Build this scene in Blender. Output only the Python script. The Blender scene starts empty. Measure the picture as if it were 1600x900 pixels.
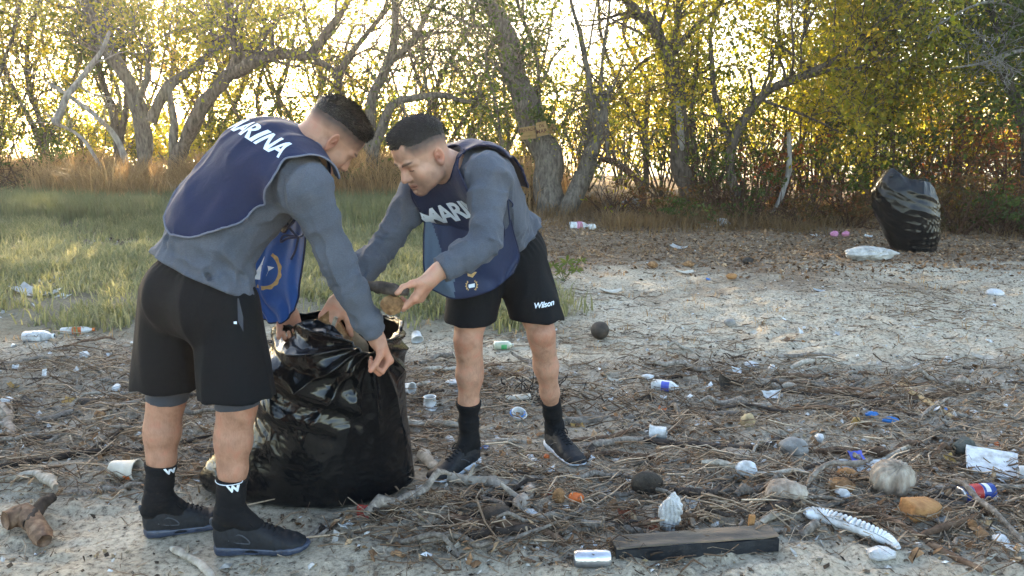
import bpy, bmesh, math, random
import numpy as np
from mathutils import Vector, Matrix
from mathutils.bvhtree import BVHTree
R = math.radians
C = bpy.context.scene.collection
rnd = random.Random(7)
rng = np.random.default_rng(7)

# ---------------------------------------------------------------- camera
FPX, CAMH, PITCH = 1209.0, 1.40, R(11.46)
cam_data = bpy.data.cameras.new('camera')
cam = bpy.data.objects.new('camera', cam_data); C.objects.link(cam)
cam_data.lens = FPX/1600*36; cam_data.sensor_width = 36
cam_data.clip_start = 0.05; cam_data.clip_end = 2000
cam.location = (0, 0, CAMH); cam.rotation_euler = (R(90)-PITCH, 0, 0)
bpy.context.scene.camera = cam

# ---------------------------------------------------------------- world, sun, exposure
SUN_AZ, SUN_EL = -22.0, 12.0          # degrees: azimuth from +Y towards +X, elevation
world = bpy.data.worlds.new('World'); bpy.context.scene.world = world
world.use_nodes = True
wn = world.node_tree.nodes; wl = world.node_tree.links
for n in list(wn): wn.remove(n)
wo = wn.new('ShaderNodeOutputWorld'); wb = wn.new('ShaderNodeBackground')
sky = wn.new('ShaderNodeTexSky'); sky.sky_type = 'NISHITA'; sky.sun_disc = False
sky.sun_elevation = R(SUN_EL); sky.sun_rotation = R(SUN_AZ)
sky.air_density = 0.85; sky.dust_density = 1.5; sky.ozone_density = 0.1
wb.inputs['Strength'].default_value = 0.15
wl.new(sky.outputs[0], wb.inputs[0]); wl.new(wb.outputs[0], wo.inputs[0])
sun_data = bpy.data.lights.new('sun', 'SUN'); sun = bpy.data.objects.new('sun', sun_data); C.objects.link(sun)
sun_data.energy = 5.0; sun_data.angle = R(0.6); sun_data.color = (1.0, 0.80, 0.52)
_sd = Vector((math.sin(R(SUN_AZ))*math.cos(R(SUN_EL)), math.cos(R(SUN_AZ))*math.cos(R(SUN_EL)), math.sin(R(SUN_EL))))
sun.rotation_euler = _sd.to_track_quat('Z', 'Y').to_euler()
vs = bpy.context.scene.view_settings
vs.view_transform = 'Standard'; vs.look = 'None'; vs.exposure = 2.7; vs.gamma = 1.0
bpy.context.scene.render.film_transparent = False
cy = bpy.context.scene.cycles
cy.use_denoising = True; cy.max_bounces = 6; cy.diffuse_bounces = 3; cy.glossy_bounces = 3
cy.transmission_bounces = 5; cy.transparent_max_bounces = 8; cy.caustics_reflective = False; cy.caustics_refractive = False
cy.sample_clamp_indirect = 6.0

# ---------------------------------------------------------------- photo pixel <-> world
CF = np.array([0, math.cos(PITCH), -math.sin(PITCH)]); CU = np.array([0, math.sin(PITCH), math.cos(PITCH)])
def J(px, py, Y):
    d = CF + np.array([1.0, 0, 0])*(px-800)/FPX + CU*(450-py)/FPX
    return np.array([0, 0, CAMH]) + d*(Y/d[1])
def G(px, py, z=0.0):
    d = CF + np.array([1.0, 0, 0])*(px-800)/FPX + CU*(450-py)/FPX
    return np.array([0, 0, CAMH]) + d*((z-CAMH)/d[2])
def scale_at(p):
    p = np.asarray(p, float); return FPX/max(0.1, float(np.dot(p-np.array([0, 0, CAMH]), CF)))
def to_px(P):
    q = np.asarray(P, float)-np.array([0, 0, CAMH]); z = q@CF
    return np.stack([800+FPX*q[..., 0]/z, 450-FPX*(q@CU)/z], -1)

# ---------------------------------------------------------------- numpy noise
_LAT = np.random.default_rng(11).random((64, 64, 64)).astype(np.float32)*2-1
def vnoise(p):
    p = np.asarray(p, np.float32); i = np.floor(p).astype(np.int32); f = p-i; f = f*f*(3-2*f)
    i0 = i & 63; i1 = (i+1) & 63
    x0, y0, z0 = i0[..., 0], i0[..., 1], i0[..., 2]; x1, y1, z1 = i1[..., 0], i1[..., 1], i1[..., 2]
    fx, fy, fz = f[..., 0], f[..., 1], f[..., 2]
    a = _LAT[x0, y0, z0]*(1-fx)+_LAT[x1, y0, z0]*fx; b = _LAT[x0, y1, z0]*(1-fx)+_LAT[x1, y1, z0]*fx
    c = _LAT[x0, y0, z1]*(1-fx)+_LAT[x1, y0, z1]*fx; d = _LAT[x0, y1, z1]*(1-fx)+_LAT[x1, y1, z1]*fx
    a = a*(1-fy)+b*fy; c = c*(1-fy)+d*fy
    return a*(1-fz)+c*fz
def fbm(p, o=3):
    s = 0; a = 1.0; t = 0
    for k in range(o):
        s = s+a*vnoise(np.asarray(p)*(2.03**k)+17.3*k); t += a; a *= .5
    return s/t
def sstep(a, b, x):
    t = np.clip((x-a)/(b-a), 0, 1); return t*t*(3-2*t)

# ---------------------------------------------------------------- things, parts, meshes
def tag(o, label=None, cat=None, group=None, kind=None):
    if label: o['label'] = label
    if cat: o['category'] = cat
    if group: o['group'] = group
    if kind: o['kind'] = kind
    return o
def thing(name, label, cat, loc=(0, 0, 0), group=None, rz=0):
    o = bpy.data.objects.new(name, None); C.objects.link(o); o.location = tuple(float(v) for v in loc); o.rotation_euler = (0, 0, rz)
    o.empty_display_size = .1
    return tag(o, label, cat, group)
def link(name, me, mat=None, parent=None):
    o = bpy.data.objects.new(name, me); C.objects.link(o)
    if mat is not None:
        for m in (mat if isinstance(mat, (list, tuple)) else [mat]): me.materials.append(m)
    if parent is not None:
        o.parent = parent; o.matrix_parent_inverse = Matrix.Identity(4)
        # parents here are Empties at a base point; parts are modelled in world space unless told otherwise
    return o
def mesh(name, V, F, smooth=True, mats=None):
    me = bpy.data.meshes.new(name)
    V = np.asarray(V, np.float32).reshape(-1, 3)
    if isinstance(F, np.ndarray):
        n, k = F.shape
        me.vertices.add(len(V)); me.vertices.foreach_set('co', V.ravel())
        me.loops.add(n*k); me.loops.foreach_set('vertex_index', F.astype(np.int32).ravel())
        me.polygons.add(n); me.polygons.foreach_set('loop_start', np.arange(0, n*k, k, dtype=np.int32))
        me.polygons.foreach_set('loop_total', np.full(n, k, np.int32))
        me.update(calc_edges=True)
    else:
        me.from_pydata(V.tolist(), [], F); me.update()
    me.polygons.foreach_set('use_smooth', np.full(len(me.polygons), bool(smooth)))
    if mats is not None: me.polygons.foreach_set('material_index', np.asarray(mats, np.int32))
    return me
def put(name, V, F, mat, parent=None, smooth=True, mats=None):
    """mesh modelled in world space; under a parent Empty the vertices are moved to its frame"""
    V = np.asarray(V, float).reshape(-1, 3)
    if parent is not None:
        root = parent; off = Vector((0, 0, 0)); M = Matrix.Identity(4); chain = []
        while root is not None: chain.append(root); root = root.parent
        for r in reversed(chain): M = M @ r.matrix_basis
        Mi = np.array(M.inverted()); V = V@Mi[:3, :3].T+Mi[:3, 3]
    return link(name, mesh(name, V, F, smooth, mats), mat, parent)
def thing_mesh(name, V, F, mat, label, cat, group=None, smooth=True, mats=None, base=None):
    """a thing that is one mesh: its origin goes to its base"""
    V = np.asarray(V, float).reshape(-1, 3)
    b = np.array([V[:, 0].mean(), V[:, 1].mean(), V[:, 2].min()]) if base is None else np.asarray(base, float)
    o = link(name, mesh(name, V-b, F, smooth, mats), mat); o.location = b
    return tag(o, label, cat, group)
def colattr(me, name, col):
    a = me.color_attributes.new(name, 'FLOAT_COLOR', 'POINT'); c = np.ones((len(me.vertices), 4), np.float32)
    c[:, :col.shape[1]] = col; a.data.foreach_set('color', c.ravel())
class MB:
    """collects pieces of one mesh"""
    def __init__(s): s.V = []; s.F = []; s.M = []; s.n = 0
    def add(s, V, F, m=0):
        V = np.asarray(V, float).reshape(-1, 3); s.V.append(V)
        for f in F: s.F.append(tuple(int(i)+s.n for i in f)); s.M.append(m)
        s.n += len(V)
    def verts(s): return np.concatenate(s.V)
def grid_faces(nu, nv, wrap_u=False, wrap_v=False):
    i = np.arange(nu if wrap_u else nu-1); j = np.arange(nv if wrap_v else nv-1); I, K = np.meshgrid(i, j, indexing='ij')
    a = I*nv+K; b = ((I+1) % nu)*nv+K; c = ((I+1) % nu)*nv+(K+1) % nv; d = I*nv+(K+1) % nv
    return np.stack([a, b, c, d], -1).reshape(-1, 4)
def tube(path, rad, n=8, cap=True, jitter=0, seed=0):
    """tapered tube along a polyline; returns V, F"""
    P = np.asarray(path, float); m = len(P); rad = np.broadcast_to(np.asarray(rad, float), (m,))
    T = np.gradient(P, axis=0); T /= np.linalg.norm(T, axis=1)[:, None]+1e-9
    ref = np.array([0, 0, 1.0]) if abs(T[0, 2]) < .9 else np.array([1.0, 0, 0])
    V = []; a = np.arange(n)*2*math.pi/n; q = np.random.default_rng(seed)
    u = np.cross(T[0], ref); u /= np.linalg.norm(u)
    for i in range(m):
        u = u-T[i]*np.dot(u, T[i]); u /= np.linalg.norm(u)+1e-9; v = np.cross(T[i], u)
        r = rad[i]*(1+(q.random(n)-.5)*jitter)
        V.append(P[i]+np.outer(np.cos(a)*r, u)+np.outer(np.sin(a)*r, v))
    V = np.concatenate(V); F = [tuple(f) for f in grid_faces(m, n, wrap_v=True)[:, ::-1]]
    if cap: F.append(tuple(range(n))); F.append(tuple((m-1)*n+k for k in reversed(range(n))))
    return V, F
def smooth_path(P, k=4):
    P = np.asarray(P, float); m = len(P)
    if m < 3: 
        t = np.linspace(0, 1, k+1)[:, None]; return P[0]*(1-t)+P[-1]*t
    Q = np.vstack([2*P[0]-P[1], P, 2*P[-1]-P[-2]]); out = []
    for i in range(m-1):
        p0, p1, p2, p3 = Q[i:i+4]
        for t in np.arange(k)/k:
            out.append(.5*((2*p1)+(-p0+p2)*t+(2*p0-5*p1+4*p2-p3)*t*t+(-p0+3*p1-3*p2+p3)*t**3))
    out.append(P[-1]); return np.array(out)

# ---------------------------------------------------------------- materials
def new_mat(name):
    m = bpy.data.materials.new(name); m.use_nodes = True; nt = m.node_tree
    b = nt.nodes['Principled BSDF']; return m, nt, b
def nd(nt, t, **kw):
    n = nt.nodes.new(t)
    for k, v in kw.items():
        if k.startswith('i_'): 
            key = k[2:]; n.inputs[int(key) if key.isdigit() else key.replace('_', ' ')].default_value = v
        else: setattr(n, k, v)
    return n
def ramp(nt, stops, interp='LINEAR'):
    r = nt.nodes.new('ShaderNodeValToRGB'); r.color_ramp.interpolation = interp; e = r.color_ramp.elements
    while len(e) < len(stops): e.new(.5)
    for k, (p, c) in enumerate(stops): e[k].position = p; e[k].color = (c[0], c[1], c[2], 1)
    return r
def rgb(s):
    h = s.lstrip('#'); c = [int(h[i:i+2], 16)/255 for i in (0, 2, 4)]
    return tuple(x/12.92 if x <= .04045 else ((x+.055)/1.055)**2.4 for x in c)
def mat_noise(name, c1, c2, scale=20, rough=.8, bump=.3, bscale=None, detail=4, c3=None, coords='Object', stretch=None, spec=.3, bdist=.01, metal=0, rand=0, trans=0):
    m, nt, b = new_mat(name)
    tc = nd(nt, 'ShaderNodeTexCoord'); src = tc.outputs[coords]
    if stretch:
        mp = nd(nt, 'ShaderNodeMapping'); mp.inputs['Scale'].default_value = stretch; nt.links.new(src, mp.inputs[0]); src = mp.outputs[0]
    n1 = nd(nt, 'ShaderNodeTexNoise', i_Scale=scale, i_Detail=detail, i_Roughness=.6); nt.links.new(src, n1.inputs['Vector'])
    st = [(.3, c1), (.7, c2)] if c3 is None else [(.3, c1), (.52, c2), (.7, c3)]
    r = ramp(nt, st); nt.links.new(n1.outputs[0], r.inputs[0]); col = r.outputs[0]
    if rand:
        oi = nd(nt, 'ShaderNodeObjectInfo'); mr = nd(nt, 'ShaderNodeMapRange', i_3=1-rand, i_4=1+rand); nt.links.new(oi.outputs['Random'], mr.inputs[0])
        hs = nd(nt, 'ShaderNodeHueSaturation'); nt.links.new(mr.outputs[0], hs.inputs['Value']); nt.links.new(col, hs.inputs['Color']); col = hs.outputs[0]
    nt.links.new(col, b.inputs['Base Color'])
    b.inputs['Roughness'].default_value = rough; b.inputs['Specular IOR Level'].default_value = spec; b.inputs['Metallic'].default_value = metal
    if trans: b.inputs['Transmission Weight'].default_value = trans
    if bump:
        n2 = nd(nt, 'ShaderNodeTexNoise', i_Scale=bscale or scale*2, i_Detail=5, i_Roughness=.65); nt.links.new(src, n2.inputs['Vector'])
        bp = nd(nt, 'ShaderNodeBump', i_Strength=bump, i_Distance=bdist); nt.links.new(n2.outputs[0], bp.inputs['Height']); nt.links.new(bp.outputs[0], b.inputs['Normal'])
    return m
# ---------------------------------------------------------------- distance fields for bodies, cloth and soft shapes
def nz(v): v = np.asarray(v, float); return v/(np.linalg.norm(v)+1e-12)
def frame(w, u_hint):
    """rows: u, v, w  (v = w x u)"""
    w = nz(w); u = np.asarray(u_hint, float); u = nz(u-w*np.dot(u, w)); v = np.cross(w, u); return np.array([u, v, w])
class Cone:
    def __init__(s, a, b, ra, rb, k=.02, flat=None):
        s.a, s.b, s.ra, s.rb, s.k, s.flat = np.asarray(a, float), np.asarray(b, float), ra, rb, k, flat
    def __call__(s, p):
        ab = s.b-s.a; L = ab@ab; q = p-s.a
        if s.flat is not None:                      # squash: (unit axis, factor > 1 makes it thinner along axis)
            ax, f = s.flat; d = q@ax; d0 = ab@ax
            t = np.clip((q@ab)/L, 0, 1); e = q-t[:, None]*ab; ea = e@ax
            dd = np.sqrt(np.maximum((e*e).sum(1)+(f*f-1)*ea*ea, 1e-12)); return (dd-(s.ra+(s.rb-s.ra)*t))/(1+.35*(f-1))
        t = np.clip((q@ab)/L, 0, 1); e = q-t[:, None]*ab
        return np.sqrt((e*e).sum(1))-(s.ra+(s.rb-s.ra)*t)
class Ell:
    def __init__(s, c, r, F=None, k=.02): s.c, s.r, s.F, s.k = np.asarray(c, float), np.asarray(r, float), (np.eye(3) if F is None else np.asarray(F)), k
    def __call__(s, p):
        q = (p-s.c)@s.F.T; a = q/s.r; k0 = np.sqrt((a*a).sum(1)); b = a/s.r; k1 = np.sqrt((b*b).sum(1))+1e-9
        return k0*(k0-1)/k1
class Box:
    def __init__(s, c, h, F=None, rd=.01, k=.01): s.c, s.h, s.F, s.rd, s.k = np.asarray(c, float), np.asarray(h, float), (np.eye(3) if F is None else np.asarray(F)), rd, k
    def __call__(s, p):
        q = np.abs((p-s.c)@s.F.T)-(s.h-s.rd); return np.sqrt((np.maximum(q, 0)**2).sum(1))+np.minimum(q.max(1), 0)-s.rd
def smin(a, b, k):
    if k <= 0: return np.minimum(a, b)
    h = np.maximum(k-np.abs(a-b), 0)/k; return np.minimum(a, b)-h*h*k*.25
def smax(a, b, k): return -smin(-a, -b, k)
def union(prims, cut=()):
    def f(p):
        d = prims[0](p)
        for q in prims[1:]: d = smin(d, q(p), q.k)
        for q in cut: d = smax(d, -q(p), q.k)
        return d
    return f
def surf(f, lo, hi, h, slack=1.5, block=12):
    """surface nets over a block-sparse grid; returns V, F (quads)"""
    lo = np.asarray(lo, float); hi = np.asarray(hi, float); nb = np.ceil((hi-lo)/h/block).astype(int); n = nb*block+1
    bi = np.stack(np.meshgrid(*[np.arange(k) for k in nb], indexing='ij'), -1).reshape(-1, 3)
    cen = lo+(bi+.5)*block*h; d = f(cen); keep = np.abs(d) < block*h*.87*slack
    D = np.empty(tuple(n), np.float32)
    base = np.where(d < 0, -1.0, 1.0).reshape(tuple(nb)).astype(np.float32)*h*4
    B = np.repeat(np.repeat(np.repeat(base, block, 0), block, 1), block, 2); D[:-1, :-1, :-1] = B
    D[-1, :, :] = D[-2, :, :]; D[:, -1, :] = D[:, -2, :]; D[:, :, -1] = D[:, :, -2]
    g = np.stack(np.meshgrid(*[np.arange(block+1)]*3, indexing='ij'), -1).reshape(-1, 3)
    kb = bi[keep]
    for s in range(0, len(kb), 48):
        q = kb[s:s+48]; idx = (q[:, None, :]*block+g[None]).reshape(-1, 3); v = f(lo+idx*h)
        D[idx[:, 0], idx[:, 1], idx[:, 2]] = v
    S = D < 0; nx, ny, nz_ = np.array(D.shape)-1
    cnt = np.zeros((nx, ny, nz_), np.int8)
    for a in (0, 1):
        for b in (0, 1):
            for c in (0, 1): cnt += S[a:a+nx, b:b+ny, c:c+nz_]
    ci = np.argwhere((cnt > 0) & (cnt < 8)); ID = np.full((nx, ny, nz_), -1, np.int32); ID[ci[:, 0], ci[:, 1], ci[:, 2]] = np.arange(len(ci))
    acc = np.zeros((len(ci), 3)); num = np.zeros(len(ci))
    cs = [(a, b, c) for a in (0, 1) for b in (0, 1) for c in (0, 1)]
    for i, A in enumerate(cs):
        for Bc in cs[i+1:]:
            if sum(abs(x-y) for x, y in zip(A, Bc)) != 1: continue
            A_, B_ = np.array(A), np.array(Bc); da = D[tuple((ci+A_).T)]; db = D[tuple((ci+B_).T)]; m = (da < 0) != (db < 0)
            t = np.where(m, da/(da-db+1e-20), 0); acc += np.where(m[:, None], A_+(B_-A_)*t[:, None], 0); num += m
    V = lo+(ci+acc/num[:, None])*h
    Fs = []
    for ax in range(3):
        o1, o2 = [(1, 2), (2, 0), (0, 1)][ax]
        sl0 = [slice(None)]*3; sl1 = [slice(None)]*3; sl0[ax] = slice(0, -1); sl1[ax] = slice(1, None)
        a, b = S[tuple(sl0)], S[tuple(sl1)]; e = np.argwhere(a != b)
        e = e[(e[:, o1] > 0) & (e[:, o2] > 0) & (e[:, o1] < D.shape[o1]-1) & (e[:, o2] < D.shape[o2]-1)]
        u1 = np.zeros(3, int); u1[o1] = 1; u2 = np.zeros(3, int); u2[o2] = 1
        q = np.stack([ID[tuple((e-u1-u2).T)], ID[tuple((e-u2).T)], ID[tuple(e.T)], ID[tuple((e-u1).T)]], 1)
        fl = ~a[tuple(e.T)]; q[fl] = q[fl][:, ::-1]; Fs.append(q)
    F = np.concatenate(Fs); F = F[(F >= 0).all(1)]
    return V, F
def grad(f, P, e=.002):
    g = np.stack([f(P+np.eye(3)[i]*e)-f(P-np.eye(3)[i]*e) for i in range(3)], -1); return g/(np.linalg.norm(g, axis=1)[:, None]+1e-9)
def joinVF(parts):
    V = []; F = []; n = 0
    for v, f in parts: V.append(v); F.append(f+n); n += len(v)
    return np.concatenate(V), np.concatenate(F)
def keep_faces(V, F, mask_v):
    """keep faces whose verts are all in mask, drop loose verts"""
    F = F[mask_v[F].all(1)]; u = np.unique(F); m = np.full(len(V), -1); m[u] = np.arange(len(u)); return V[u], m[F], u
# ---------------------------------------------------------------- people
class Local:
    """prims given in a local frame (rows of F) at origin c, scaled by s"""
    def __init__(s, F, c, prims, cut=(), k=.01, sc=1.0): s.F, s.c, s.f, s.k, s.sc = np.asarray(F), np.asarray(c, float), union(prims, cut), k, sc
    def __call__(s, p): return s.f((p-s.c)@s.F.T/s.sc)*s.sc
def head_prims(o):
    w = o.get('w', 1.0); e = []
    e.append(Ell((0, -.012, .022), (.077*w, .098, .084), k=.02))
    e.append(Ell((0, .040, .040), (.062*w, .050, .052), k=.03))            # forehead
    e.append(Ell((0, .030, -.040), (.058*w, .056, .078), k=.03))           # face mass
    for sx in (-1, 1):
        e.append(Cone((sx*.060*w, -.004, -.045), (sx*.050*w, .012, -.078), .014, .015, k=.03))   # jaw angle
        e.append(Cone((sx*.050*w, .012, -.078), (sx*.016, .072, -.106), .016, .015, k=.03))
        e.append(Ell((sx*.043*w, .058, -.036), (.021, .022, .020), k=.03))  # cheekbone
        e.append(Ell((sx*.036*w, .048, -.066), (.024, .028, .032), k=.03))
        e.append(Cone((sx*.010, .092, .003), (sx*.034, .084, .010), .0075, .0085, k=.014))       # brow
        e.append(Cone((sx*.034, .084, .010), (sx*.052, .066, .004), .0085, .007, k=.014))
    e.append(Ell((0, .080, -.107), (.020, .016, .015), k=.022))            # chin
    e.append(Ell((0, .070, -.077), (.030, .026, .028), k=.022))            # muzzle
    def face(p):
        d = union(e)(p)
        for sx in (-1, 1):
            d = smax(d, -Ell((sx*.031, .103, -.011), (.0165, .016, .0110), k=0)(p), .016)
            d = smin(d, Ell((sx*.031, .0745, -.0125), (.0150, .0135, .0115), k=0)(p), .004)      # lid over the eyeball
            d = smax(d, -Cone((sx*.0205, .0875, -.0178), (sx*.042, .0830, -.0182), .0011, .0011)(p), .002)
            d = smin(d, Ell((sx*.0125, .097, -.0475), (.0075, .0110, .0070), k=0)(p), .008)      # nostril wing
        d = smin(d, Ell((0, .096, -.036), (.0105, .019, .020), k=0)(p), .012)
        d = smin(d, Cone((0, .0905, .002), (0, .1090, -.036), .0062, .0082)(p), .012)
        d = smin(d, Ell((0, .1130, -.0425), (.0095, .0095, .0085), k=0)(p), .008)
        for sx in (-1, 1): d = smax(d, -Ell((sx*.0068, .1045, -.0535), (.0035, .0050, .0030), k=0)(p), .003)
        d = smin(d, Cone((-.017, .0925, -.0715), (.017, .0925, -.0715), .0048, .0048)(p), .007)
        d = smin(d, Cone((-.006, .0955, -.0705), (.006, .0955, -.0705), .0048, .0048)(p), .007)
        d = smin(d, Cone((-.012, .0930, -.0825), (.012, .0930, -.0825), .0058, .0058)(p), .007)
        d = smax(d, -Cone((-.023, .0955, -.0768), (.023, .0955, -.0768), .0012, .0012)(p), .003)
        d = smax(d, -Ell((0, .103, -.092), (.016, .010, .005), k=0)(p), .008)
        for sx in (-1, 1):
            Fe = np.array([[math.cos(.45), -sx*math.sin(.45)*0-.0, 0], [0, 1, 0], [0, 0, 1]], float)
            a = .42*sx; ca, sa = math.cos(a), math.sin(a)
            Fe = np.array([[ca, sa, 0], [-sa, ca, 0.22], [0, -.22, 1]]); Fe = np.array([nz(r) for r in Fe])
            c = np.array([sx*.0840*w, -.010, -.020])
            ear = Ell(c, (.0065, .0185, .0320), Fe)(p)
            ear = smax(ear, -Ell(c+np.array([sx*.0060, .002, .004]), (.0070, .0115, .0215), Fe)(p), .003)
            ear = smin(ear, Ell(c+np.array([sx*.0010, .004, .002]), (.0035, .0055, .0130), Fe)(p), .003)
            ear = smax(ear, -Ell(c+np.array([sx*.0035, .0085, -.004]), (.0060, .0050, .0065), Fe)(p), .003)
            ear = smin(ear, Ell(c+np.array([-sx*.0005, .005, -.026]), (.0050, .0080, .0095), Fe)(p), .006)
            d = smin(d, ear, .006)
        return d
    return face
class Fn:
    def __init__(s, F, c, f, k=.02, sc=1.0): s.F, s.c, s.f, s.k, s.sc = np.asarray(F), np.asarray(c, float), f, k, sc
    def __call__(s, p):
        q = (p-s.c)@s.F.T/s.sc; r = np.abs(q).max(1); out = (r-.15)*s.sc+.03; m = r < .19
        if m.any(): out[m] = s.f(q[m])*s.sc
        return out
def hand_prims(wr, d, n, side, curls, thumb, sc=1.0, spread=.06):
    """wr wrist, d towards the knuckles, n out of the palm, side +1 when the thumb lies towards cross(d, n)"""
    d = nz(d); n = nz(np.asarray(n, float)-d*np.dot(n, d)); t = np.cross(d, n)*side     # t towards the thumb
    P = []; Fr = np.array([t, n, d])
    P.append(Cone(wr-d*.03, wr+d*.02*sc, .027, .028, k=.02, flat=(n, 1.25)))
    P.append(Box(wr+d*.052*sc-n*.001, (.040*sc, .0145*sc, .046*sc), Fr, rd=.0135*sc, k=.018))
    P.append(Ell(wr+d*.035*sc+t*.024*sc+n*.009*sc, (.019*sc, .014*sc, .030*sc), Fr, k=.014))
    L = [(.044, .027, .021), (.049, .031, .022), (.046, .029, .021), (.036, .021, .019)]
    off = [.0285, .0095, -.0095, -.0275]; kn = [.088, .092, .088, .080]; rr = [.0098, .0100, .0094, .0084]
    for i in range(4):
        b = wr+d*kn[i]*sc+t*off[i]*sc; a = 0; sp = (1.5-i)*spread; dd0 = nz(d+t*sp)
        P.append(Ell(b-n*.005*sc, (.0098*sc, .0085*sc, .010*sc), Fr, k=.008))
        for j in range(3):
            a += curls[i][j]; dj = dd0*math.cos(a)+n*math.sin(a); e = b+dj*L[i][j]*sc
            r0 = rr[i]*(1-.09*j)*sc; r1 = rr[i]*(.93-.11*j)*sc
            P.append(Cone(b, e, r0, r1, k=.0045 if j else .010)); b = e
    b = wr+d*.026*sc+t*.030*sc+n*.006*sc; a1, a2, a3, out = thumb
    # thumb: out = how far it points sideways, a* = bends towards the palm
    dj = nz(d*math.cos(out)+t*math.sin(out)+n*a1); 
    for j, (l, ra, rb) in enumerate(((.038, .0145, .0118), (.032, .0115, .0105), (.026, .0108, .0088))):
        e = b+dj*l*sc; P.append(Cone(b, e, ra*sc, rb*sc, k=.012 if j == 0 else .005)); b = e
        dj = nz(dj+n*(a2, a3, 0)[j]+d*.25*(j == 0))
    return P
def limb(a, b, lumps, k=.03):
    """chain of radii along a bone: lumps = [(t, r)]"""
    a = np.asarray(a, float); b = np.asarray(b, float); out = []
    for (t0, r0), (t1, r1) in zip(lumps[:-1], lumps[1:]): out.append(Cone(a+(b-a)*t0, a+(b-a)*t1, r0, r1, k=k))
    return out
def bounds(P, m): P = np.asarray(P, float); return P.min(0)-m, P.max(0)+m

MAT = {}
def skin_mat(name, base, dark, leg):
    m, nt, b = new_mat(name)
    tc = nd(nt, 'ShaderNodeTexCoord'); at = nd(nt, 'ShaderNodeVertexColor', layer_name='tint')
    n1 = nd(nt, 'ShaderNodeTexNoise', i_Scale=28, i_Detail=5); nt.links.new(tc.outputs['Object'], n1.inputs['Vector'])
    r = ramp(nt, [(.25, dark), (.5, base), (.75, (base[0]*1.08, base[1]*.88, base[2]*.86))]); nt.links.new(n1.outputs[0], r.inputs[0])
    mx = nd(nt, 'ShaderNodeMix', data_type='RGBA', blend_type='MULTIPLY'); mx.inputs[0].default_value = 1
    nt.links.new(r.outputs[0], mx.inputs[6]); nt.links.new(at.outputs[0], mx.inputs[7])
    # leg hair: short dark strands, only where alpha-free green channel of 'hairmask' says so
    hm = nd(nt, 'ShaderNodeVertexColor', layer_name='hairmask')
    mp = nd(nt, 'ShaderNodeMapping'); mp.inputs['Scale'].default_value = (230, 230, 42); nt.links.new(tc.outputs['Object'], mp.inputs[0])
    nw = nd(nt, 'ShaderNodeTexNoise', i_Scale=14, i_Detail=2); nt.links.new(tc.outputs['Object'], nw.inputs['Vector'])
    ad = nd(nt, 'ShaderNodeVectorMath', operation='MULTIPLY_ADD'); ad.inputs[1].default_value = (9, 9, 9); nt.links.new(nw.outputs['Color'], ad.inputs[0]); nt.links.new(mp.outputs[0], ad.inputs[2])
    n2 = nd(nt, 'ShaderNodeTexNoise', i_Scale=1.0, i_Detail=2); nt.links.new(ad.outputs[0], n2.inputs['Vector'])
    r2 = ramp(nt, [(.44, (0, 0, 0)), (.62, (1, 1, 1))]); nt.links.new(n2.outputs[0], r2.inputs[0])
    mm = nd(nt, 'ShaderNodeMath', operation='MULTIPLY'); nt.links.new(r2.outputs[0], mm.inputs[0]); nt.links.new(hm.outputs[0], mm.inputs[1])
    m3 = nd(nt, 'ShaderNodeMix', data_type='RGBA'); nt.links.new(mm.outputs[0], m3.inputs[0]); nt.links.new(mx.outputs[2], m3.inputs[6]); m3.inputs[7].default_value = (.022, .012, .009, 1)
    nt.links.new(m3.outputs[2], b.inputs['Base Color'])
    b.inputs['Roughness'].default_value = .52; b.inputs['Specular IOR Level'].default_value = .35
    b.inputs['Subsurface Weight'].default_value = .06; b.inputs['Subsurface Radius'].default_value = (.6, .25, .12); b.inputs['Subsurface Scale'].default_value = .01
    n3 = nd(nt, 'ShaderNodeTexNoise', i_Scale=320, i_Detail=3); nt.links.new(tc.outputs['Object'], n3.inputs['Vector'])
    bp = nd(nt, 'ShaderNodeBump', i_Strength=.3, i_Distance=.002); nt.links.new(n3.outputs[0], bp.inputs['Height']); nt.links.new(bp.outputs[0], b.inputs['Normal'])
    return m
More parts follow.
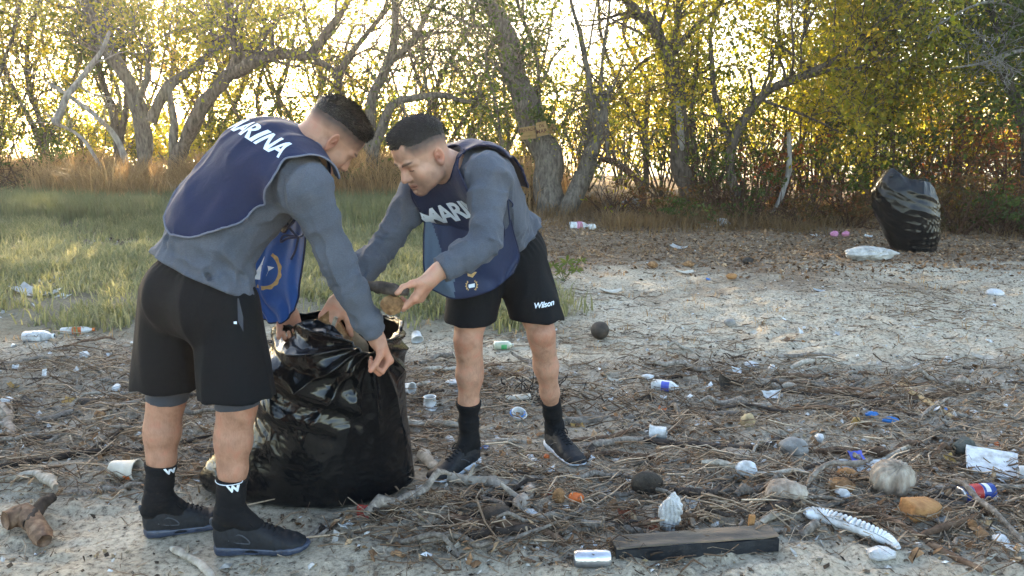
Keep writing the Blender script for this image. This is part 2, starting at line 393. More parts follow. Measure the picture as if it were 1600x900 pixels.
def cloth_mat(name, c1, c2, weave=900, rough=.85, fine=.35, sheen=.0, folds=0.0, rfac=None):
    m, nt, b = new_mat(name); tc = nd(nt, 'ShaderNodeTexCoord')
    mp = nd(nt, 'ShaderNodeMapping'); mp.inputs['Scale'].default_value = (1, 1, 3.2); nt.links.new(tc.outputs['Object'], mp.inputs[0])
    n1 = nd(nt, 'ShaderNodeTexNoise', i_Scale=weave*.35, i_Detail=4, i_Roughness=.8); nt.links.new(mp.outputs[0], n1.inputs['Vector'])
    n0 = nd(nt, 'ShaderNodeTexNoise', i_Scale=7, i_Detail=4); nt.links.new(tc.outputs['Object'], n0.inputs['Vector'])
    ma = nd(nt, 'ShaderNodeMath', operation='MULTIPLY_ADD'); ma.inputs[1].default_value = .35; nt.links.new(n0.outputs[0], ma.inputs[0]); 
    mb = nd(nt, 'ShaderNodeMath', operation='MULTIPLY'); mb.inputs[1].default_value = .65; nt.links.new(n1.outputs[0], mb.inputs[0]); nt.links.new(mb.outputs[0], ma.inputs[2])
    r = ramp(nt, [(.32, c1), (.68, c2)]); nt.links.new(ma.outputs[0], r.inputs[0]); nt.links.new(r.outputs[0], b.inputs['Base Color'])
    b.inputs['Roughness'].default_value = rough; b.inputs['Specular IOR Level'].default_value = .25; b.inputs['Sheen Weight'].default_value = sheen; b.inputs['Sheen Roughness'].default_value = .5
    n2 = nd(nt, 'ShaderNodeTexNoise', i_Scale=weave*.5, i_Detail=2); nt.links.new(tc.outputs['Object'], n2.inputs['Vector'])
    n3 = nd(nt, 'ShaderNodeTexNoise', i_Scale=26, i_Detail=3, i_Distortion=1.2); nt.links.new(tc.outputs['Object'], n3.inputs['Vector'])
    b1 = nd(nt, 'ShaderNodeBump', i_Strength=fine, i_Distance=.0012); nt.links.new(n2.outputs[0], b1.inputs['Height'])
    b2 = nd(nt, 'ShaderNodeBump', i_Strength=.35+folds, i_Distance=.006); nt.links.new(n3.outputs[0], b2.inputs['Height']); nt.links.new(b1.outputs[0], b2.inputs['Normal'])
    nt.links.new(b2.outputs[0], b.inputs['Normal']); return m
MAT['skin_a'] = skin_mat('tan_skin', (.41, .215, .138), (.30, .145, .088), 1)
MAT['skin_b'] = skin_mat('light_tan_skin', (.48, .270, .182), (.36, .190, .122), 1)
MAT['hair'] = mat_noise('black_hair', (.004, .004, .005), (.012, .012, .014), 120, .5, .5, 260, stretch=(1, 1, .35), spec=.28, bdist=.003)
MAT['shirt'] = cloth_mat('heather_grey_jersey', (.050, .056, .073), (.116, .127, .155), 520, .9, .5, .06)
MAT['navy'] = cloth_mat('navy_mesh_cloth', (.0038, .0085, .036), (.0085, .0165, .060), 1400, .70, .3, .05)
MAT['blue'] = cloth_mat('blue_satin_cloth', (.010, .055, .22), (.022, .105, .38), 1400, .45, .2, .1)
MAT['navy_front'] = cloth_mat('navy_satin_cloth', (.006, .013, .042), (.013, .025, .075), 1400, .5, .2, .1)
MAT['sheer'] = cloth_mat('blue_grey_mesh_lining', (.055, .085, .13), (.10, .14, .20), 1400, .6, .2, .1)
MAT['black_cloth'] = cloth_mat('black_sports_cloth', (.0018, .0022, .0032), (.0042, .0048, .0066), 900, .85, .4, .0)
MAT['grey_tights'] = cloth_mat('charcoal_stretch_cloth', (.035, .037, .046), (.055, .057, .07), 900, .75, .3, .1)
MAT['piping'] = cloth_mat('grey_piping', (.10, .11, .15), (.17, .18, .23), 900, .7, .3)
MAT['dark_piping'] = cloth_mat('dark_blue_piping', (.008, .012, .035), (.015, .022, .06), 900, .7, .3)
MAT['white_print'] = mat_noise('pale_blue_white_print', (.66, .74, .84), (.82, .87, .92), 60, .6, .1)
MAT['gold_print'] = mat_noise('gold_print', (.42, .26, .10), (.62, .42, .18), 70, .6, .1)
MAT['sock'] = cloth_mat('black_sock_knit', (.0028, .003, .0042), (.0065, .007, .009), 500, .9, .9, .0)
MAT['shoe_black'] = mat_noise('black_shoe_mesh', (.0035, .0042, .006), (.011, .013, .018), 90, .6, .6, 500, bdist=.002)
MAT['shoe_dark_sole'] = mat_noise('dark_blue_sole', (.012, .018, .035), (.045, .06, .10), 40, .35, .2, spec=.5)
MAT['shoe_white_sole'] = mat_noise('white_foam_sole', (.42, .46, .52), (.66, .70, .75), 40, .6, .3)
MAT['shoe_trim'] = mat_noise('grey_shoe_trim', (.03, .035, .045), (.06, .066, .08), 60, .45, .1)
MAT['eye'] = mat_noise('dark_lash', (.01, .008, .007), (.02, .015, .012), 60, .5, 0)

def build_person(o, root):
    """o: dict of joints (world) and options. Builds body, hair, shirt, shorts, socks, shoes under root; returns helpers"""
    j = o['j']; sk = o['skin']
    pel, neck = j['pelvis'], j['neck']; W = nz(neck-pel); u0 = nz(o['right'])
    T = frame(W, j['shR']-j['shL']); UP, VP, WP = T          # u right, v dorsal or ventral, w along the spine
    if np.dot(VP, o['dorsal']) < 0: VP = -VP
    TF = np.array([UP, VP, WP]); L = np.linalg.norm(neck-pel)
    PF = frame(j['pelup'], j['hipR']-j['hipL']);
    if np.dot(PF[1], o['dorsal']) < 0: PF = np.array([PF[0], -PF[1], PF[2]])
    def torso(off=0.0, kk=.05, drop=0.0):
        g = []
        g.append(Ell(pel+PF[2]*.0, np.array([.158, .105, .12])+off, PF, k=kk))
        g.append(Ell(pel+PF[1]*.035-PF[2]*.04+PF[0]*.065, np.array([.085, .085, .095])+off, PF, k=kk))
        g.append(Ell(pel+PF[1]*.035-PF[2]*.04-PF[0]*.065, np.array([.085, .085, .095])+off, PF, k=kk))
        g.append(Ell(pel+W*L*.32+VP*(.010-drop*.5+o.get('hump', 0)*.7+o.get('lumbar', 0)), np.array([.145, .105+drop, .14])+off, TF, k=kk))
        g.append(Ell(pel+W*L*.60+VP*(.028-drop*.3+o.get('hump', 0)), np.array([.158, .118+drop*.6, .17])+off, TF, k=kk))
        g.append(Ell(pel+W*L*.82+VP*(.030+o.get('hump', 0)), np.array([.165, .092, .10])+off, TF, k=kk))
        for s in ('R', 'L'):
            sh = j['sh'+s]; g.append(Cone(neck-W*.02+(sh-neck)*.25, sh, .045+off, .052+off, k=kk))
            g.append(Ell(sh-W*.012, np.array([.060, .062, .062])+off, TF, k=kk))
        return g
    def neckp(): 
        hc = j['head']; hF = o['hF']; base = hc-hF[2]*.085-hF[1]*.030
        return [Cone(neck-W*.03+VP*.005, neck+(base-neck)*.55, .068, .060, k=.035), Cone(neck+(base-neck)*.5, base+hF[2]*.03, .059, .058, k=.03)]
    def arm(s, off=0.0, k=.02):
        a, b, c = j['sh'+s], j['el'+s], j['wr'+s]
        return limb(a, b, [(0, .056+off), (.35, .051+off), (.8, .041+off), (1, .038+off)], k)+limb(b, c, [(0, .041+off), (.3, .043+off), (.75, .031+off), (1, .0265+off)], k)
    def leg(s, off=0.0):
        a, b, c = j['hip'+s], j['kn'+s], j['an'+s]; d = nz(c-b); off0 = off; off = off-o.get('slim', 0); fw = o['foot'+s]['f']; bk = -np.asarray(fw)
        P = limb(a, b, [(0, .088+off), (.3, .084+off), (.75, .066+off), (1, .056+off)], .03)
        P += limb(b, c, [(0, .053+off), (.12, .050+off), (.35, .051+off), (.62, .043+off), (.85, .035+off), (1, .035+off)], .03)
        P.append(Ell(b+(c-b)*.30+bk*.020+np.cross(bk, [0, 0, 1])*.008, np.array([.046, .046, .105])+off, frame(-d, np.cross(fw, [0, 0, 1])), k=.035))   # calf
        P.append(Ell(b+fw*.022, np.array([.036, .034, .040])+off, frame(-d, np.cross(fw, [0, 0, 1])), k=.025))                                           # kneecap
        P.append(Ell(b+(c-b)*.04+bk*.008, np.array([.050, .046, .06])+off, frame(-d, np.cross(fw, [0, 0, 1])), k=.03))
        if off0: P.append(Cone(c+fw*.0, c-fw*.024-np.array([0, 0, .04]), .034+off, .030+off, k=.02))
        if off0: P.append(Cone(c, c+fw*.075-np.array([0, 0, .066]), .036+off, .026+off, k=.02))
        return P
    hF = o['hF']; hc = j['head']; hs = o.get('hs', 1.0)
    headf = Fn(hF, hc, head_prims(o), k=.03, sc=hs)
    # --- body: one surface; head and hands sampled finer than the rest, joined inside collar and cuffs
    prs = torso(-.004)+arm('R')+arm('L')+leg('R')+leg('L')+neckp()
    fb = union(prs)
    pts = [j[q] for q in ('pelvis', 'neck', 'hipR', 'hipL', 'knR', 'knL', 'anR', 'anL', 'shR', 'shL', 'elR', 'elL', 'wrR', 'wrL')]
    lo, hi = bounds(pts, .22)
    Vb, Fb = surf(fb, lo, hi, .0075)
    # drop the part of the coarse body that the fine neck replaces
    hn = nz(hc-neck); cutp = neck+hn*.01
    near_head = ((Vb-cutp)@hn > 0) & (np.linalg.norm(Vb-neck, axis=1) < .16)
    for s in ('R', 'L'):
        d = nz(j['wr'+s]-j['el'+s]); near_head |= ((Vb-j['wr'+s])@d > -.035) & (np.linalg.norm(Vb-j['wr'+s], axis=1) < .12)
    Vb, Fb, _ = keep_faces(Vb, Fb, ~near_head)
    fh = union(neckp()+[headf])
    lo, hi = bounds([hc], .165); lo = np.minimum(lo, neck-.09); hi = np.maximum(hi, neck+.09)
    Vh, Fh = surf(fh, lo, hi, .0026)
    Vh, Fh, _ = keep_faces(Vh, Fh, ((Vh-cutp)@hn > -.03))
    parts = [(Vb, Fb), (Vh, Fh)]; hands = {}
    for s in ('R', 'L'):
        h = o['hand'+s]; hp = hand_prims(j['wr'+s], h['d'], h['n'], h['side'], h['curl'], h['thumb'], h.get('sc', 1.0), h.get('spread', .05))
        d = nz(j['wr'+s]-j['el'+s])
        hp = hp+[Cone(j['wr'+s]-d*.07, j['wr'+s], .031, .0265, k=.02)]
        f = union(hp); lo, hi = bounds([j['wr'+s]], .06); ends = np.array([q.b for q in hp if isinstance(q, Cone)]); lo = np.minimum(lo, ends.min(0)-.02); hi = np.maximum(hi, ends.max(0)+.02)
        Vx, Fx = surf(f, lo, hi, .0022); Vx, Fx, _ = keep_faces(Vx, Fx, ((Vx-j['wr'+s])@d > -.06)); parts.append((Vx, Fx)); hands[s] = (f, Vx)
    V, F = joinVF(parts)
    body = put('body', V, F, MAT[sk], root)
    # colour marks that belong to the skin
    q = (V-hc)@hF.T/hs; x, y, z = np.abs(q[:, 0]), q[:, 1], q[:, 2]; hd = np.zeros(len(V), bool); hd[len(Vb):len(Vb)+len(Vh)] = True
    tint = np.ones((len(V), 3)); nzv = vnoise(q*90)
    def mixc(m, c): tint[:] = tint*(1-m[:, None])+tint*np.array(c)*m[:, None]
    lips = hd*sstep(.012, .006, np.hypot((z+.0765)/1.0, 0)+np.maximum(x-.012, 0)*.35)*(y > .085)*(x < .026)
    mixc(lips*.8, (.72, .50, .52))
    mixc(hd*sstep(.0035, .0012, np.abs(z+.0768))*(y > .083)*(x < .024), (.35, .25, .25))
    brow_z = .0085+.006*np.sin(np.clip((x-.012)/.042, 0, 1)*math.pi*.75)
    mixc(hd*sstep(.0065, .003, np.abs(z-brow_z)+np.maximum(x-.036, 0)*.12)*sstep(.009, .013, x)*sstep(.056, .050, x)*(y > .055)*(.88+.12*nzv), (.10, .085, .08))
    mixc(hd*sstep(.0026, .0010, np.abs(z+.0182))*(x > .018)*(x < .045)*(y > .068), (.08, .06, .06))
    mixc(hd*sstep(.014, .006, np.hypot(x-.031, z+.012))*(y > .06)*.30, (.62, .50, .48))
    beard = hd*sstep(-.035, -.075, z+.25*np.maximum(y-.03, 0)*0)*sstep(-.03, .02, y)*(1-lips)+hd*sstep(.03, .05, x)*sstep(.035, .0, y)*sstep(-.005, -.03, z)*sstep(-.02, 0, y)
    mixc(np.clip(beard, 0, 1)*o.get('beard', .3)*(.8+.2*nzv), (.40, .42, .46))
    ears = hd*(x > .079)*(z > -.06)*(z < .02)*(y < .02); mixc(ears*.55, (1.0, .74, .68)); mixc(hd*(x > .076)*sstep(.017, .006, np.hypot(y+.004, (z+.016)*.7))*.55, (.62, .36, .32))
    mixc(hd*sstep(.020, .006, np.hypot(x*.9, z+.043))*(y > .09)*.4, (1.0, .78, .74))
    # fade: cropped hair stubble on the sides and nape
    zl = o['fade'](q); st = hd*np.clip((zl+.002)/.036, 0, 1)**.8*side_of(q)
    mixc(st*(x < .0795)*.97*(.92+.08*nzv), (.045, .05, .07))
    for s in ('R', 'L'):
        pass
    hm = np.zeros((len(V), 3))
    for s in ('R', 'L'):
        b, c = j['kn'+s], j['an'+s]; t = ((V-b)@(c-b))/((c-b)@(c-b)); dd = np.linalg.norm(V-(b+t[:, None]*(c-b)), axis=1)
        m = (dd < .10)*sstep(-.25, .10, t)*sstep(1.2, 1.0, t); hm[:, 0] = np.maximum(hm[:, 0], m*o.get('leghair', .8)*(.55+.45*sstep(-.2, .5, vnoise(V*22))))
        kn_ = (np.linalg.norm(V-b-np.asarray(o['foot'+s]['f'])*.03, axis=1) < .055); tint[kn_] *= np.array([.93, .84, .80])
    for s in ('R', 'L'):
        e = hands[s][1]; m = np.linalg.norm(V-j['wr'+s], axis=1) < .22; tint[m & ((V-j['wr'+s])@nz(o['hand'+s]['d']) > .03)] *= np.array([1.0, .90, .86])
    tint *= (1-.26*hm[:, :1]*(.7+.3*vnoise(V*60))[:, None])*np.array([1, 1, 1]); tint *= (1+.07*vnoise(V*45))[:, None]
    colattr(body.data, 'tint', tint.astype(np.float32)); colattr(body.data, 'hairmask', hm.astype(np.float32))
    # --- hair
    def fhair(p):
        ql = (p-hc)@hF.T/hs; zl = o['fade'](ql); th = .0125*sstep(.044, .085, zl)*o.get('hairtop', 1.0)+.0005+.0006*sstep(.03, .04, zl)+.004*sstep(.075, .09, ql[:, 1])*sstep(.04, .05, zl)
        qn = ql*np.array([1, .45, 1]); nn = vnoise(qn*260)*.0014*sstep(.036, .06, zl)+vnoise(ql*np.array([60, 30, 60]))*.0012*sstep(.03, .07, zl)
        skull = union([Ell((0, -.012, .022), (.077*o.get('w', 1), .098, .084)), Ell((0, .040, .040), (.062*o.get('w', 1), .050, .052), k=.03)])(ql)
        d = skull-th-nn; d = smax(d, -(zl-.043+.004*vnoise(ql*160)*side_of(ql)+.002*vnoise(ql*200))*.8, .002); return d*hs
    lo, hi = bounds([hc], .145); Vr, Fr = surf(fhair, lo, hi, .0026); hair = put('hair', Vr, Fr, MAT['hair'], root)
    q8 = np.random.default_rng(8); pick = q8.integers(0, len(Vr), 9000); P0 = Vr[pick]; ql = (P0-hc)@hF.T/hs; zz = o['fade'](ql); nrm = nz(P0-hc) if False else (P0-hc)/np.linalg.norm(P0-hc, axis=1)[:, None]
    k = (zz > .040) & (((P0-hc)@hF[2]) > .0); P0, nrm, zz = P0[k], nrm[k], zz[k]; comb = hF[1]*.8+hF[0]*.25; d = nrm*.55+comb+q8.normal(size=P0.shape)*.30; d -= nrm*(d*nrm).sum(1)[:, None]*.35; d /= np.linalg.norm(d, axis=1)[:, None]
    ln = (.006+.012*sstep(.044, .08, zz))*(.6+.7*q8.random(len(P0))); sdv = np.cross(d, nrm); sdv /= np.linalg.norm(sdv, axis=1)[:, None]+1e-9; w_ = .00055
    Vst = np.stack([P0-sdv*w_-nrm*.001, P0+sdv*w_-nrm*.001, P0+d*ln[:, None]*.6+sdv*w_*.7+nrm*.0012, P0+d*ln[:, None]+nrm*.0005], 1).reshape(-1, 3); tag(put('hair_strands', Vst, np.arange(len(Vst)).reshape(-1, 4), MAT['hair'], hair), kind='stuff')
    # --- shirt
    sw = o.get('shirt_off', .012)
    tp = torso(sw, .06, .02)+arm('R', .011, .03)+arm('L', .011, .03)+[Cone(neck-W*.05, neck+hn*.012, .075, .068, k=.03)]
    tp.append(Ell(pel+PF[2]*.04, np.array([.185, .135, .12]), PF, k=.06)); fs0 = union(tp)
    fvest = union(torso(o.get('vest_off', .026), .09, .02))
    cR = {s: nz(j['wr'+s]-j['el'+s]) for s in 'RL'}
    def cuffs(d, p):
        for s in 'RL':
            m = np.linalg.norm(p-(j['wr'+s]+cR[s]*.06), axis=1)
            pl = (p-j['wr'+s])@cR[s]+o.get('cuff'+s, .02)
            d = np.where(m < .16, smax(d, pl, .004), d)
        return d
    def armfold(p):
        w = np.zeros(len(p))
        for s in 'RL':
            a, b, c = j['sh'+s], j['el'+s], j['wr'+s]
            for (s0, s1, cen, sp, amp) in ((a, b, .95, .30, .011), (b, c, .05, .32, .011), (b, c, .92, .22, .007), (a, b, .15, .28, .007)):
                ax = s1-s0; ll = np.linalg.norm(ax); ax = ax/ll; t = ((p-s0)@ax)/ll; r = p-s0-np.outer(t*ll, ax); rr = np.linalg.norm(r, axis=1)
                ww = np.exp(-((t-cen)/sp)**2)*(rr < .13)
                ph = t*ll*150+3.5*vnoise(p*14+5)+2*vnoise(p*30)
                w += ww*amp*o.get('fold'+s, 1.0)*((1-np.abs(np.sin(ph*.32)))**2*1.5-.5)*(.6+.6*vnoise(p*9+3))
        return w
    def folds(p):
        ql = (p-pel)@TF.T; n1 = vnoise(np.stack([ql[:, 0]*26+ql[:, 2]*6, ql[:, 1]*12, ql[:, 2]*5], 1)+3.3)
        n2 = vnoise(np.stack([ql[:, 0]*14, ql[:, 1]*14, ql[:, 2]*30+vnoise(p*8)*2], 1)+9.1); low = sstep(.26, .0, ql[:, 2])
        n3 = vnoise(np.stack([p[:, 0]*22, p[:, 1]*22, p[:, 2]*9], 1)+4.4); n4 = vnoise(p*34+2.2)
        return (1-np.abs(n1)*3)*.0055+low*(1-np.abs(n2)*2.6)*.012+armfold(p)*1.2+(np.maximum(.25-np.abs(n3), 0)*4-.4)*.0042+n4*.0014
    hemP, hemN = o['hem']
    def fshirt(p):
        d = fs0(p)-folds(p); d = cuffs(d, p)
        d = smax(d, -((p-hemP)@hemN)-vnoise(p*11)*.004, .006)
        d = smax(d, -(Cone(neck-hn*.03+o.get('collar', np.zeros(3)), neck+hn*.09, .056, .085)(p)), .004)
        return d
    allp = [j[q] for q in ('pelvis', 'neck', 'shR', 'shL', 'elR', 'elL', 'wrR', 'wrL')]; lo, hi = bounds(allp, .24)
    Vs, Fs = surf(fshirt, lo, hi, .0055); shirt = put('shirt', Vs, Fs, MAT['shirt'], root)
    # --- shorts: hollow at the hem
    wP, wN = o['waist']
    def fshorts(p):
        d = union([Ell(pel, (.172, .122, .14), PF), Ell(pel+PF[1]*.032-PF[2]*.04+PF[0]*.068, (.097, .097, .11), PF, k=.05), Ell(pel+PF[1]*.032-PF[2]*.04-PF[0]*.068, (.097, .097, .11), PF, k=.05)])(p)
        for s in 'RL':
            a, b = j['hip'+s], j['kn'+s]; e = a+(b-a)*o['shlen'+s]; fl = o.get('flare', .118)
            lg = Cone(a, e+(b-a)*.08, .104, fl, k=.0)(p); lg = smax(lg, (p-e)@o['hemdir'+s], .006)
            inn = Cone(a+(b-a)*.25, e+(b-a)*.3, .07, fl-.006)(p); lg = smax(lg, -inn, .003); d = smin(d, lg, .035)
        # gathers below the waistband and long soft drapes
        ql = (p-pel)@PF.T; ang = np.arctan2(ql[:, 1], ql[:, 0]); hz = (p-wP)@wN
        d = d-.0028*np.sin(ang*34+vnoise(p*12)*2)*sstep(-.10, -.02, hz)*sstep(.01, -.02, hz)-(1-np.abs(vnoise(np.stack([p[:, 0]*15, p[:, 1]*15, p[:, 2]*4.0], 1)+1.7))*2)*.0065*sstep(.0, -.14, hz)
        d = smax(d, hz+.0, .006)
        return d
    lo, hi = bounds([pel, j['hipR'], j['hipL'], j['knR'], j['knL']], .21); Vt, Ft = surf(fshorts, lo, hi, .0055); shorts = put('shorts', Vt, Ft, MAT['black_cloth'], root)
    if o.get('tights'):
        for s in 'RL':
            b, c = j['kn'+s], j['an'+s]; a = j['hip'+s]; e = a+(b-a)*o['tights'+s]; ax = nz(b-a)
            lp = leg(s, .005); fl_ = union(lp)
            def ft(p): return smax(smax(fl_(p), (p-e)@nz(b-a), .003), -((p-(e-ax*.12))@ax), .003)
            lo, hi = bounds([e, e-ax*.12], .12); v, f = surf(ft, lo, hi, .005); put('legging', v, f, MAT['grey_tights'], root)
    # --- socks and shoes
    for s in 'RL':
        b, c = j['kn'+s], j['an'+s]; t0 = o['sock'+s]; lp = leg(s, .0065); fl_ = union(lp); top = b+(c-b)*t0; ax = nz(c-b)
        def fsk(p):
            tt = (p-top)@ax; rib = .0004*np.sin(tt*330)*sstep(.03, .05, tt)+.0022*np.maximum(vnoise(np.stack([p[:,0]*12,p[:,1]*12,p[:,2]*70],1)),0)*sstep(.05,.1,tt)+.0015*sstep(.028, .024, tt)
            return smax(fl_(p)-rib-.002*np.maximum(vnoise(p*40), 0)*sstep(.08, .14, tt), -tt, .002)
        lo, hi = bounds([top, c, c+o['foot'+s]['f']*.06], .075); hi[2] = max(hi[2], top[2]+.04); lo[2] = c[2]-.07
        v, f = surf(fsk, lo, hi, .0035); m = v[:, 2] > c[2]-.062; v, f, _ = keep_faces(v, f, m); sock = put('sock', v, f, MAT['sock'], root)
        shoe(o, s, root)
    return dict(fvest=fvest, neck=neck, hn=hn, TF=TF, PF=PF, fshirt=fshirt, fs0=fs0, shirt=shirt, shorts=shorts, W=W, pel=pel, L=L, Vs=Vs, Fs=Fs, Vt=Vt, Ft=Ft)

def shoe(o, s, root):
    c = o['j']['an'+s]; ft = dict(o['foot'+s]); fw = nz(ft['f']); ft['o'] = np.array([c[0], c[1], ft.get('z', 0.0)])-fw*.058*ft.get('sc', 1); up = nz(ft.get('up', (0, 0, 1))); lat = nz(np.cross(fw, up)); up = np.cross(lat, fw)
    F = np.array([fw, lat, up]); org = np.asarray(ft['o'], float); kind = o['shoe']; sc = ft.get('sc', 1.0); inn = ft.get('inn', 1)
    # local: x forward from the heel (0) to the toe (.30), y lateral, z up from the ground
    def half_w(x): return np.interp(x, [0, .015, .05, .12, .20, .245, .28, .298, .31], [.012, .030, .036, .035, .046, .047, .036, .018, .002])
    def cenl(x): return np.interp(x, [0, .10, .2, .3], [0, -.003, .002, .010])*inn
    def sole(p):
        q = (p-org)@F.T/sc; x, y, z = q[:, 0], q[:, 1], q[:, 2]; w = half_w(x)+.004-.006*np.clip(np.abs(z-.018)/.02, 0, 1)**2
        top = np.interp(x, [0, .04, .12, .2, .3], [.036, .036, .026, .026, .030]) if kind == 'chunky' else np.interp(x, [0, .04, .12, .2, .3], [.044, .036, .028, .022, .018])
        bot = np.interp(x, [0, .02, .24, .31], [.008, .0, .0, .016])
        d = np.maximum(np.abs(y-cenl(x))-w, np.maximum(z-top, bot-z)); d = smax(d, np.maximum(-x, x-.308), .01)
        d = smax(np.abs(y-cenl(x))-w, np.maximum(z-top, bot-z), .008); d = smax(d, np.maximum(-x, x-.306), .015)
        if kind == 'chunky':                      # air chambers: scooped windows along the side
            for cx in (.045, .125): d = smax(d, -Ell((cx, 0, .013), (.026, .06, .006))(q)+0.0, .006) if cx > .1 else d
        else: d = d+.0012*np.sin(x*160)*(z < .014)
        return d*.8*sc
    def upper(p):
        q = (p-org)@F.T/sc; x, y, z = q[:, 0], q[:, 1], q[:, 2]; yy = y-cenl(x)
        hgt = np.interp(x, [0, .03, .07, .11, .16, .22, .27, .30], [.092, .112, .108, .116, .090, .062, .048, .030]) if kind != 'x' else 0
        wv = half_w(x)*1.0; zz = np.clip((z-.02)/(hgt-.02), 0, 1.5); ww = wv*np.sqrt(np.clip(1.0-.80*zz**2.4, .02, 1))
        d = smax(np.abs(yy)-ww, z-hgt, .016); d = smax(d, .012-z, .004); d = smax(d, np.maximum(.002-x, x-.298), .02)
        an = (c-org)@F.T/sc
        hole = Cone((an[0]-.002, an[1], .112), (an[0]-.006, an[1], .17), .033, .044)(q); d = smax(d, -hole, .006)
        # panel relief: overlays, lace throat, toe lines
        rel = .0016*sstep(.0, .02, np.abs(yy)-.018-.05*np.maximum(.20-x, 0)*0)*(x > .09)*(x < .215)
        th = .003*np.maximum(0, 1-np.abs(yy)/.020)*sstep(.10, .12, x)*sstep(.215, .195, x)
        ov = .0022*sstep(.1, .5, np.sin(x*78+z*30+np.abs(yy)*12))*(x < .12)*sstep(.03, .05, z) if kind == 'chunky' else .0014*sstep(-.2, .2, np.sin(x*60-z*75))*(z < .07)
        tl = .0014*np.sin(x*220+np.abs(yy)*40)*(x > .19)*(x < .285)*(kind == 'chunky')
        return (d-rel-th-ov-tl)*.8*sc
    par = root
    lo, hi = bounds([org, org+fw*.31*sc, org+up*.12], .07)
    v, f = surf(upper, lo, hi, .0032); sh = put('shoe', v, f, MAT['shoe_black'], par)
    v2, f2 = surf(sole, lo, hi, .0032)
    put('sole', v2, f2, MAT['shoe_dark_sole' if kind == 'chunky' else 'shoe_white_sole'], sh)
    mb = MB()                                     # laces, heel tab and side loop
    def up_at(x, y):
        z = np.linspace(.02, .14, 60); q = np.stack([np.full(60, x), np.full(60, y)+cenl(x), z], 1); P = org+(q*sc)@F
        d = upper(P); k = np.where(d < 0)[0]; return P[k[-1]] if len(k) else P[30]
    for i in range(6):
        x = .118+.015*i; w = .017
        pts = [up_at(x+(.006 if k % 2 else 0)+.002*math.cos(k), -w+2*w*k/4)+up*.0022 for k in range(5)]; V, Fq = tube(smooth_path(pts, 3), .0026, 6); mb.add(V, Fq)
    for sg in (-1, 1):
        pts = [up_at(.115, .004*sg)+up*.004, up_at(.118, .02*sg)+up*.012+lat*sg*.008, up_at(.135, .026*sg)+up*.006+lat*sg*.004, up_at(.118, .008*sg)+up*.003]
        V, Fq = tube(smooth_path(pts, 4), .0022, 6); mb.add(V, Fq)
    put('laces', mb.verts(), mb.F, MAT['black_cloth'], sh)
    mb = MB()
    for sg in (-1, 1):                            # side emblem line
        L_ = [(.055, .055), (.085, .072), (.110, .060), (.120, .042), (.085, .046), (.055, .055)] if kind == 'chunky' else [(.10, .04), (.13, .062), (.15, .068)]
        pts = []
        for (x, z) in L_:
            ys = np.linspace(0, .07, 60)*sg; q = np.stack([np.full(60, x), ys+cenl(x), np.full(60, z)], 1); P = org+(q*sc)@F; d = upper(P); k = np.where(d < 0)[0]; pts.append(P[k[-1]] if len(k) else P[0])
        V, Fq = tube(smooth_path(pts, 4), .0024, 6); mb.add(V, Fq)
    tabp = org+(np.array([[.008, 0, .085], [-.002, 0, .102], [-.001, 0, .116], [.010, 0, .110]])*sc)@F; V, Fq = tube(smooth_path(tabp, 3), .005, 6); mb.add(V, Fq)
    put('overlay', mb.verts(), mb.F, MAT['shoe_trim'], sh)
def side_of(q): return np.maximum(sstep(.075, .050, q[:, 1]), sstep(.038, .050, np.abs(q[:, 0])))
def fade_a(q):
    x, y = np.abs(q[:, 0]), q[:, 1]
    return q[:, 2]-np.interp(y, [-.12, -.08, -.03, .01, .045, .065, .085, .11], [-.030, -.018, .000, .004, .010, .018, .028, .034])
def fade_b(q):
    x, y = np.abs(q[:, 0]), q[:, 1]
    return q[:, 2]-np.interp(y, [-.12, -.08, -.03, .01, .040, .058, .080, .11], [-.030, -.018, .004, .010, .014, .018, .024, .030])-.016*sstep(.022, .036, x)*sstep(.058, .075, y)
def curls(a, b, c, n=4, d=0): return [(a+d*i, b, c) for i in range(n)]
def hframe(f, up):
    f = nz(f); up = np.asarray(up, float); up = nz(up-f*np.dot(up, f)); return np.array([np.cross(f, up), f, up])
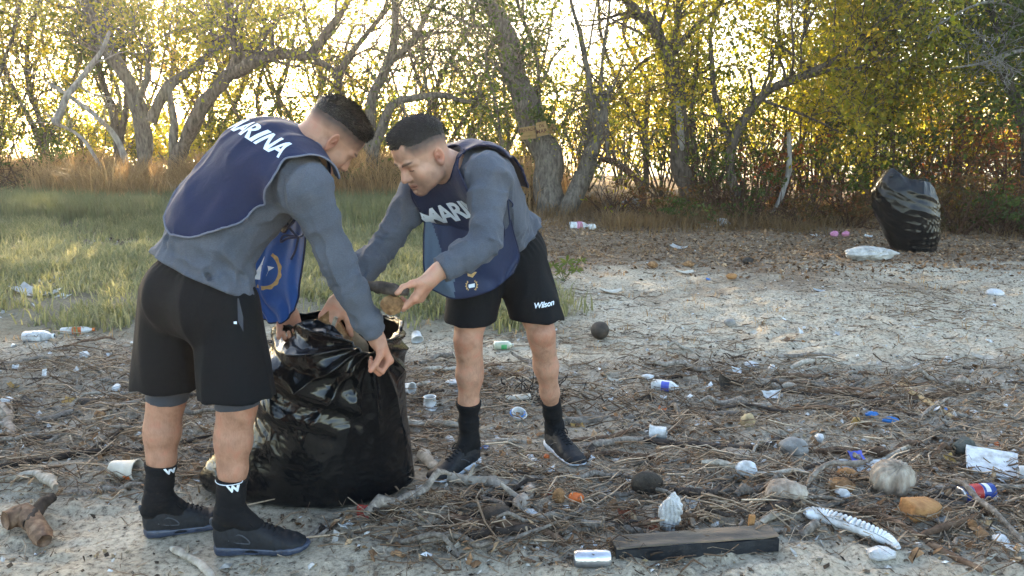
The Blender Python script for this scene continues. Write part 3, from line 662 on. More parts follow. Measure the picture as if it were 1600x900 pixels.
# ---- man on the left, seen from behind his right side
ja = dict(pelvis=J(310, 455, 2.47), neck=J(470, 228, 2.62), shR=J(478, 292, 2.42), shL=J(398, 243, 2.74),
          hipR=J(352, 475, 2.43), hipL=J(268, 468, 2.53), knR=J(372, 628, 2.42), knL=J(262, 618, 2.56), anR=J(359, 797, 2.40), anL=J(247, 778, 2.52),
          elR=J(533, 420, 2.46), wrR=J(588, 528, 2.53), elL=J(430, 370, 2.86), wrL=J(448, 484, 2.80), head=J(520, 211, 2.60))
ja['pelup'] = nz(np.array([.30, .22, 1.0]))
torf = nz(np.array([.80, .60, 0]))
oa = dict(j=ja, skin='skin_a', right=(.64, -.77, 0), dorsal=np.array([-.5, -.35, .8]), w=1.0, beard=.25, leghair=.62, shirt_off=.014,
          hF=hframe((.50, .42, -.76), (.72, .22, .62)), hs=1.0,
          fade=fade_a,
          handR=dict(d=(.35, .02, -.95), n=(-.75, -.55, -.2), side=-1, curl=curls(1.1, 1.5, .9), thumb=(.8, .9, .5, .35), sc=.98),
          handL=dict(d=(.25, -.1, -1), n=(.2, -.9, .1), side=1, curl=curls(.9, 1.4, .7), thumb=(.8, .6, .3, .3), sc=.98),
          cuffR=.012, cuffL=.02, hump=.035, lumbar=.04, foldR=.45, foldL=.6,
          footR=dict(f=nz((.965, .10, 0)), o=G(330, 866)+np.array([0, .03, .0]), sc=1.06, inn=1), footL=dict(f=nz((.94, .34, 0)), o=G(205, 838)+np.array([0, .04, 0]), sc=1.0, inn=-1),
          shlenR=.93, shlenL=.90, hemdirR=nz((.0, -.05, -1)), hemdirL=nz((.0, -.05, -1)), flare=.118, tights=True, tightsR=1.04, tightsL=1.03, sockR=.69, sockL=.66, shoe='chunky')
oa['hem'] = (J(300, 425, 2.45), nz((.42, .18, .9))); oa['waist'] = (J(310, 398, 2.47), nz((.22, .12, 1)))
man_a = thing('person', 'man seen from behind in black shorts and navy vest, bending over the bag', 'person', G(300, 850))
A = build_person(oa, man_a)
# ---- man on the right, bending towards the camera and the bag
jb = dict(pelvis=J(786, 395, 3.14), neck=J(712, 262, 2.86), shR=J(655, 303, 2.96), shL=J(764, 274, 2.72),
          hipR=J(748, 408, 3.08), hipL=J(812, 402, 3.16), knR=J(731, 530, 3.02), knL=J(846, 520, 3.06), anR=J(733, 684, 3.09), anL=J(866, 664, 3.27),
          elR=J(598, 382, 2.88), wrR=J(532, 468, 2.72), elL=J(757, 382, 2.62), wrL=J(676, 432, 2.54), head=J(658, 238, 2.74))
jb['pelup'] = nz(np.array([-.28, -.30, 1.0]))
ob = dict(j=jb, skin='skin_b', right=(-.7, .7, 0), dorsal=np.array([.5, .4, .75]), w=1.0, beard=.75, leghair=.85, shirt_off=.012,
          hF=hframe((-.62, -.52, -.53), (-.27, -.22, .94)), hs=1.0,
          fade=fade_b,
          handR=dict(d=(-.45, -.25, -.75), n=(.1, .75, -.5), side=1, curl=curls(.35, .5, .3), thumb=(.3, .3, .2, .8), sc=1.0),
          handL=dict(d=(-.58, -.12, -.80), n=(-.78, .30, .52), side=-1, curl=[(.22, .55, .5), (.30, .62, .5), (.36, .68, .5), (.42, .75, .5)], thumb=(.62, -.05, -.35, .62), sc=1.04, spread=.08),
          cuffR=.01, cuffL=.035, hump=.018, slim=.0045, foldR=.8, foldL=.75,
          footR=dict(f=nz((-.62, -.78, 0)), o=G(752, 738)+np.array([.0, .12, 0]), sc=.97, inn=1), footL=dict(f=nz((.42, -.90, 0)), o=G(862, 700)+np.array([.01, .10, 0]), sc=.97, inn=-1),
          shlenR=.76, shlenL=.80, hemdirR=nz((.0, 0, -1)), hemdirL=nz((.0, .0, -1)), flare=.104, sockR=.62, sockL=.72, shoe='runner')
ob['hem'] = (J(800, 380, 3.1), nz((-.45, -.30, .85))); ob['waist'] = (J(815, 362, 3.14), nz((-.25, -.25, 1)))
man_b = thing('person', 'man facing us in navy vest, bending forward with a husk in his hand', 'person', G(800, 725))
B = build_person(ob, man_b)

# ---- print and vests
def text_mesh(txt, size, bold=.02, shear=0.0, space=1.0, sub=.01):
    cu = bpy.data.curves.new('lettering', 'FONT'); cu.body = txt; cu.size = 1.0; cu.offset = bold; cu.align_x = 'CENTER'; cu.shear = shear; cu.space_character = space; cu.resolution_u = 3
    ob_ = bpy.data.objects.new('lettering', cu); C.objects.link(ob_); bpy.context.view_layer.update()
    me = bpy.data.meshes.new_from_object(ob_.evaluated_get(bpy.context.evaluated_depsgraph_get())); bpy.data.objects.remove(ob_)
    bm = bmesh.new(); bm.from_mesh(me); bmesh.ops.remove_doubles(bm, verts=bm.verts, dist=.0005)
    for v in bm.verts: v.co *= size
    bmesh.ops.triangulate(bm, faces=bm.faces)
    for _ in range(4):
        es = [e for e in bm.edges if e.calc_length() > sub]
        if not es: break
        bmesh.ops.subdivide_edges(bm, edges=es, cuts=1); bmesh.ops.triangulate(bm, faces=bm.faces)
    V = np.array([v.co[:] for v in bm.verts]); bm.verts.ensure_lookup_table(); F = [tuple(v.index for v in f.verts) for f in bm.faces]; bm.free()
    return V, F
def bvh_of(*obs):
    V = []; F = []; n = 0
    for o in obs:
        M = np.array(o.matrix_world) if o.parent is None else None
        q = np.array([v.co[:] for v in o.data.vertices]); r = o; off = np.zeros(3)
        while r is not None: off += np.array(r.location); r = r.parent
        V.append(q+off); F += [tuple(i+n for i in p.vertices) for p in o.data.polygons]; n += len(q)
    return BVHTree.FromPolygons([tuple(v) for v in np.concatenate(V)], F)
def project(bvh, P, n, lift=.002, far=.25):
    out = []; n = nz(n)
    for p in P:
        h = bvh.ray_cast(Vector(p+n*far), Vector(-n), far*2.5)
        out.append(np.array(h[0])+n*lift if h[0] is not None else np.asarray(p))
    return np.array(out)
def print_on(bvh, name, VF, at, right, up, n, mat, parent, lift=.002):
    V, F = VF; right = nz(right); up = nz(np.asarray(up)-right*np.dot(up, right)); P = np.asarray(at)+V[:, :1]*right+V[:, 1:2]*up
    Q = project(bvh, P, n, lift); ok = []
    for f in F:
        e = max(np.linalg.norm(Q[f[i]]-Q[f[i-1]]) for i in range(len(f))); e0 = max(np.linalg.norm(P[f[i]]-P[f[i-1]]) for i in range(len(f)))
        hit = all(abs(np.dot(Q[i]-P[i], nz(n))) > 1e-6 for i in f)
        if e < e0*2.2+.004 and hit: ok.append(f)
    return put(name, Q, ok, mat, parent, smooth=False)
def in_poly(P, poly):
    x, y = P[:, 0], P[:, 1]; c = np.zeros(len(P), bool); n = len(poly)
    for i in range(n):
        x1, y1 = poly[i]; x2, y2 = poly[(i+1) % n]
        m = ((y1 > y) != (y2 > y)) & (x < (x2-x1)*(y-y1)/(y2-y1+1e-12)+x1); c ^= m
    return c
def snap_poly(P, poly):
    best = np.full(len(P), 1e9); Q = P.copy(); poly = np.asarray(poly)
    for i in range(len(poly)):
        a, b = poly[i], poly[(i+1) % len(poly)]; ab = b-a; t = np.clip(((P-a)@ab)/(ab@ab), 0, 1); q = a+t[:, None]*ab; d = np.linalg.norm(P-q, axis=1); m = d < best; best[m] = d[m]; Q[m] = q[m]
    return Q
def boundary(F, n):
    e = np.concatenate([F[:, [i, (i+1) % 4]] for i in range(4)]); e = np.sort(e, 1); u, c = np.unique(e, axis=0, return_counts=True); b = np.zeros(n, bool); b[u[c == 1].ravel()] = True; return b
def vest_shell(H, half, side, name, mat, parent, pip, crease=.004, seed=0, extra=0.0, du=0.0):
    """half: outline in (u, w) on the wearer's right half, from the bottom centre up to the top centre"""
    TF, pel = H['TF'], H['pel']; half = np.asarray(half, float); hs = np.vstack([smooth_path(np.column_stack([half, np.zeros(len(half))]), 5)[:, :2]]); mir = hs[::-1]*np.array([-1, 1]); poly = np.vstack([hs, mir[1:-1]])+np.array([du, 0])
    def f(p):
        q = (p-pel)@TF.T; cr = vnoise(np.stack([q[:, 0]*20+seed, q[:, 2]*4, q[:, 1]*3], 1)); cr2 = vnoise(np.stack([q[:, 0]*9+q[:, 2]*9, q[:, 2]*6, q[:, 1]*3+seed], 1))
        return H['fvest'](p)-extra-(1-np.abs(cr)*2.2)*crease-(1-np.abs(cr2)*2)*crease*.8
    lo, hi = bounds([pel, H['neck'], pel+TF[0]*.2, pel-TF[0]*.2, H['neck']+TF[0]*.2, H['neck']-TF[0]*.2], .20)
    V, F = surf(f, lo, hi, .006); q = (V-pel)@TF.T
    m = in_poly(q[:, [0, 2]], poly) & (q[:, 1]*side > (np.interp(q[:, 2], [.30, .36, .43], [.10, .085, -.05]) if side > 0 else -.005))
    hd = (q[:, 1]*side > 0)
    nk = Cone(H['neck']-H['hn']*.05, H['neck']+H['hn']*.12, .062, .088)(V); m &= nk > 0
    V, F, _ = keep_faces(V, F, m); b = boundary(F, len(V)); q = (V-pel)@TF.T; s2 = snap_poly(q[b][:, [0, 2]], poly); dd = s2-q[b][:, [0, 2]]; dd *= (np.linalg.norm(dd, axis=1) < .008)[:, None]
    V[b] += dd[:, :1]*TF[0]+dd[:, 1:]*TF[2]
    o = put(name, V, F, mat, parent); md = o.modifiers.new('cloth', 'SOLIDIFY'); md.thickness = .004; md.offset = -1
    # piping along the edge: follow the boundary loop of the shell
    nb = {}; e = np.concatenate([F[:, [i, (i+1) % 4]] for i in range(4)]); es = np.sort(e, 1); u, c = np.unique(es, axis=0, return_counts=True); be = u[c == 1]
    for x, y in be: nb.setdefault(x, []).append(y); nb.setdefault(y, []).append(x)
    seen = set(); mb = MB()
    for s0 in list(nb):
        if s0 in seen: continue
        loop = [s0]; seen.add(s0); cur = s0
        while True:
            nx = [k for k in nb[cur] if k not in seen]
            if not nx: break
            cur = nx[0]; seen.add(cur); loop.append(cur)
        if len(loop) < 20: continue
        P = V[loop]; P = np.vstack([P, P[:3]])
        for _ in range(3): P[1:-1] = (P[:-2]+P[1:-1]*2+P[2:])/4
        tv, tf = tube(P[::2], .0034, 6, cap=False); mb.add(tv, tf)
    if mb.V: put('piping', mb.verts(), mb.F, pip, o)
    return o
def sheet(name, grid, mat, parent, n=(28, 30), wob=.006, seed=0, pip=None, mats=None, thick=.003):
    g = np.array([[J(*c) for c in row] for row in grid]); rows = np.array([smooth_path(r, 18) for r in g]); cols = np.array([smooth_path(rows[:, k], 18) for k in range(rows.shape[1])]).transpose(1, 0, 2)
    nu, nv = cols.shape[:2]; P = cols.reshape(-1, 3); nn = nz(np.cross(cols[-1, 0]-cols[0, 0], cols[0, -1]-cols[0, 0]))
    U, W_ = np.meshgrid(np.linspace(0, 1, nu), np.linspace(0, 1, nv), indexing='ij')
    w = (np.sin(W_*19+2.4*vnoise(np.stack([W_*3, U*2, U*0+seed], -1))*2)*wob*(.35+U)).reshape(-1, 1); P = P+nn*w
    F = grid_faces(nu, nv); mi = None
    if mats is not None: mat, fn = mats; cu = U[:-1, :-1].ravel(); cw = W_[:-1, :-1].ravel(); mi = fn(cu, cw)
    o = put(name, P, F, mat, parent, mats=mi); md = o.modifiers.new('cloth', 'SOLIDIFY'); md.thickness = thick; md.offset = 0
    if pip is not None:
        Q = P.reshape(nu, nv, 3); loop = np.vstack([Q[:, 0], Q[-1, 1:], Q[::-1, -1][1:]]); V, Fq = tube(loop, .0035, 6); put('piping', V, Fq, pip, o)
    return o
BACK = [(0, -.005), (.06, .00), (.12, .03), (.155, .09), (.165, .16), (.150, .24), (.120, .31), (.105, .36), (.125, .415), (.165, .46), (.19, .50), (.17, .58), (.10, .62), (0, .62)]
BACK_A = [(0, .118), (.045, .135), (.090, .168), (.122, .227), (.138, .293), (.158, .356), (.185, .41), (.188, .45), (.184, .50), (.196, .545), (.192, .60), (.12, .67), (0, .69)]
va = vest_shell(A, BACK_A, 1, 'vest_back', MAT['navy'], man_a, MAT['piping'], .0065, 1, du=.048)
FRONT = [(0, .28), (.08, .28), (.13, .31), (.115, .36), (.115, .42), (.14, .47), (.16, .52), (.13, .60), (.06, .62), (0, .62)]
va2 = vest_shell(A, [(u, w*A['L']/.52) for u, w in FRONT], -1, 'vest_front', MAT['navy_front'], man_a, MAT['dark_piping'], .003, 5)
bva = bvh_of(va)
TF = A['TF']; c0 = A['pel']+TF[2]*.492+TF[0]*.062
print_on(bva, 'lettering', text_mesh('MARINA', .084, .022, 0, .90), c0, TF[0], TF[2], TF[1], MAT['white_print'], va)
pa = sheet('vest_panel', [[(392, 392, 2.74), (425, 368, 2.72), (455, 345, 2.68), (480, 335, 2.62)], [(388, 430, 2.76), (420, 420, 2.73), (450, 408, 2.70), (476, 395, 2.64)],
      [(394, 465, 2.78), (420, 468, 2.76), (447, 462, 2.72), (468, 450, 2.68)], [(408, 498, 2.79), (425, 504, 2.77), (443, 503, 2.74), (460, 484, 2.71)]], MAT['blue'], man_a, wob=.005, seed=3, pip=MAT['dark_piping'])
bpa = bvh_of(pa); ec = J(409, 420, 2.74)
def arc_vf(r0, r1, a0, a1, n=40, wav=0.0):
    a = np.linspace(a0, a1, n); w = 1+wav*np.sin(a*14); V = np.concatenate([np.column_stack([np.cos(a)*r0, np.sin(a)*r0, a*0]), np.column_stack([np.cos(a)*r1*w, np.sin(a)*r1*w, a*0])]); F = [(i, i+1, n+i+1, n+i) for i in range(n-1)]; return V, F
print_on(bpa, 'emblem_ring', arc_vf(.064, .078, -2.0, .85, wav=.03), ec, (1, 0, 0), (0, 0, 1), (0, -1, .15), MAT['gold_print'], pa)
star = [(-.040, -.028), (-.015, -.030), (.004, -.020), (.012, -.006), (.030, .004), (.012, .008), (.004, .034), (-.010, .012), (-.022, -.004)]
print_on(bpa, 'emblem', (np.array([(x*1.35+.01, y*1.35, 0) for x, y in star]), [(0, 1, 2), (0, 2, 8), (2, 3, 8), (3, 7, 8), (3, 5, 7), (3, 4, 5), (5, 6, 7)]), ec, (1, 0, 0), (0, 0, 1), (0, -1, .15), MAT['white_print'], pa)
# side ties of the vest
mb = MB()
for pts in ([(431, 300, 2.47), (442, 330, 2.50), (452, 355, 2.53), (466, 371, 2.55)], [(466, 371, 2.55), (450, 372, 2.53), (439, 378, 2.53), (444, 368, 2.54), (464, 370, 2.55)], [(466, 371, 2.55), (462, 390, 2.57), (455, 405, 2.59)], [(466, 371, 2.55), (474, 366, 2.58), (480, 350, 2.62)]):
    V, Fq = tube(smooth_path([J(*p) for p in pts], 4), .0042, 6); mb.add(V, Fq)
put('tie', mb.verts(), mb.F, MAT['navy_front'], man_a)
# man at the right: back panel, chest panel, hanging front
BACK_B = [(0, .22), (.08, .225), (.15, .26), (.19, .32), (.17, .38), (.155, .42), (.165, .46), (.185, .50), (.17, .58), (.10, .62), (0, .62)]
vb0 = vest_shell(B, [(u, w*B['L']/.52) for u, w in BACK_B], 1, 'vest_back', MAT['navy'], man_b, MAT['dark_piping'], .003, 2)
FRONT_B = [(0, .20), (.08, .20), (.135, .23), (.145, .33), (.140, .38), (.125, .44), (.145, .52), (.13, .60), (.06, .62), (0, .62)]
vb = vest_shell(B, [(u, w*B['L']/.52) for u, w in FRONT_B], -1, 'vest_front', MAT['navy_front'], man_b, MAT['dark_piping'], .003, 8)
pb = sheet('vest_panel', [[(664, 345, 2.91), (700, 352, 2.91), (745, 345, 2.88), (793, 318, 2.90)], [(662, 380, 2.89), (702, 395, 2.89), (755, 388, 2.87), (802, 362, 2.92)],
      [(663, 425, 2.87), (705, 438, 2.86), (762, 430, 2.87), (811, 400, 2.95)], [(674, 452, 2.87), (712, 466, 2.86), (765, 454, 2.87), (802, 426, 2.95)]], None, man_b, wob=.004, seed=7, pip=MAT['dark_piping'],
      mats=([MAT['navy_front'], MAT['sheer']], lambda u, w: ((w < .10+.42*u) & (w < .42-.1*u)).astype(int)))
bpb = bvh_of(pb); TFb = B['TF']
bvb = bvh_of(vb)
fr = nz(J(760, 324, 2.72)-J(660, 350, 2.86))
tmv, tmf = text_mesh('MARINA', .122, .030, 0, .86); tmv[:, 0] *= .80
print_on(bvb, 'lettering', (tmv, tmf), J(717, 351, 2.80), fr, (0, 0, 1), (-.35, -.9, -.35), MAT['white_print'], vb, .005)
ec = J(737, 446, 2.86)
print_on(bpb, 'emblem_ring', arc_vf(.018, .023, -1.0, 1.0, wav=.1), ec, (1, .2, 0), (0, 0, 1), (0, -1, .1), MAT['gold_print'], pb)
print_on(bpb, 'emblem_ring', arc_vf(.018, .023, 2.3, 4.1, wav=.1), ec, (1, .2, 0), (0, 0, 1), (0, -1, .1), MAT['gold_print'], pb)
print_on(bpb, 'emblem', (np.array([(-.012, -.004, 0), (.012, .001, 0), (.012, .008, 0), (-.012, .004, 0), (-.010, -.010, 0), (.012, -.006, 0)]), [(0, 1, 2, 3), (4, 5, 1, 0)]), ec, (1, .2, 0), (0, 0, 1), (0, -1, .1), MAT['white_print'], pb)
print_on(bpb, 'emblem', (np.array([(-.015, .036, 0), (.004, .030, 0), (.020, .050, 0), (.012, .052, 0), (-.002, .042, 0), (-.016, .046, 0)]), [(0, 1, 4, 5), (1, 2, 3, 4)]), ec, (1, .2, 0), (0, 0, 1), (0, -1, .1), MAT['gold_print'], pb)
mb = MB()
for pts in ([(793, 296, 2.86), (794, 320, 2.84), (797, 350, 2.86)], [(793, 310, 2.85), (801, 318, 2.86), (800, 324, 2.86)]):
    V, Fq = tube(smooth_path([J(*p) for p in pts], 4), .0035, 6); mb.add(V, Fq)
put('tie', mb.verts(), mb.F, MAT['navy_front'], man_b)
# brand print on shorts and socks
bs = bvh_of(B['shorts']); print_on(bs, 'lettering', text_mesh('Wilson', .030, .02, .25, .95), J(850, 479, 3.0), (1, .1, .10), (0, 0, 1), (0, -1, 0), MAT['white_print'], B['shorts'], .003)
for ob_ in [c for c in man_a.children if c.name.startswith('sock')]:
    bs = bvh_of(ob_); c = np.array([v.co[:] for v in ob_.data.vertices]).mean(0)+np.array(man_a.location); hi = max(v.co.z for v in ob_.data.vertices)+man_a.location.z
    if c[0] > -.95: at = J(362, 774, 2.33); nr = np.array([.05, -1, 0.1])
    else: at = J(268, 741, 2.5); nr = np.array([.45, -.9, .1])
    print_on(bs, 'lettering', text_mesh('w', .052, .025, .15), at, np.cross((0, 0, 1), -nr), (0, 0, 1), nr, MAT['white_print'], ob_, .002)
    if c[0] > -.95:
        n = 24; a = np.linspace(0, 2*math.pi, n, endpoint=False); top = hi-.012
        vv = np.array([v.co[:] for v in ob_.data.vertices])+np.array(man_a.location); ring = vv[np.abs(vv[:, 2]-top) < .006]; cc = ring.mean(0)
        loop = []
        for t in a:
            d = np.array([math.cos(t), math.sin(t), 0]); h = bs.ray_cast(Vector(cc+d*.15), Vector(-d), .3); loop.append(np.array(h[0])+d*.001 if h[0] is not None else cc+d*.05)
        loop.append(loop[0]); V, Fq = tube(np.array(loop), .0016, 5, cap=False); put('stripe', V, Fq, MAT['white_print'], ob_)

bz = bvh_of(A['shorts']); print_on(bz, 'pocket_slit', (np.array([(-.002, .05, 0), (.002, .05, 0), (.012, -.01, 0), (.010, -.055, 0), (-.004, -.02, 0)]), [(0, 1, 2, 3, 4)]), J(371, 497, 2.3), (1, .1, 0), (0, 0, 1), (.25, -1, 0), MAT['grey_tights'], A['shorts'], .003)
print_on(bz, 'zip_pull', (np.array([(-.005, -.004, 0), (.004, -.006, 0), (.004, .003, 0), (-.005, .003, 0)]), [(0, 1, 2, 3)]), J(366, 508, 2.3), (1, .1, 0), (0, 0, 1), (.25, -1, 0), MAT['white_print'], A['shorts'], .005)
# ---------------------------------------------------------------- ground
def wrack(x, y):
    """how much beach litter lies at a place: the bands seen along the shore"""
    n = vnoise(np.stack([x*.9, y*.9, x*0+2.2], -1)); n2 = vnoise(np.stack([x*2.3, y*2.6, x*0+8.2], -1))
    edge = np.interp(x, [-3, -1.2, 0, 1.2, 2.4, 4], [4.9, 4.9, 4.7, 4.6, 4.75, 4.9])+n*.35
    near = np.interp(x, [-2, -.9, -.3, .4, 1.2, 2.2], [2.75, 2.70, 2.30, 2.30, 2.42, 2.15])+n2*.12
    w = sstep(edge+.25, edge-.25, y)*sstep(near-.10, near+.22, y)
    gap = np.exp(-((x-1.5)/.9)**2-((y-3.35)/.32)**2)*.55+np.exp(-((x-.35)/.5)**2-((y-4.15)/.3)**2)*.5+np.exp(-((x+1.5)/.8)**2-((y-2.6)/.28)**2)*.6
    return np.clip(w*(1-gap)*(.75+.5*n2), 0, 1.2)
def height(x, y):
    x = np.asarray(x, float); y = np.asarray(y, float)
    P = lambda sx, sy, o=0.: np.stack([x*sx+o, y*sy+o, x*0+o*.7], -1)
    h = .035*vnoise(P(.7, .7, 3.1))*sstep(2.8, 5, y)
    h = h+.012*vnoise(P(3.1, 3.4, 1.3))
    ft = np.abs(vnoise(P(6.2, 8.5, 7.7)))+.5*np.abs(vnoise(P(13, 17, 1.7))); h = h+(.040*np.minimum(ft, .7)-.016)*sstep(2.0, 2.4, y)*sstep(12, 7, y)*(.35+.65*sstep(.25, -.05, vnoise(P(.8, .8, 5.5))))
    h = h+.009*vnoise(P(13, 19, 2.7))*sstep(10, 6, y)+.003*vnoise(P(34, 40, 4.7))*sstep(5, 3.4, y)
    w = wrack(x, y); h = h+.018*w*(.4+vnoise(P(6, 6, 9.9)))
    # low grassy rise at the left, edge of the scrub
    g = sstep(.35, -.6, x+.12*(y-6))*sstep(4.75, 5.6, y); h = h+g*.06*sstep(4.8, 6.5, y)
    h = h+.12*sstep(9.2, 11.0, y+.35*vnoise(P(.5, .5, 6.1)))+.10*sstep(11, 16, y)-.9*sstep(20, 30, y)
    h = h+.05*sstep(1.6, 3.4, x)*sstep(5.4, 7, y)*sstep(10, 8.4, y)
    # hollows under the shoes
    for c in (ja['anR'], ja['anL'], jb['anR'], jb['anL']):
        m = np.exp(-(((x-c[0])**2+(y-c[1])**2)/.26**2)**2); h = h*(1-m)-.004*m
    m = np.exp(-(((x+.62)**2/.42**2+(y-2.98)**2/.30**2))**2); h = h*(1-m)
    return h
def hz(x, y): return float(height(np.array([x]), np.array([y]))[0])
def GP(px, py, lift=0.0):
    """point of the real ground seen at a photo pixel"""
    p = G(px, py, 0.0)
    for _ in range(6): p = G(px, py, hz(p[0], p[1]))
    p[2] += lift; return p
nr, nc = 560, 520
yy = np.concatenate([1.1*np.exp(np.linspace(0, math.log(22/1.1), nr)), np.geomspace(23, 60, 20)]); uu = np.linspace(-1, 1, nc); uu = uu*(.75+.25*uu**2)
Yg, Ug = np.meshgrid(yy, uu, indexing='ij'); Xg = Ug*(Yg*.86+1.3)
jx = np.random.default_rng(3).random(Xg.shape)-.5; Zg = height(Xg, Yg)
gv = np.stack([Xg, Yg, Zg], -1).reshape(-1, 3); gf = grid_faces(len(yy), nc)[:, ::-1]
# masks stored on the ground: r = litter, g = under grass, b = leaf litter near the scrub
xs, ys = gv[:, 0], gv[:, 1]
gm = np.zeros((len(gv), 3), np.float32); gm[:, 0] = wrack(xs, ys)
ng = vnoise(np.stack([xs*.8, ys*.8, xs*0], -1)); ng3 = vnoise(np.stack([xs*4, ys*4, xs*0+5], -1))
gm[:, 1] = sstep(.55, -.35, xs+.10*(ys-6)+ng*.35)*sstep(4.7, 5.5, ys+ng3*.25)
gm[:, 2] = np.clip(sstep(7.0, 9.6, ys+ng*1.4+ng3*.6+.9*sstep(1.0, 4, xs))+.35*sstep(.45, .8, vnoise(np.stack([xs*1.7, ys*2.2, xs*0+3], -1)))*sstep(5, 6.5, ys), 0, 1)
m, nt, b = new_mat('beach_sand'); L = nt.links
tc = nd(nt, 'ShaderNodeTexCoord'); at = nd(nt, 'ShaderNodeVertexColor', layer_name='mask'); sp = nd(nt, 'ShaderNodeSeparateColor'); L.new(at.outputs[0], sp.inputs[0])
n1 = nd(nt, 'ShaderNodeTexNoise', i_Scale=3.2, i_Detail=8, i_Roughness=.65); L.new(tc.outputs['Object'], n1.inputs['Vector'])
r1 = ramp(nt, [(.30, (.34, .295, .23)), (.52, (.455, .405, .325)), (.75, (.54, .49, .405))]); L.new(n1.outputs[0], r1.inputs[0])
n2 = nd(nt, 'ShaderNodeTexNoise', i_Scale=46, i_Detail=6, i_Roughness=.75); L.new(tc.outputs['Object'], n2.inputs['Vector'])
def mixcol(fac, a, c, blend='MIX'):
    x = nd(nt, 'ShaderNodeMix', data_type='RGBA', blend_type=blend)
    if isinstance(fac, float): x.inputs[0].default_value = fac
    else: L.new(fac, x.inputs[0])
    for s_, v in ((6, a), (7, c)):
        if isinstance(v, tuple): x.inputs[s_].default_value = (*v, 1)
        else: L.new(v, x.inputs[s_])
    return x.outputs[2]
def mth(op, a, c=None):
    x = nd(nt, 'ShaderNodeMath', operation=op)
    for i, v in enumerate((a, c)):
        if v is None: continue
        if isinstance(v, (int, float)): x.inputs[i].default_value = v
        else: L.new(v, x.inputs[i])
    return x.outputs[0]
r2 = ramp(nt, [(.36, (.25, .23, .22)), (.46, (.75, .74, .73)), (.6, (1.05, 1.04, 1.02)), (.72, (1.2, 1.19, 1.16))]); L.new(n2.outputs[0], r2.inputs[0])
c = mixcol(1.0, r1.outputs[0], r2.outputs[0], 'MULTIPLY'); dry_ = ramp(nt, [(0, (1.28, 1.26, 1.22)), (.35, (1, 1, 1)), (1, (.92, .92, .92))]); L.new(sp.outputs[0], dry_.inputs[0]); c = mixcol(1.0, c, dry_.outputs[0], 'MULTIPLY')
vo = nd(nt, 'ShaderNodeTexVoronoi', i_Scale=85); L.new(tc.outputs['Object'], vo.inputs['Vector']); rv = ramp(nt, [(.0, (1, 1, 1)), (.14, (1, 1, 1)), (.2, (0, 0, 0))]); L.new(vo.outputs['Distance'], rv.inputs[0])
vc = nd(nt, 'ShaderNodeSeparateColor'); L.new(vo.outputs['Color'], vc.inputs[0]); pick = mth('GREATER_THAN', vc.outputs[0], .72); rc = ramp(nt, [(.0, (.62, .60, .55)), (.35, (.08, .06, .05)), (.6, (.22, .12, .07)), (1, (.45, .40, .32))], 'CONSTANT'); L.new(vc.outputs[1], rc.inputs[0])
fl = mth('MULTIPLY', rv.outputs[0], pick); dens = mth('MINIMUM', mth('ADD', mth('MULTIPLY', sp.outputs[0], .9), mth('ADD', .35, sp.outputs[2])), 1.0)
c = mixcol(mth('MULTIPLY', fl, dens), c, rc.outputs[0])
n3 = nd(nt, 'ShaderNodeTexNoise', i_Scale=24, i_Detail=5, i_Roughness=.7, i_Distortion=.6); L.new(tc.outputs['Object'], n3.inputs['Vector'])
rl = ramp(nt, [(.35, (.075, .045, .028)), (.5, (.17, .105, .062)), (.62, (.27, .17, .10)), (.75, (.36, .27, .19))]); L.new(n3.outputs[0], rl.inputs[0])
n4 = nd(nt, 'ShaderNodeTexNoise', i_Scale=9, i_Detail=6, i_Roughness=.7); L.new(tc.outputs['Object'], n4.inputs['Vector'])
lit = mth('MULTIPLY', sp.outputs[2], 1.0); rk = ramp(nt, [(.0, (0, 0, 0)), (1, (1, 1, 1))]); L.new(mth('SUBTRACT', mth('ADD', lit, mth('MULTIPLY', n4.outputs[0], .9)), .55), rk.inputs[0]); c = mixcol(mth('MULTIPLY', rk.outputs[0], .85), c, rl.outputs[0])
rw = ramp(nt, [(.34, (.16, .13, .10)), (.54, (.34, .30, .245)), (.70, (.46, .42, .36))]); L.new(n3.outputs[0], rw.inputs[0])
rq = ramp(nt, [(.0, (0, 0, 0)), (1, (1, 1, 1))]); L.new(mth('SUBTRACT', mth('ADD', sp.outputs[0], mth('MULTIPLY', n4.outputs[0], .9)), .62), rq.inputs[0]); c = mixcol(mth('MULTIPLY', rq.outputs[0], .62), c, rw.outputs[0])
c = mixcol(mth('MULTIPLY', sp.outputs[1], .7), c, (.13, .115, .075))
L.new(c, b.inputs['Base Color']); b.inputs['Roughness'].default_value = .93; b.inputs['Specular IOR Level'].default_value = .15
bh = mth('ADD', mth('MULTIPLY', n2.outputs[0], .7), mth('MULTIPLY', n3.outputs[0], .6)); bp = nd(nt, 'ShaderNodeBump', i_Strength=.9, i_Distance=.028); L.new(bh, bp.inputs['Height'])
n5 = nd(nt, 'ShaderNodeTexNoise', i_Scale=260, i_Detail=3); L.new(tc.outputs['Object'], n5.inputs['Vector']); bp2 = nd(nt, 'ShaderNodeBump', i_Strength=.5, i_Distance=.003); L.new(n5.outputs[0], bp2.inputs['Height']); L.new(bp.outputs[0], bp2.inputs['Normal']); L.new(bp2.outputs[0], b.inputs['Normal'])
gme = mesh('ground', gv, gf[:, ::-1]); go = link('ground', gme, m); colattr(gme, 'mask', gm); tag(go, 'grey beach sand strewn with driftwood and leaf litter', kind='structure')
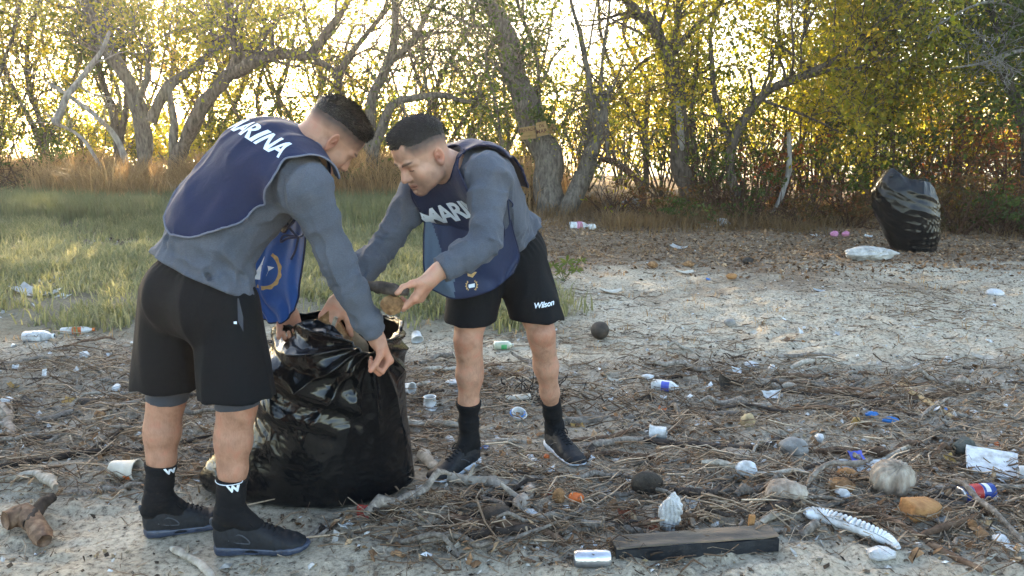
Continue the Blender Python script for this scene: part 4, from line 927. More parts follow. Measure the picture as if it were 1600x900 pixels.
# wide land under and beyond, and the lagoon behind the trees
MAT['far_soil'] = mat_noise('far_soil', (.10, .085, .055), (.19, .16, .11), .5, .95, .2)
V = [(-400, -60, -1.2), (400, -60, -1.2), (400, 61, -1.2), (-400, 61, -1.2)]; tag(put('land', V, [(0, 1, 2, 3)], MAT['far_soil'], smooth=False), 'flat sandy land', kind='structure')
m, nt, b = new_mat('lagoon_water'); b.inputs['Base Color'].default_value = (.03, .045, .05, 1); b.inputs['Roughness'].default_value = .12; b.inputs['IOR'].default_value = 1.33
tc = nd(nt, 'ShaderNodeTexCoord'); n1 = nd(nt, 'ShaderNodeTexNoise', i_Scale=1.3, i_Detail=6, i_Roughness=.7); nt.links.new(tc.outputs['Object'], n1.inputs['Vector'])
bp = nd(nt, 'ShaderNodeBump', i_Strength=.8, i_Distance=.35); nt.links.new(n1.outputs[0], bp.inputs['Height']); nt.links.new(bp.outputs[0], b.inputs['Normal'])
V = [(-900, -600, -.5), (900, -600, -.5), (900, -5, -.5), (-900, -5, -.5)]; tag(put('water', V, [(0, 1, 2, 3)], m, smooth=False), 'unseen sea added behind the camera for bluish reflections', kind='structure')  # unseen sea, added behind the camera to turn highlights on the bags bluish
V = [(-900, 24, -.35), (900, 24, -.35), (900, 1500, -.35), (-900, 1500, -.35)]; tag(put('water', V, [(0, 1, 2, 3)], m, smooth=False), 'bright lagoon water behind the trees', kind='structure')
# ---------------------------------------------------------------- vegetation
def leaf_mat(name, stops, trans=.55, tcol=(1.0, .95, .35), gloss=.25):
    m = bpy.data.materials.new(name); m.use_nodes = True; nt = m.node_tree; L = nt.links
    for n in list(nt.nodes): nt.nodes.remove(n)
    at = nd(nt, 'ShaderNodeVertexColor', layer_name='var'); sp = nd(nt, 'ShaderNodeSeparateColor'); L.new(at.outputs[0], sp.inputs[0])
    r = ramp(nt, stops); L.new(sp.outputs[0], r.inputs[0])
    d = nd(nt, 'ShaderNodeBsdfPrincipled'); L.new(r.outputs[0], d.inputs['Base Color']); d.inputs['Roughness'].default_value = .6; d.inputs['Specular IOR Level'].default_value = gloss
    t = nd(nt, 'ShaderNodeBsdfTranslucent'); g = nd(nt, 'ShaderNodeMix', data_type='RGBA', blend_type='MULTIPLY'); g.inputs[0].default_value = 1.0; L.new(r.outputs[0], g.inputs[6]); g.inputs[7].default_value = (3.2*tcol[0], 3.2*tcol[1], 3.2*tcol[2], 1)
    L.new(g.outputs[2], t.inputs[0]); mx = nd(nt, 'ShaderNodeMixShader'); mx.inputs[0].default_value = trans; L.new(d.outputs[0], mx.inputs[1]); L.new(t.outputs[0], mx.inputs[2])
    o = nd(nt, 'ShaderNodeOutputMaterial'); L.new(mx.outputs[0], o.inputs[0]); return m
MAT['leaf_green'] = leaf_mat('green_leaves', [(0, (.024, .042, .012)), (.45, (.050, .075, .018)), (.75, (.09, .105, .022)), (1, (.15, .135, .03))], .38)
MAT['leaf_yellow'] = leaf_mat('yellow_green_leaves', [(0, (.042, .062, .010)), (.35, (.10, .115, .014)), (.7, (.18, .165, .018)), (.93, (.24, .17, .03)), (1, (.26, .10, .03))], .58, (1.15, 1.05, .50))
MAT['leaf_rust'] = leaf_mat('rusty_dry_leaves', [(0, (.030, .040, .014)), (.4, (.075, .055, .020)), (.62, (.15, .060, .03)), (.85, (.26, .085, .045)), (1, (.40, .22, .07))], .45, (1.1, .85, .5))
MAT['grass_green'] = leaf_mat('blue_green_grass', [(0, (.080, .088, .048)), (.45, (.165, .165, .088)), (.75, (.28, .25, .135)), (1, (.42, .35, .20))], .28, (1, .98, .65))
MAT['grass_dry'] = leaf_mat('dry_straw_grass', [(0, (.080, .060, .038)), (.5, (.18, .138, .084)), (.8, (.32, .25, .155)), (1, (.46, .37, .23))], .45, (1.15, .90, .56))
def bark(name, c1, c2, c3=None):
    return mat_noise(name, c1, c2, 9, .95, 1.0, 14, c3=c3, stretch=(2.6, 2.6, .7), bdist=.05, spec=.1)
MAT['bark_grey'] = bark('grey_brown_bark', (.058, .048, .039), (.145, .125, .104), (.215, .19, .162))
MAT['bark_dark'] = bark('dark_bark', (.040, .032, .026), (.115, .092, .074), (.17, .14, .115))
MAT['bark_pale'] = bark('pale_dead_wood', (.15, .135, .12), (.30, .275, .245), (.40, .375, .34))
MAT['bark_red'] = bark('reddish_twigs', (.06, .032, .020), (.13, .072, .045))
LEAFX = 2.9
vr = np.random.default_rng(21)
def leafset(Cn, size, q, var0=.0, var1=1.0, droop=.2, elong=1.7):
    """one folded pointed leaf (4 corners) per centre"""
    n = len(Cn); d = q.normal(size=(n, 3)); d[:, 2] -= droop; d /= np.linalg.norm(d, axis=1)[:, None]
    u = np.cross(d, q.normal(size=(n, 3))); u /= np.linalg.norm(u, axis=1)[:, None]+1e-9
    s = (size*(.40+1.25*q.random(n)**1.5))[:, None]; w = .5*s/elong*1.0
    a = Cn-d*s*.5; b = Cn+u*w; c = Cn+d*s*.5; e = Cn-u*w; nn = np.cross(d, u)*s*.12; b = b+nn; e = e+nn
    V = np.stack([a, b, c, e], 1).reshape(-1, 3); F = np.arange(4*n).reshape(-1, 4)
    lat = vnoise(Cn*1.1)*.5+.5; v = np.clip(var0+(var1-var0)*(.55*q.random(n)+.45*lat+.0), 0, 1); return V, F, np.repeat(v, 4)
def put_leaves(name, Cn, size, mat, parent, q, v0=0., v1=1., droop=.2, elong=1.7):
    V, F, c = leafset(Cn, size*1.25, q, v0, v1, droop, elong); o = put(name, V, F, mat, parent, smooth=False); colattr(o.data, 'var', np.repeat(c[:, None], 3, 1)); return o
def grow(path, rad, q, n, len0, up=.35, lvl=0, out=None, twigs=None, start=.25, side=None):
    """random side branches along a limb; collects (path, radii) and leafy points"""
    m = len(path)
    for _ in range(n):
        t = start+(1-start)*q.random(); i = min(int(t*(m-1)), m-2); p = path[i]+(path[i+1]-path[i])*(t*(m-1)-i); T = nz(path[i+1]-path[i]); r = rad[i]*.45
        d = q.normal(size=3); d[2] += up; d = nz(nz(d)+T*.5); Ln = len0*(.45+.9*q.random()); k = 6; P = [p]
        for s in range(k):
            d = nz(d+q.normal(size=3)*.26+np.array([0, 0, .05])); P.append(P[-1]+d*Ln/k)
        P = np.array(P); R_ = np.linspace(min(r, .035*(.6**lvl)), .004, k+1); out.append((P, R_))
        if lvl < 2: grow(P, R_, q, 4-lvl, len0*.52, up, lvl+1, out, twigs, .3)
        if lvl: twigs.append(P[2:])
        if lvl == 0: twigs.append(P[3:])
def tree(name, label, limbs, mat, q_seed, branch=8, blen=1.1, leaves=0, leaf=.05, lmat='leaf_green', spread=.22, group=None, v0=0., v1=1., keep=None, cat='tree', nside=10, extra=()):
    """limbs: list of (pixel points (px, py, Y), width in px at start, width at end)"""
    q = np.random.default_rng(q_seed); paths = []; side = []; tw = []
    base = None
    for pts, w0, w1 in limbs:
        P = np.array([J(*c) for c in pts]); 
        if base is None:
            g = P[0].copy(); g[2] = hz(g[0], g[1])-.12; P = np.vstack([g, P]) if P[0][2] > g[2]+.15 else np.vstack([g, P[1:]]); base = np.array([g[0], g[1], g[2]+.12])
        S = smooth_path(P, 6); sc = scale_at(P[len(P)//2]); R_ = np.linspace(w0, w1, len(S))*.43/sc
        S = S+np.stack([vnoise(S*2.1+k*7.7+q_seed) for k in range(3)], -1)*np.clip(R_*.9, .0, .10)[:, None]; R_ = R_*(1+.16*vnoise(S*3.3+q_seed)); R_[0] *= 1.12 if len(paths) else 1.35
        paths.append((S, R_)); nb_ = int(branch*1.5); grow(S, R_, q, nb_ if len(paths) == 1 else max(2, nb_*2//3), blen, out=side, twigs=tw, start=.35)
    root = thing(name, label, cat, base, group)
    mb = MB()
    for k, (S, R_) in enumerate(paths):
        V, F = tube(S, R_, nside if R_[0] > .05 else 7, jitter=.22, seed=q_seed+k); mb.add(V, F)
    tr = put('trunk', mb.verts(), mb.F, MAT[mat], root)
    if side:
        mb = MB()
        for P, R_ in side: V, F = tube(P, R_, 4, cap=False); mb.add(V, F)
        o = put('branches', mb.verts(), mb.F, MAT[mat], root); tag(o, kind='stuff')
    if leaves:
        leaves = int(leaves*LEAFX); cen = np.concatenate(tw); idx = q.integers(0, len(cen), leaves); Cn = cen[idx]+q.normal(size=(leaves, 3))*spread*np.where(q.random(leaves) < .6, .38, 1.0)[:, None]*np.array([1, 1, .8])
        for (px, py, Y, rx, ry, ryy, n) in extra:
            c = J(px, py, Y); s = scale_at(c); e = q.normal(size=(n, 3))*.5; e = e/np.maximum(1, np.linalg.norm(e, axis=1))[:, None]
            cl = q.normal(size=(14, 3))*.38; e = cl[q.integers(0, 14, n)]+e*.42; Cn = np.vstack([Cn, c+e*np.array([rx/s, ryy, ry/s])])
        if keep is not None: Cn = Cn[keep(Cn, q)]
        Cn = Cn[Cn[:, 2] > height(Cn[:, 0], Cn[:, 1])+.05]
        put_leaves('crown', Cn, leaf, MAT[lmat], root, q, v0, v1)
    return root
def shrub(name, label, px, py, Y, w, h, n, lmat, seed, leaf=.05, stems=9, v0=0., v1=1., group='shrubs of the thicket', bmat='bark_dark', lean=.25, cat='shrub', hollow=.0, gaps=.25):
    """a bush: stems from one foot, leaf clumps of uneven size spread through its volume; w, h in metres"""
    q = np.random.default_rng(seed); b = J(px, py, Y); b[2] = hz(b[0], b[1]); root = thing(name, label, cat, b, group); mb = MB(); tips = []
    for _ in range(stems):
        a = q.random()*6.28; d = nz(np.array([math.cos(a)*lean*q.random()*2.4, math.sin(a)*lean*q.random()*1.6, 1])); Ln = h*(.55+.5*q.random()); P = [b+np.array([math.cos(a), math.sin(a), 0])*.12*w*q.random()-[0, 0, .05]]
        for s in range(7): d = nz(d+q.normal(size=3)*.16); P.append(P[-1]+d*Ln/7)
        P = np.array(P); R_ = np.linspace(.016*(.7+h*.25), .004, 8); V, F = tube(P, R_, 5, cap=False); mb.add(V, F); tips.append(P[2:])
        for _k in range(3):
            i = q.integers(2, 7); d2 = nz(d+q.normal(size=3)*.9); Q = [P[i]]
            for s in range(4): d2 = nz(d2+q.normal(size=3)*.3); Q.append(Q[-1]+d2*Ln*.09)
            V, F = tube(np.array(Q), np.linspace(.007, .0025, 5), 4, cap=False); mb.add(V, F); tips.append(np.array(Q)[1:])
    put('stems', mb.verts(), mb.F, MAT[bmat], root)
    nc = max(8, int(n/70)); cl = q.normal(size=(nc, 3)); cl /= np.maximum(.6, np.linalg.norm(cl, axis=1))[:, None]; cl *= (q.random(nc)**.5)[:, None]
    cen = b+np.array([0, 0, h*.52])+cl*np.array([w*.5, w*.4, h*.50]); tp = np.concatenate(tips); k = q.integers(0, len(tp), nc//2+1); cen = np.vstack([cen, tp[k]])
    i = q.integers(0, len(cen), n); sz = (.35+.9*q.random(len(cen)))[i]; Cn = cen[i]+q.normal(size=(n, 3))*np.array([.15*w, .13*w, .10*h])[None]*sz[:, None]*.62
    Cn = Cn[vnoise(Cn*2.4+seed) > -.5+gaps]; Cn = Cn[Cn[:, 2] > height(Cn[:, 0], Cn[:, 1])+.04]
    put_leaves('foliage', Cn, leaf, MAT[lmat], root, q, v0, v1)
    return root
def sky_gap(P, q):
    """leaves stay thin where the photograph shows open sky"""
    c = to_px(P); x, y = c[:, 0], c[:, 1]; k = np.ones(len(P))
    for cx, cy_, rx, ry, s in ((630, 60, 150, 85, .80), (920, 40, 75, 75, .85), (1245, 25, 55, 45, .85), (455, 95, 70, 60, .55), (235, 225, 30, 45, .8), (40, 90, 60, 70, .5), (300, 215, 45, 45, .5), (180, 130, 70, 60, .35)):
        k *= 1-s*np.exp(-(((x-cx)/rx)**2+((y-cy_)/ry)**2)**1.5)
    return q.random(len(P)) < k
TG = 'trees behind the beach'
# the traced trees
tree('tree', 'grey forked tree with many stems at the far left, bare broken stub beside it',
     [([(232, 300, 14.6), (228, 225, 14.6), (206, 145, 14.5), (172, 85, 14.5), (148, 40, 14.4), (135, -10, 14.3), (120, -90, 14.2)], 32, 17),
      ([(214, 165, 14.5), (226, 125, 14.45), (230, 95, 14.4), (232, 66, 14.4)], 14, 6), ([(236, 190, 14.6), (262, 135, 14.7), (305, 100, 14.9), (350, 60, 15.0), (400, -10, 15.1)], 20, 9)],
     'bark_grey', 1, 9, 1.3, 2600, .055, 'leaf_yellow', .30, TG, keep=sky_gap)
tree('tree', 'pale dead broken trunk standing between two leaning trunks', [([(262, 300, 14.2), (268, 235, 14.2), (272, 180, 14.2), (268, 145, 14.2), (257, 120, 14.2)], 24, 7)], 'bark_grey', 2, 0, 1.0, 0, group=TG)
tree('tree', 'tree leaning right with a long arching limb above the left man',
     [([(272, 300, 13.9), (290, 230, 13.9), (325, 168, 13.8), (362, 122, 13.8), (400, 98, 13.7), (440, 90, 13.7), (485, 85, 13.6), (512, 50, 13.5), (545, 0, 13.5), (560, -60, 13.4)], 32, 11),
      ([(364, 120, 13.8), (368, 90, 13.8), (360, 50, 13.7), (356, 0, 13.7), (350, -70, 13.6)], 20, 12), ([(485, 85, 13.6), (508, 100, 13.6), (525, 118, 13.6), (533, 160, 13.6)], 10, 14), ([(527, 125, 13.6), (546, 90, 13.6), (572, 57, 13.5), (600, 15, 13.5), (615, -40, 13.4)], 12, 7)],
     'bark_dark', 3, 9, 1.2, 2300, .055, 'leaf_yellow', .30, TG, keep=sky_gap)
tree('tree', 'bare grey fallen limb propped against the far left tree', [([(205, 285, 14.0), (190, 235, 14.0), (150, 182, 13.9), (112, 150, 13.9), (80, 131, 13.8)], 14, 7), ([(88, 190, 13.6), (106, 150, 13.7), (130, 118, 13.8), (160, 80, 13.9), (172, 50, 14.0)], 14, 6), ([(160, 262, 13.6), (128, 215, 13.6), (92, 192, 13.6), (70, 176, 13.6)], 7, 4)], 'bark_pale', 4, 2, .7, 0, group=TG)
tree('tree', 'dark slender trunk close behind the far left tree', [([(192, 290, 15.4), (182, 210, 15.4), (158, 120, 15.4), (142, 60, 15.4), (130, -60, 15.3)], 17, 8), ([(186, 250, 15.4), (196, 150, 15.5), (190, 60, 15.5), (200, -60, 15.5)], 12, 7)], 'bark_dark', 5, 8, 1.1, 2600, .055, 'leaf_green', .32, TG, keep=sky_gap)
tree('tree', 'twisted grey tree behind the two men with an arching low limb',
     [([(578, 300, 13.2), (578, 215, 13.2), (587, 152, 13.2), (606, 104, 13.2), (617, 60, 13.1), (618, 20, 13.1), (612, -60, 13.0)], 30, 8), ([(607, 103, 13.2), (632, 82, 13.1), (650, 57, 13.1), (658, 35, 13.1), (690, -30, 13.0)], 14, 8), ([(582, 240, 13.1), (598, 188, 13.0), (617, 163, 13.0), (642, 153, 12.9), (690, 150, 12.9), (733, 156, 12.9), (760, 140, 12.8)], 20, 6), ([(650, 60, 13.1), (690, 50, 13), (740, 52, 12.9)], 5, 3)],
     'bark_grey', 6, 9, 1.1, 1300, .05, 'leaf_green', .28, TG, keep=sky_gap)
sign_tree = tree('tree', 'stout leaning grey trunk that carries the small wooden boards',
     [([(868, 335, 12.2), (852, 265, 12.3), (838, 205, 12.4), (818, 135, 12.5), (798, 80, 12.5), (775, 28, 12.6), (755, -20, 12.7), (735, -100, 12.8)], 56, 24), ([(843, 200, 12.5), (842, 150, 12.6), (839, 95, 12.6), (828, 60, 12.7), (810, 10, 12.7), (800, -50, 12.8)], 9, 5), ([(790, 60, 12.5), (765, 70, 12.5), (757, 100, 12.4), (775, 160, 12.4), (785, 230, 12.4)], 9, 5), ([(775, 35, 12.6), (740, 40, 12.6), (700, 20, 12.6), (670, 10, 12.5)], 8, 4)],
     'bark_grey', 7, 10, 1.2, 2600, .05, 'leaf_green', .30, TG, keep=sky_gap, nside=14, extra=((690, 25, 12.6, 80, 28, .6, 900), (845, 185, 12.2, 26, 22, .35, 420)))
tree('tree', 'broken-topped forked grey tree with bare upright shoots right of the boards',
     [([(888, 325, 12.0), (908, 275, 12.0), (925, 230, 12.0), (938, 190, 12.0), (950, 160, 12.0), (959, 134, 12.0)], 40, 9), ([(935, 190, 12.0), (925, 140, 12.0), (910, 75, 12.1), (895, 10, 12.1), (888, -50, 12.2)], 15, 4), ([(942, 165, 12.0), (941, 90, 12.1), (952, 10, 12.1), (956, -60, 12.2)], 8, 3), ([(905, 285, 12.1), (918, 230, 12.2), (922, 175, 12.2)], 13, 9), ([(945, 170, 12), (947, 225, 12), (953, 248, 12)], 9, 8)],
     'bark_grey', 8, 8, .9, 500, .045, 'leaf_yellow', .3, TG, keep=sky_gap, nside=12)
tree('tree', 'low brown arched limb bending down to the ground beside the broken-topped tree', [([(1003, 322, 11.9), (996, 288, 11.9), (976, 264, 11.9), (955, 252, 11.9), (938, 250, 12.0)], 15, 9)], 'bark_red', 9, 1, .5, 0, group=TG)
tree('tree', 'dark upright tree with peeled pale bark left of the dense thicket',
     [([(1070, 325, 12.0), (1068, 250, 12.0), (1060, 165, 12.0), (1047, 110, 12.0), (1036, 72, 12.0), (1020, 45, 11.9), (1000, 22, 11.9), (975, -10, 11.8), (950, -60, 11.8)], 42, 12), ([(1046, 90, 12.0), (1078, 52, 12.1), (1118, 15, 12.2), (1160, -50, 12.3)], 14, 6), ([(1048, 92, 12.0), (1058, 25, 12.1), (1058, -60, 12.2)], 12, 6), ([(1072, 250, 12.1), (1062, 160, 12.3), (1058, 110, 12.3)], 14, 7), ([(1080, 320, 12.1), (1085, 240, 12.2), (1082, 150, 12.3), (1090, 60, 12.4)], 14, 6)],
     'bark_dark', 10, 11, 1.2, 4200, .05, 'leaf_yellow', .32, TG, keep=sky_gap, nside=12)
put('peeled_strip', *tube(smooth_path([J(1066, 235, 11.80), J(1063, 200, 11.80), J(1058, 152, 11.80)], 5), [.02, .04, .05, .055, .06, .06, .05, .045, .04, .03, .02], 8), MAT['bark_pale'], [o for o in bpy.data.objects if o.get('label', '').startswith('dark upright tree')][0])
tree('tree', 'dark tree at right with a long limb slanting up across the yellow leaves',
     [([(1150, 330, 11.6), (1140, 260, 11.6), (1150, 200, 11.5), (1195, 150, 11.4), (1240, 124, 11.3), (1284, 101, 11.2), (1312, 86, 11.2), (1335, 66, 11.1), (1358, 48, 11.1), (1420, 0, 11.0)], 22, 6), ([(1240, 124, 11.3), (1300, 107, 11.2), (1340, 104, 11.1), (1400, 85, 11.0)], 8, 3), ([(1253, 118, 11.3), (1253, 60, 11.3), (1275, 10, 11.3)], 5, 3), ([(1145, 240, 11.6), (1120, 150, 11.7), (1110, 60, 11.8), (1130, -40, 11.9)], 12, 6), ([(1190, 155, 11.4), (1240, 175, 11.3), (1290, 195, 11.2), (1310, 205, 11.2)], 6, 3)],
     'bark_dark', 11, 11, 1.2, 5200, .05, 'leaf_yellow', .36, TG, keep=sky_gap)
tree('tree', 'short pale dead trunk standing before the dark foliage at right', [([(1207, 338, 11.2), (1222, 310, 11.2), (1232, 275, 11.2), (1233, 240, 11.2), (1232, 207, 11.2)], 11, 8)], 'bark_pale', 12, 1, .3, 0, group=TG)
tree('tree', 'thin upright reddish trunks inside the yellow thicket', [([(1395, 345, 11.6), (1397, 260, 11.6), (1394, 180, 11.6), (1400, 90, 11.6), (1395, -30, 11.6)], 11, 6), ([(1370, 320, 11.8), (1368, 200, 11.8), (1370, 80, 11.8), (1360, -40, 11.8)], 8, 5), ([(1380, 200, 11.7), (1415, 115, 11.6), (1440, 112, 11.5)], 7, 4)], 'bark_red', 13, 9, 1.1, 5200, .052, 'leaf_yellow', .40, TG)
tree('tree', 'pale bare branches reaching in from the right edge high up', [([(1690, 345, 10.4), (1680, 150, 10.4), (1640, 80, 10.4), (1590, 80, 10.4), (1540, 97, 10.4), (1485, 107, 10.4)], 16, 3), ([(1650, 90, 10.4), (1610, 30, 10.4), (1560, 5, 10.4), (1515, 12, 10.4), (1465, 40, 10.4), (1450, 60, 10.4)], 8, 2.5), ([(1570, 82, 10.4), (1558, 92, 10.35), (1575, 108, 10.3)], 3, 2), ([(1600, 35, 10.4), (1580, 45, 10.4), (1563, 66, 10.4)], 5, 3), ([(1530, 98, 10.4), (1545, 108, 10.35)], 3, 2)], 'bark_pale', 14, 4, .5, 0, group=TG)
tree('tree', 'gnarled dark trunk at the right edge behind red-leaved bushes', [([(1600, 350, 10.9), (1604, 270, 10.9), (1596, 200, 10.9), (1580, 140, 10.9), (1560, 60, 10.9), (1530, -40, 10.9)], 20, 8), ([(1592, 180, 10.9), (1560, 110, 10.9), (1530, 60, 10.9), (1505, 0, 10.8)], 9, 4)], 'bark_dark', 15, 11, 1.1, 6000, .05, 'leaf_green', .40, TG, v0=.1, v1=.9)
# crowns that close the canopy above the frame on the left and behind (their lower leaves show at the top edge)
for k, (px, Y, n, lm, lab) in enumerate(((-60, 15.5, 3801, 'leaf_yellow', 'thin-leaved tree just beyond the left edge'), (60, 17, 3800, 'leaf_yellow', 'pale sunlit tree farther back at the far left'), (330, 17.5, 3800, 'leaf_yellow', 'sunlit tree farther back between the left trunks'),
        (470, 18, 2600, 'leaf_yellow', 'distant thin tree behind the arching limb'), (700, 17, 2500, 'leaf_green', 'distant thin tree between the men and the boards'), (1010, 15.5, 3000, 'leaf_yellow', 'yellow tree behind the dark upright trunk'), (1490, 12.6, 5500, 'leaf_yellow', 'leafy tree closing the thicket near the right edge'), (1290, 13.4, 5200, 'leaf_yellow', 'bright yellow tree behind the slanting limb'))):
    q = np.random.default_rng(90+k); h0 = 300; top = 40 if 400 < px < 760 else -40
    tree('tree', lab, [([(px, h0, Y), (px+q.integers(-15, 15), 220, Y), (px+q.integers(-30, 30), 130, Y), (px+q.integers(-40, 40), 40, Y), (px+q.integers(-50, 50), top-40, Y)], 13, 5), ([(px, 230, Y), (px+45, 150, Y), (px+80, 50, Y-.2), (px+100, top, Y-.2)], 8, 4), ([(px, 210, Y), (px-40, 140, Y), (px-70, 60, Y+.2), (px-75, top, Y+.2)], 8, 4)], 'bark_dark', 90+k, 11, 1.5, n, .06, lm, .42, TG, keep=sky_gap)

for k, px in enumerate(list(range(-70, 860, 66))):
    q = np.random.default_rng(160+k); Y = 16.2+3.4*q.random(); low = 430 < px < 770; top = 110 if low else -30; jt = lambda a: int(q.integers(-a, a+1))
    tree('tree', f'{("slender", "crooked", "forked", "leaning")[k % 4]} {("olive", "golden", "sparse")[k % 3]} tree of the distant row {("at the far left", "behind the left tree", "behind the long arching limb", "behind the left man", "between the two men", "behind the twisted grey tree", "behind the leaning board tree")[min(6, max(0, (px+70)//130))]}',
         [([(px, 300, Y), (px+jt(14), 225, Y), (px+jt(26), 150, Y), (px+jt(36), 80, Y), (px+jt(50), top-20, Y)], 9, 4), ([(px, 245, Y), (px+36, 170, Y), (px+62, 90, Y), (px+84, top, Y)], 6, 3), ([(px, 225, Y), (px-34, 150, Y), (px-56, 85, Y), (px-70, top, Y)], 6, 3)], 'bark_grey', 160+k, 13, 1.3, 700 if low else 1050, .055, 'leaf_yellow' if k % 2 else 'leaf_green', .34, TG, keep=sky_gap, nside=6)
# ---------------------------------------------------------------- bushes and undergrowth, nearest last
k = 0; sq = np.random.default_rng(77)
where = lambda px: ('at the far left' if px < 120 else 'behind the left man' if px < 480 else 'between the two men' if px < 640 else 'behind the right man' if px < 800 else 'beside the boards' if px < 940 else 'in the gap left of the dark trunk' if px < 1060 else 'under the slanting limb' if px < 1260 else 'left of the far bag' if px < 1390 else 'behind the far bag' if px < 1480 else 'near the right edge')
used = {}
def lab(base, px):
    s = f'{base} {where(px)}'; used[s] = used.get(s, 0)+1
    return s if used[s] == 1 else ' '.join(s.split()[:0]+[["second", "third", "fourth", "fifth", "sixth", "seventh", "eighth"][(used[s]-2) % 7]]+s.split())
# far row along the water
for px in range(-120, 1720, 62):
    Y = 18.5+sq.random()*2.5; h = 2.0+sq.random()*.8+(.7 if px > 640 else 0); op = (150 < px < 330) or (420 < px < 560)
    shrub('shrub', lab('hazy sunlit bush by the water', px), px+sq.integers(-20, 20), 290, Y, 1.9, h*(.75 if op else 1), 3400, 'leaf_yellow', 300+k, .06, 7, .25, 1., 'bushes along the water'); k += 1
# middle row
for px in list(range(-60, 1020, 74)):
    Y = 15.6+sq.random()*1.6; h = 1.8+sq.random()*.7+(.5 if px > 600 else 0)-(.9 if 210 < px < 300 else 0)
    shrub('shrub', lab('tangled green bush in the scrub', px), px+sq.integers(-20, 20), 300, Y, 1.7, h, 4200, 'leaf_green' if sq.random() < .6 else 'leaf_yellow', 400+k, .052, 14, .1, .95); k += 1
# dense thicket at the right
for row, (Y0, h0, n, y0) in enumerate(((13.2, 3.0, 1700, 330), (12.0, 2.5, 1500, 340), (11.1, 1.5, 1500, 352))):
    for px in range(1030+row*60, 1720, 80):
        rust = px > 1400+row*10 and row > 0 or (row == 2 and sq.random() < .4)
        yel = (1230 < px < 1460 and row < 2)
        shrub('shrub', lab(('rusty leaved bush' if rust else 'yellow leaved bush' if yel else 'dark green bush')+(' low in front' if row == 2 else ' of the thicket' if row == 1 else ' deep in the thicket'), px), px+sq.integers(-22, 22), y0, Y0+sq.random()*.7, 1.55, h0*(.8+.4*sq.random()), n if not rust else int(n*1.3), 'leaf_rust' if rust else 'leaf_yellow' if yel or sq.random() < .5 else 'leaf_green', 500+k, .048, 12, .05 if not yel else .35, (.88 if rust else .8) if not yel else 1.0, bmat='bark_red' if row == 2 else 'bark_dark', gaps=.12); k += 1
# low brown brush along the edge of the beach
for px, Y, w, h, n, lm in ((700, 13.4, 1.2, .8, 700, 'leaf_green'), (800, 12.8, 1.1, .7, 700, 'leaf_rust'), (960, 11.9, 1.3, .7, 900, 'leaf_rust'), (1020, 11.4, 1.2, .5, 800, 'leaf_rust'), (1040, 11.2, 1.1, .45, 700, 'leaf_green'), (1110, 11.3, 1.2, .8, 900, 'leaf_rust'), (1170, 11.0, 1.0, .9, 900, 'leaf_green'), (1260, 10.7, 1.2, .6, 800, 'leaf_rust'), (1330, 10.8, 1.1, .7, 900, 'leaf_rust'), (1500, 10.4, 1.2, .9, 1100, 'leaf_rust'), (1565, 10.3, 1.1, .8, 1000, 'leaf_green'), (1620, 10.2, 1.1, .9, 1000, 'leaf_rust'), (-30, 13.6, 1.8, 1.1, 900, 'leaf_green'), (60, 14.2, 1.6, 1.2, 900, 'leaf_green'), (140, 14.0, 1.6, 1.0, 900, 'leaf_green'), (570, 12.7, 1.0, 1.0, 700, 'leaf_green'), (640, 13.2, 1.0, 1.0, 700, 'leaf_green')):
    shrub('shrub', lab('low twiggy bush at the sand edge', px), px, 330, Y, w, h, n, lm, 700+k, .04, 22, 0., .7, 'low bushes at the edge of the sand', 'bark_red', .7); k += 1
# ---- grasses (nobody could count these)
def blades(name, label, n, sampler, hgt, wid, mat, seed, lean=.5, v0=0., v1=1.):
    q = np.random.default_rng(seed); x, y = sampler(n, q); n = len(x); z = height(x, y); a = q.random(n)*6.28; H = hgt(x, y, q); w = wid*(.6+.8*q.random(n))
    dx, dy = np.cos(a), np.sin(a); le = lean*(.3+q.random(n)); b = np.stack([x, y, z-.01], 1); s = np.stack([-dy, dx, 0*x], 1)*w[:, None]
    m1 = b+np.stack([dx*H*le*.25, dy*H*le*.25, H*.55], 1); t = b+np.stack([dx*H*le*.85, dy*H*le*.85, H*(1-.25*le)], 1)
    V = np.stack([b-s, b+s, m1+s*.75, t, m1-s*.75], 1).reshape(-1, 3); i = np.arange(n)*5
    F = [None]; F4 = np.stack([i, i+1, i+2, i+4], 1); F3 = np.stack([i+4, i+2, i+3, i+3], 1)
    me_F = np.concatenate([F4]); V2 = V; o = bpy.data.meshes.new(name)
    o.vertices.add(len(V2)); o.vertices.foreach_set('co', V2.astype(np.float32).ravel()); nl = len(F4)*4+len(F4)*3; o.loops.add(nl)
    o.loops.foreach_set('vertex_index', np.concatenate([F4.ravel(), F3[:, :3].ravel()]).astype(np.int32)); o.polygons.add(2*len(F4))
    o.polygons.foreach_set('loop_start', np.concatenate([np.arange(len(F4))*4, len(F4)*4+np.arange(len(F4))*3]).astype(np.int32)); o.polygons.foreach_set('loop_total', np.concatenate([np.full(len(F4), 4), np.full(len(F4), 3)]).astype(np.int32)); o.update(calc_edges=True)
    ob_ = link(name, o, mat); pn = vnoise(np.stack([x*1.3, y*1.3, x*0+seed], -1))*.5+.5; c = np.clip(v0+(v1-v0)*(.5*q.random(n)+.5*pn), 0, 1); colattr(o, 'var', np.repeat(np.repeat(c, 5)[:, None], 3, 1)); return tag(ob_, label, kind='stuff')
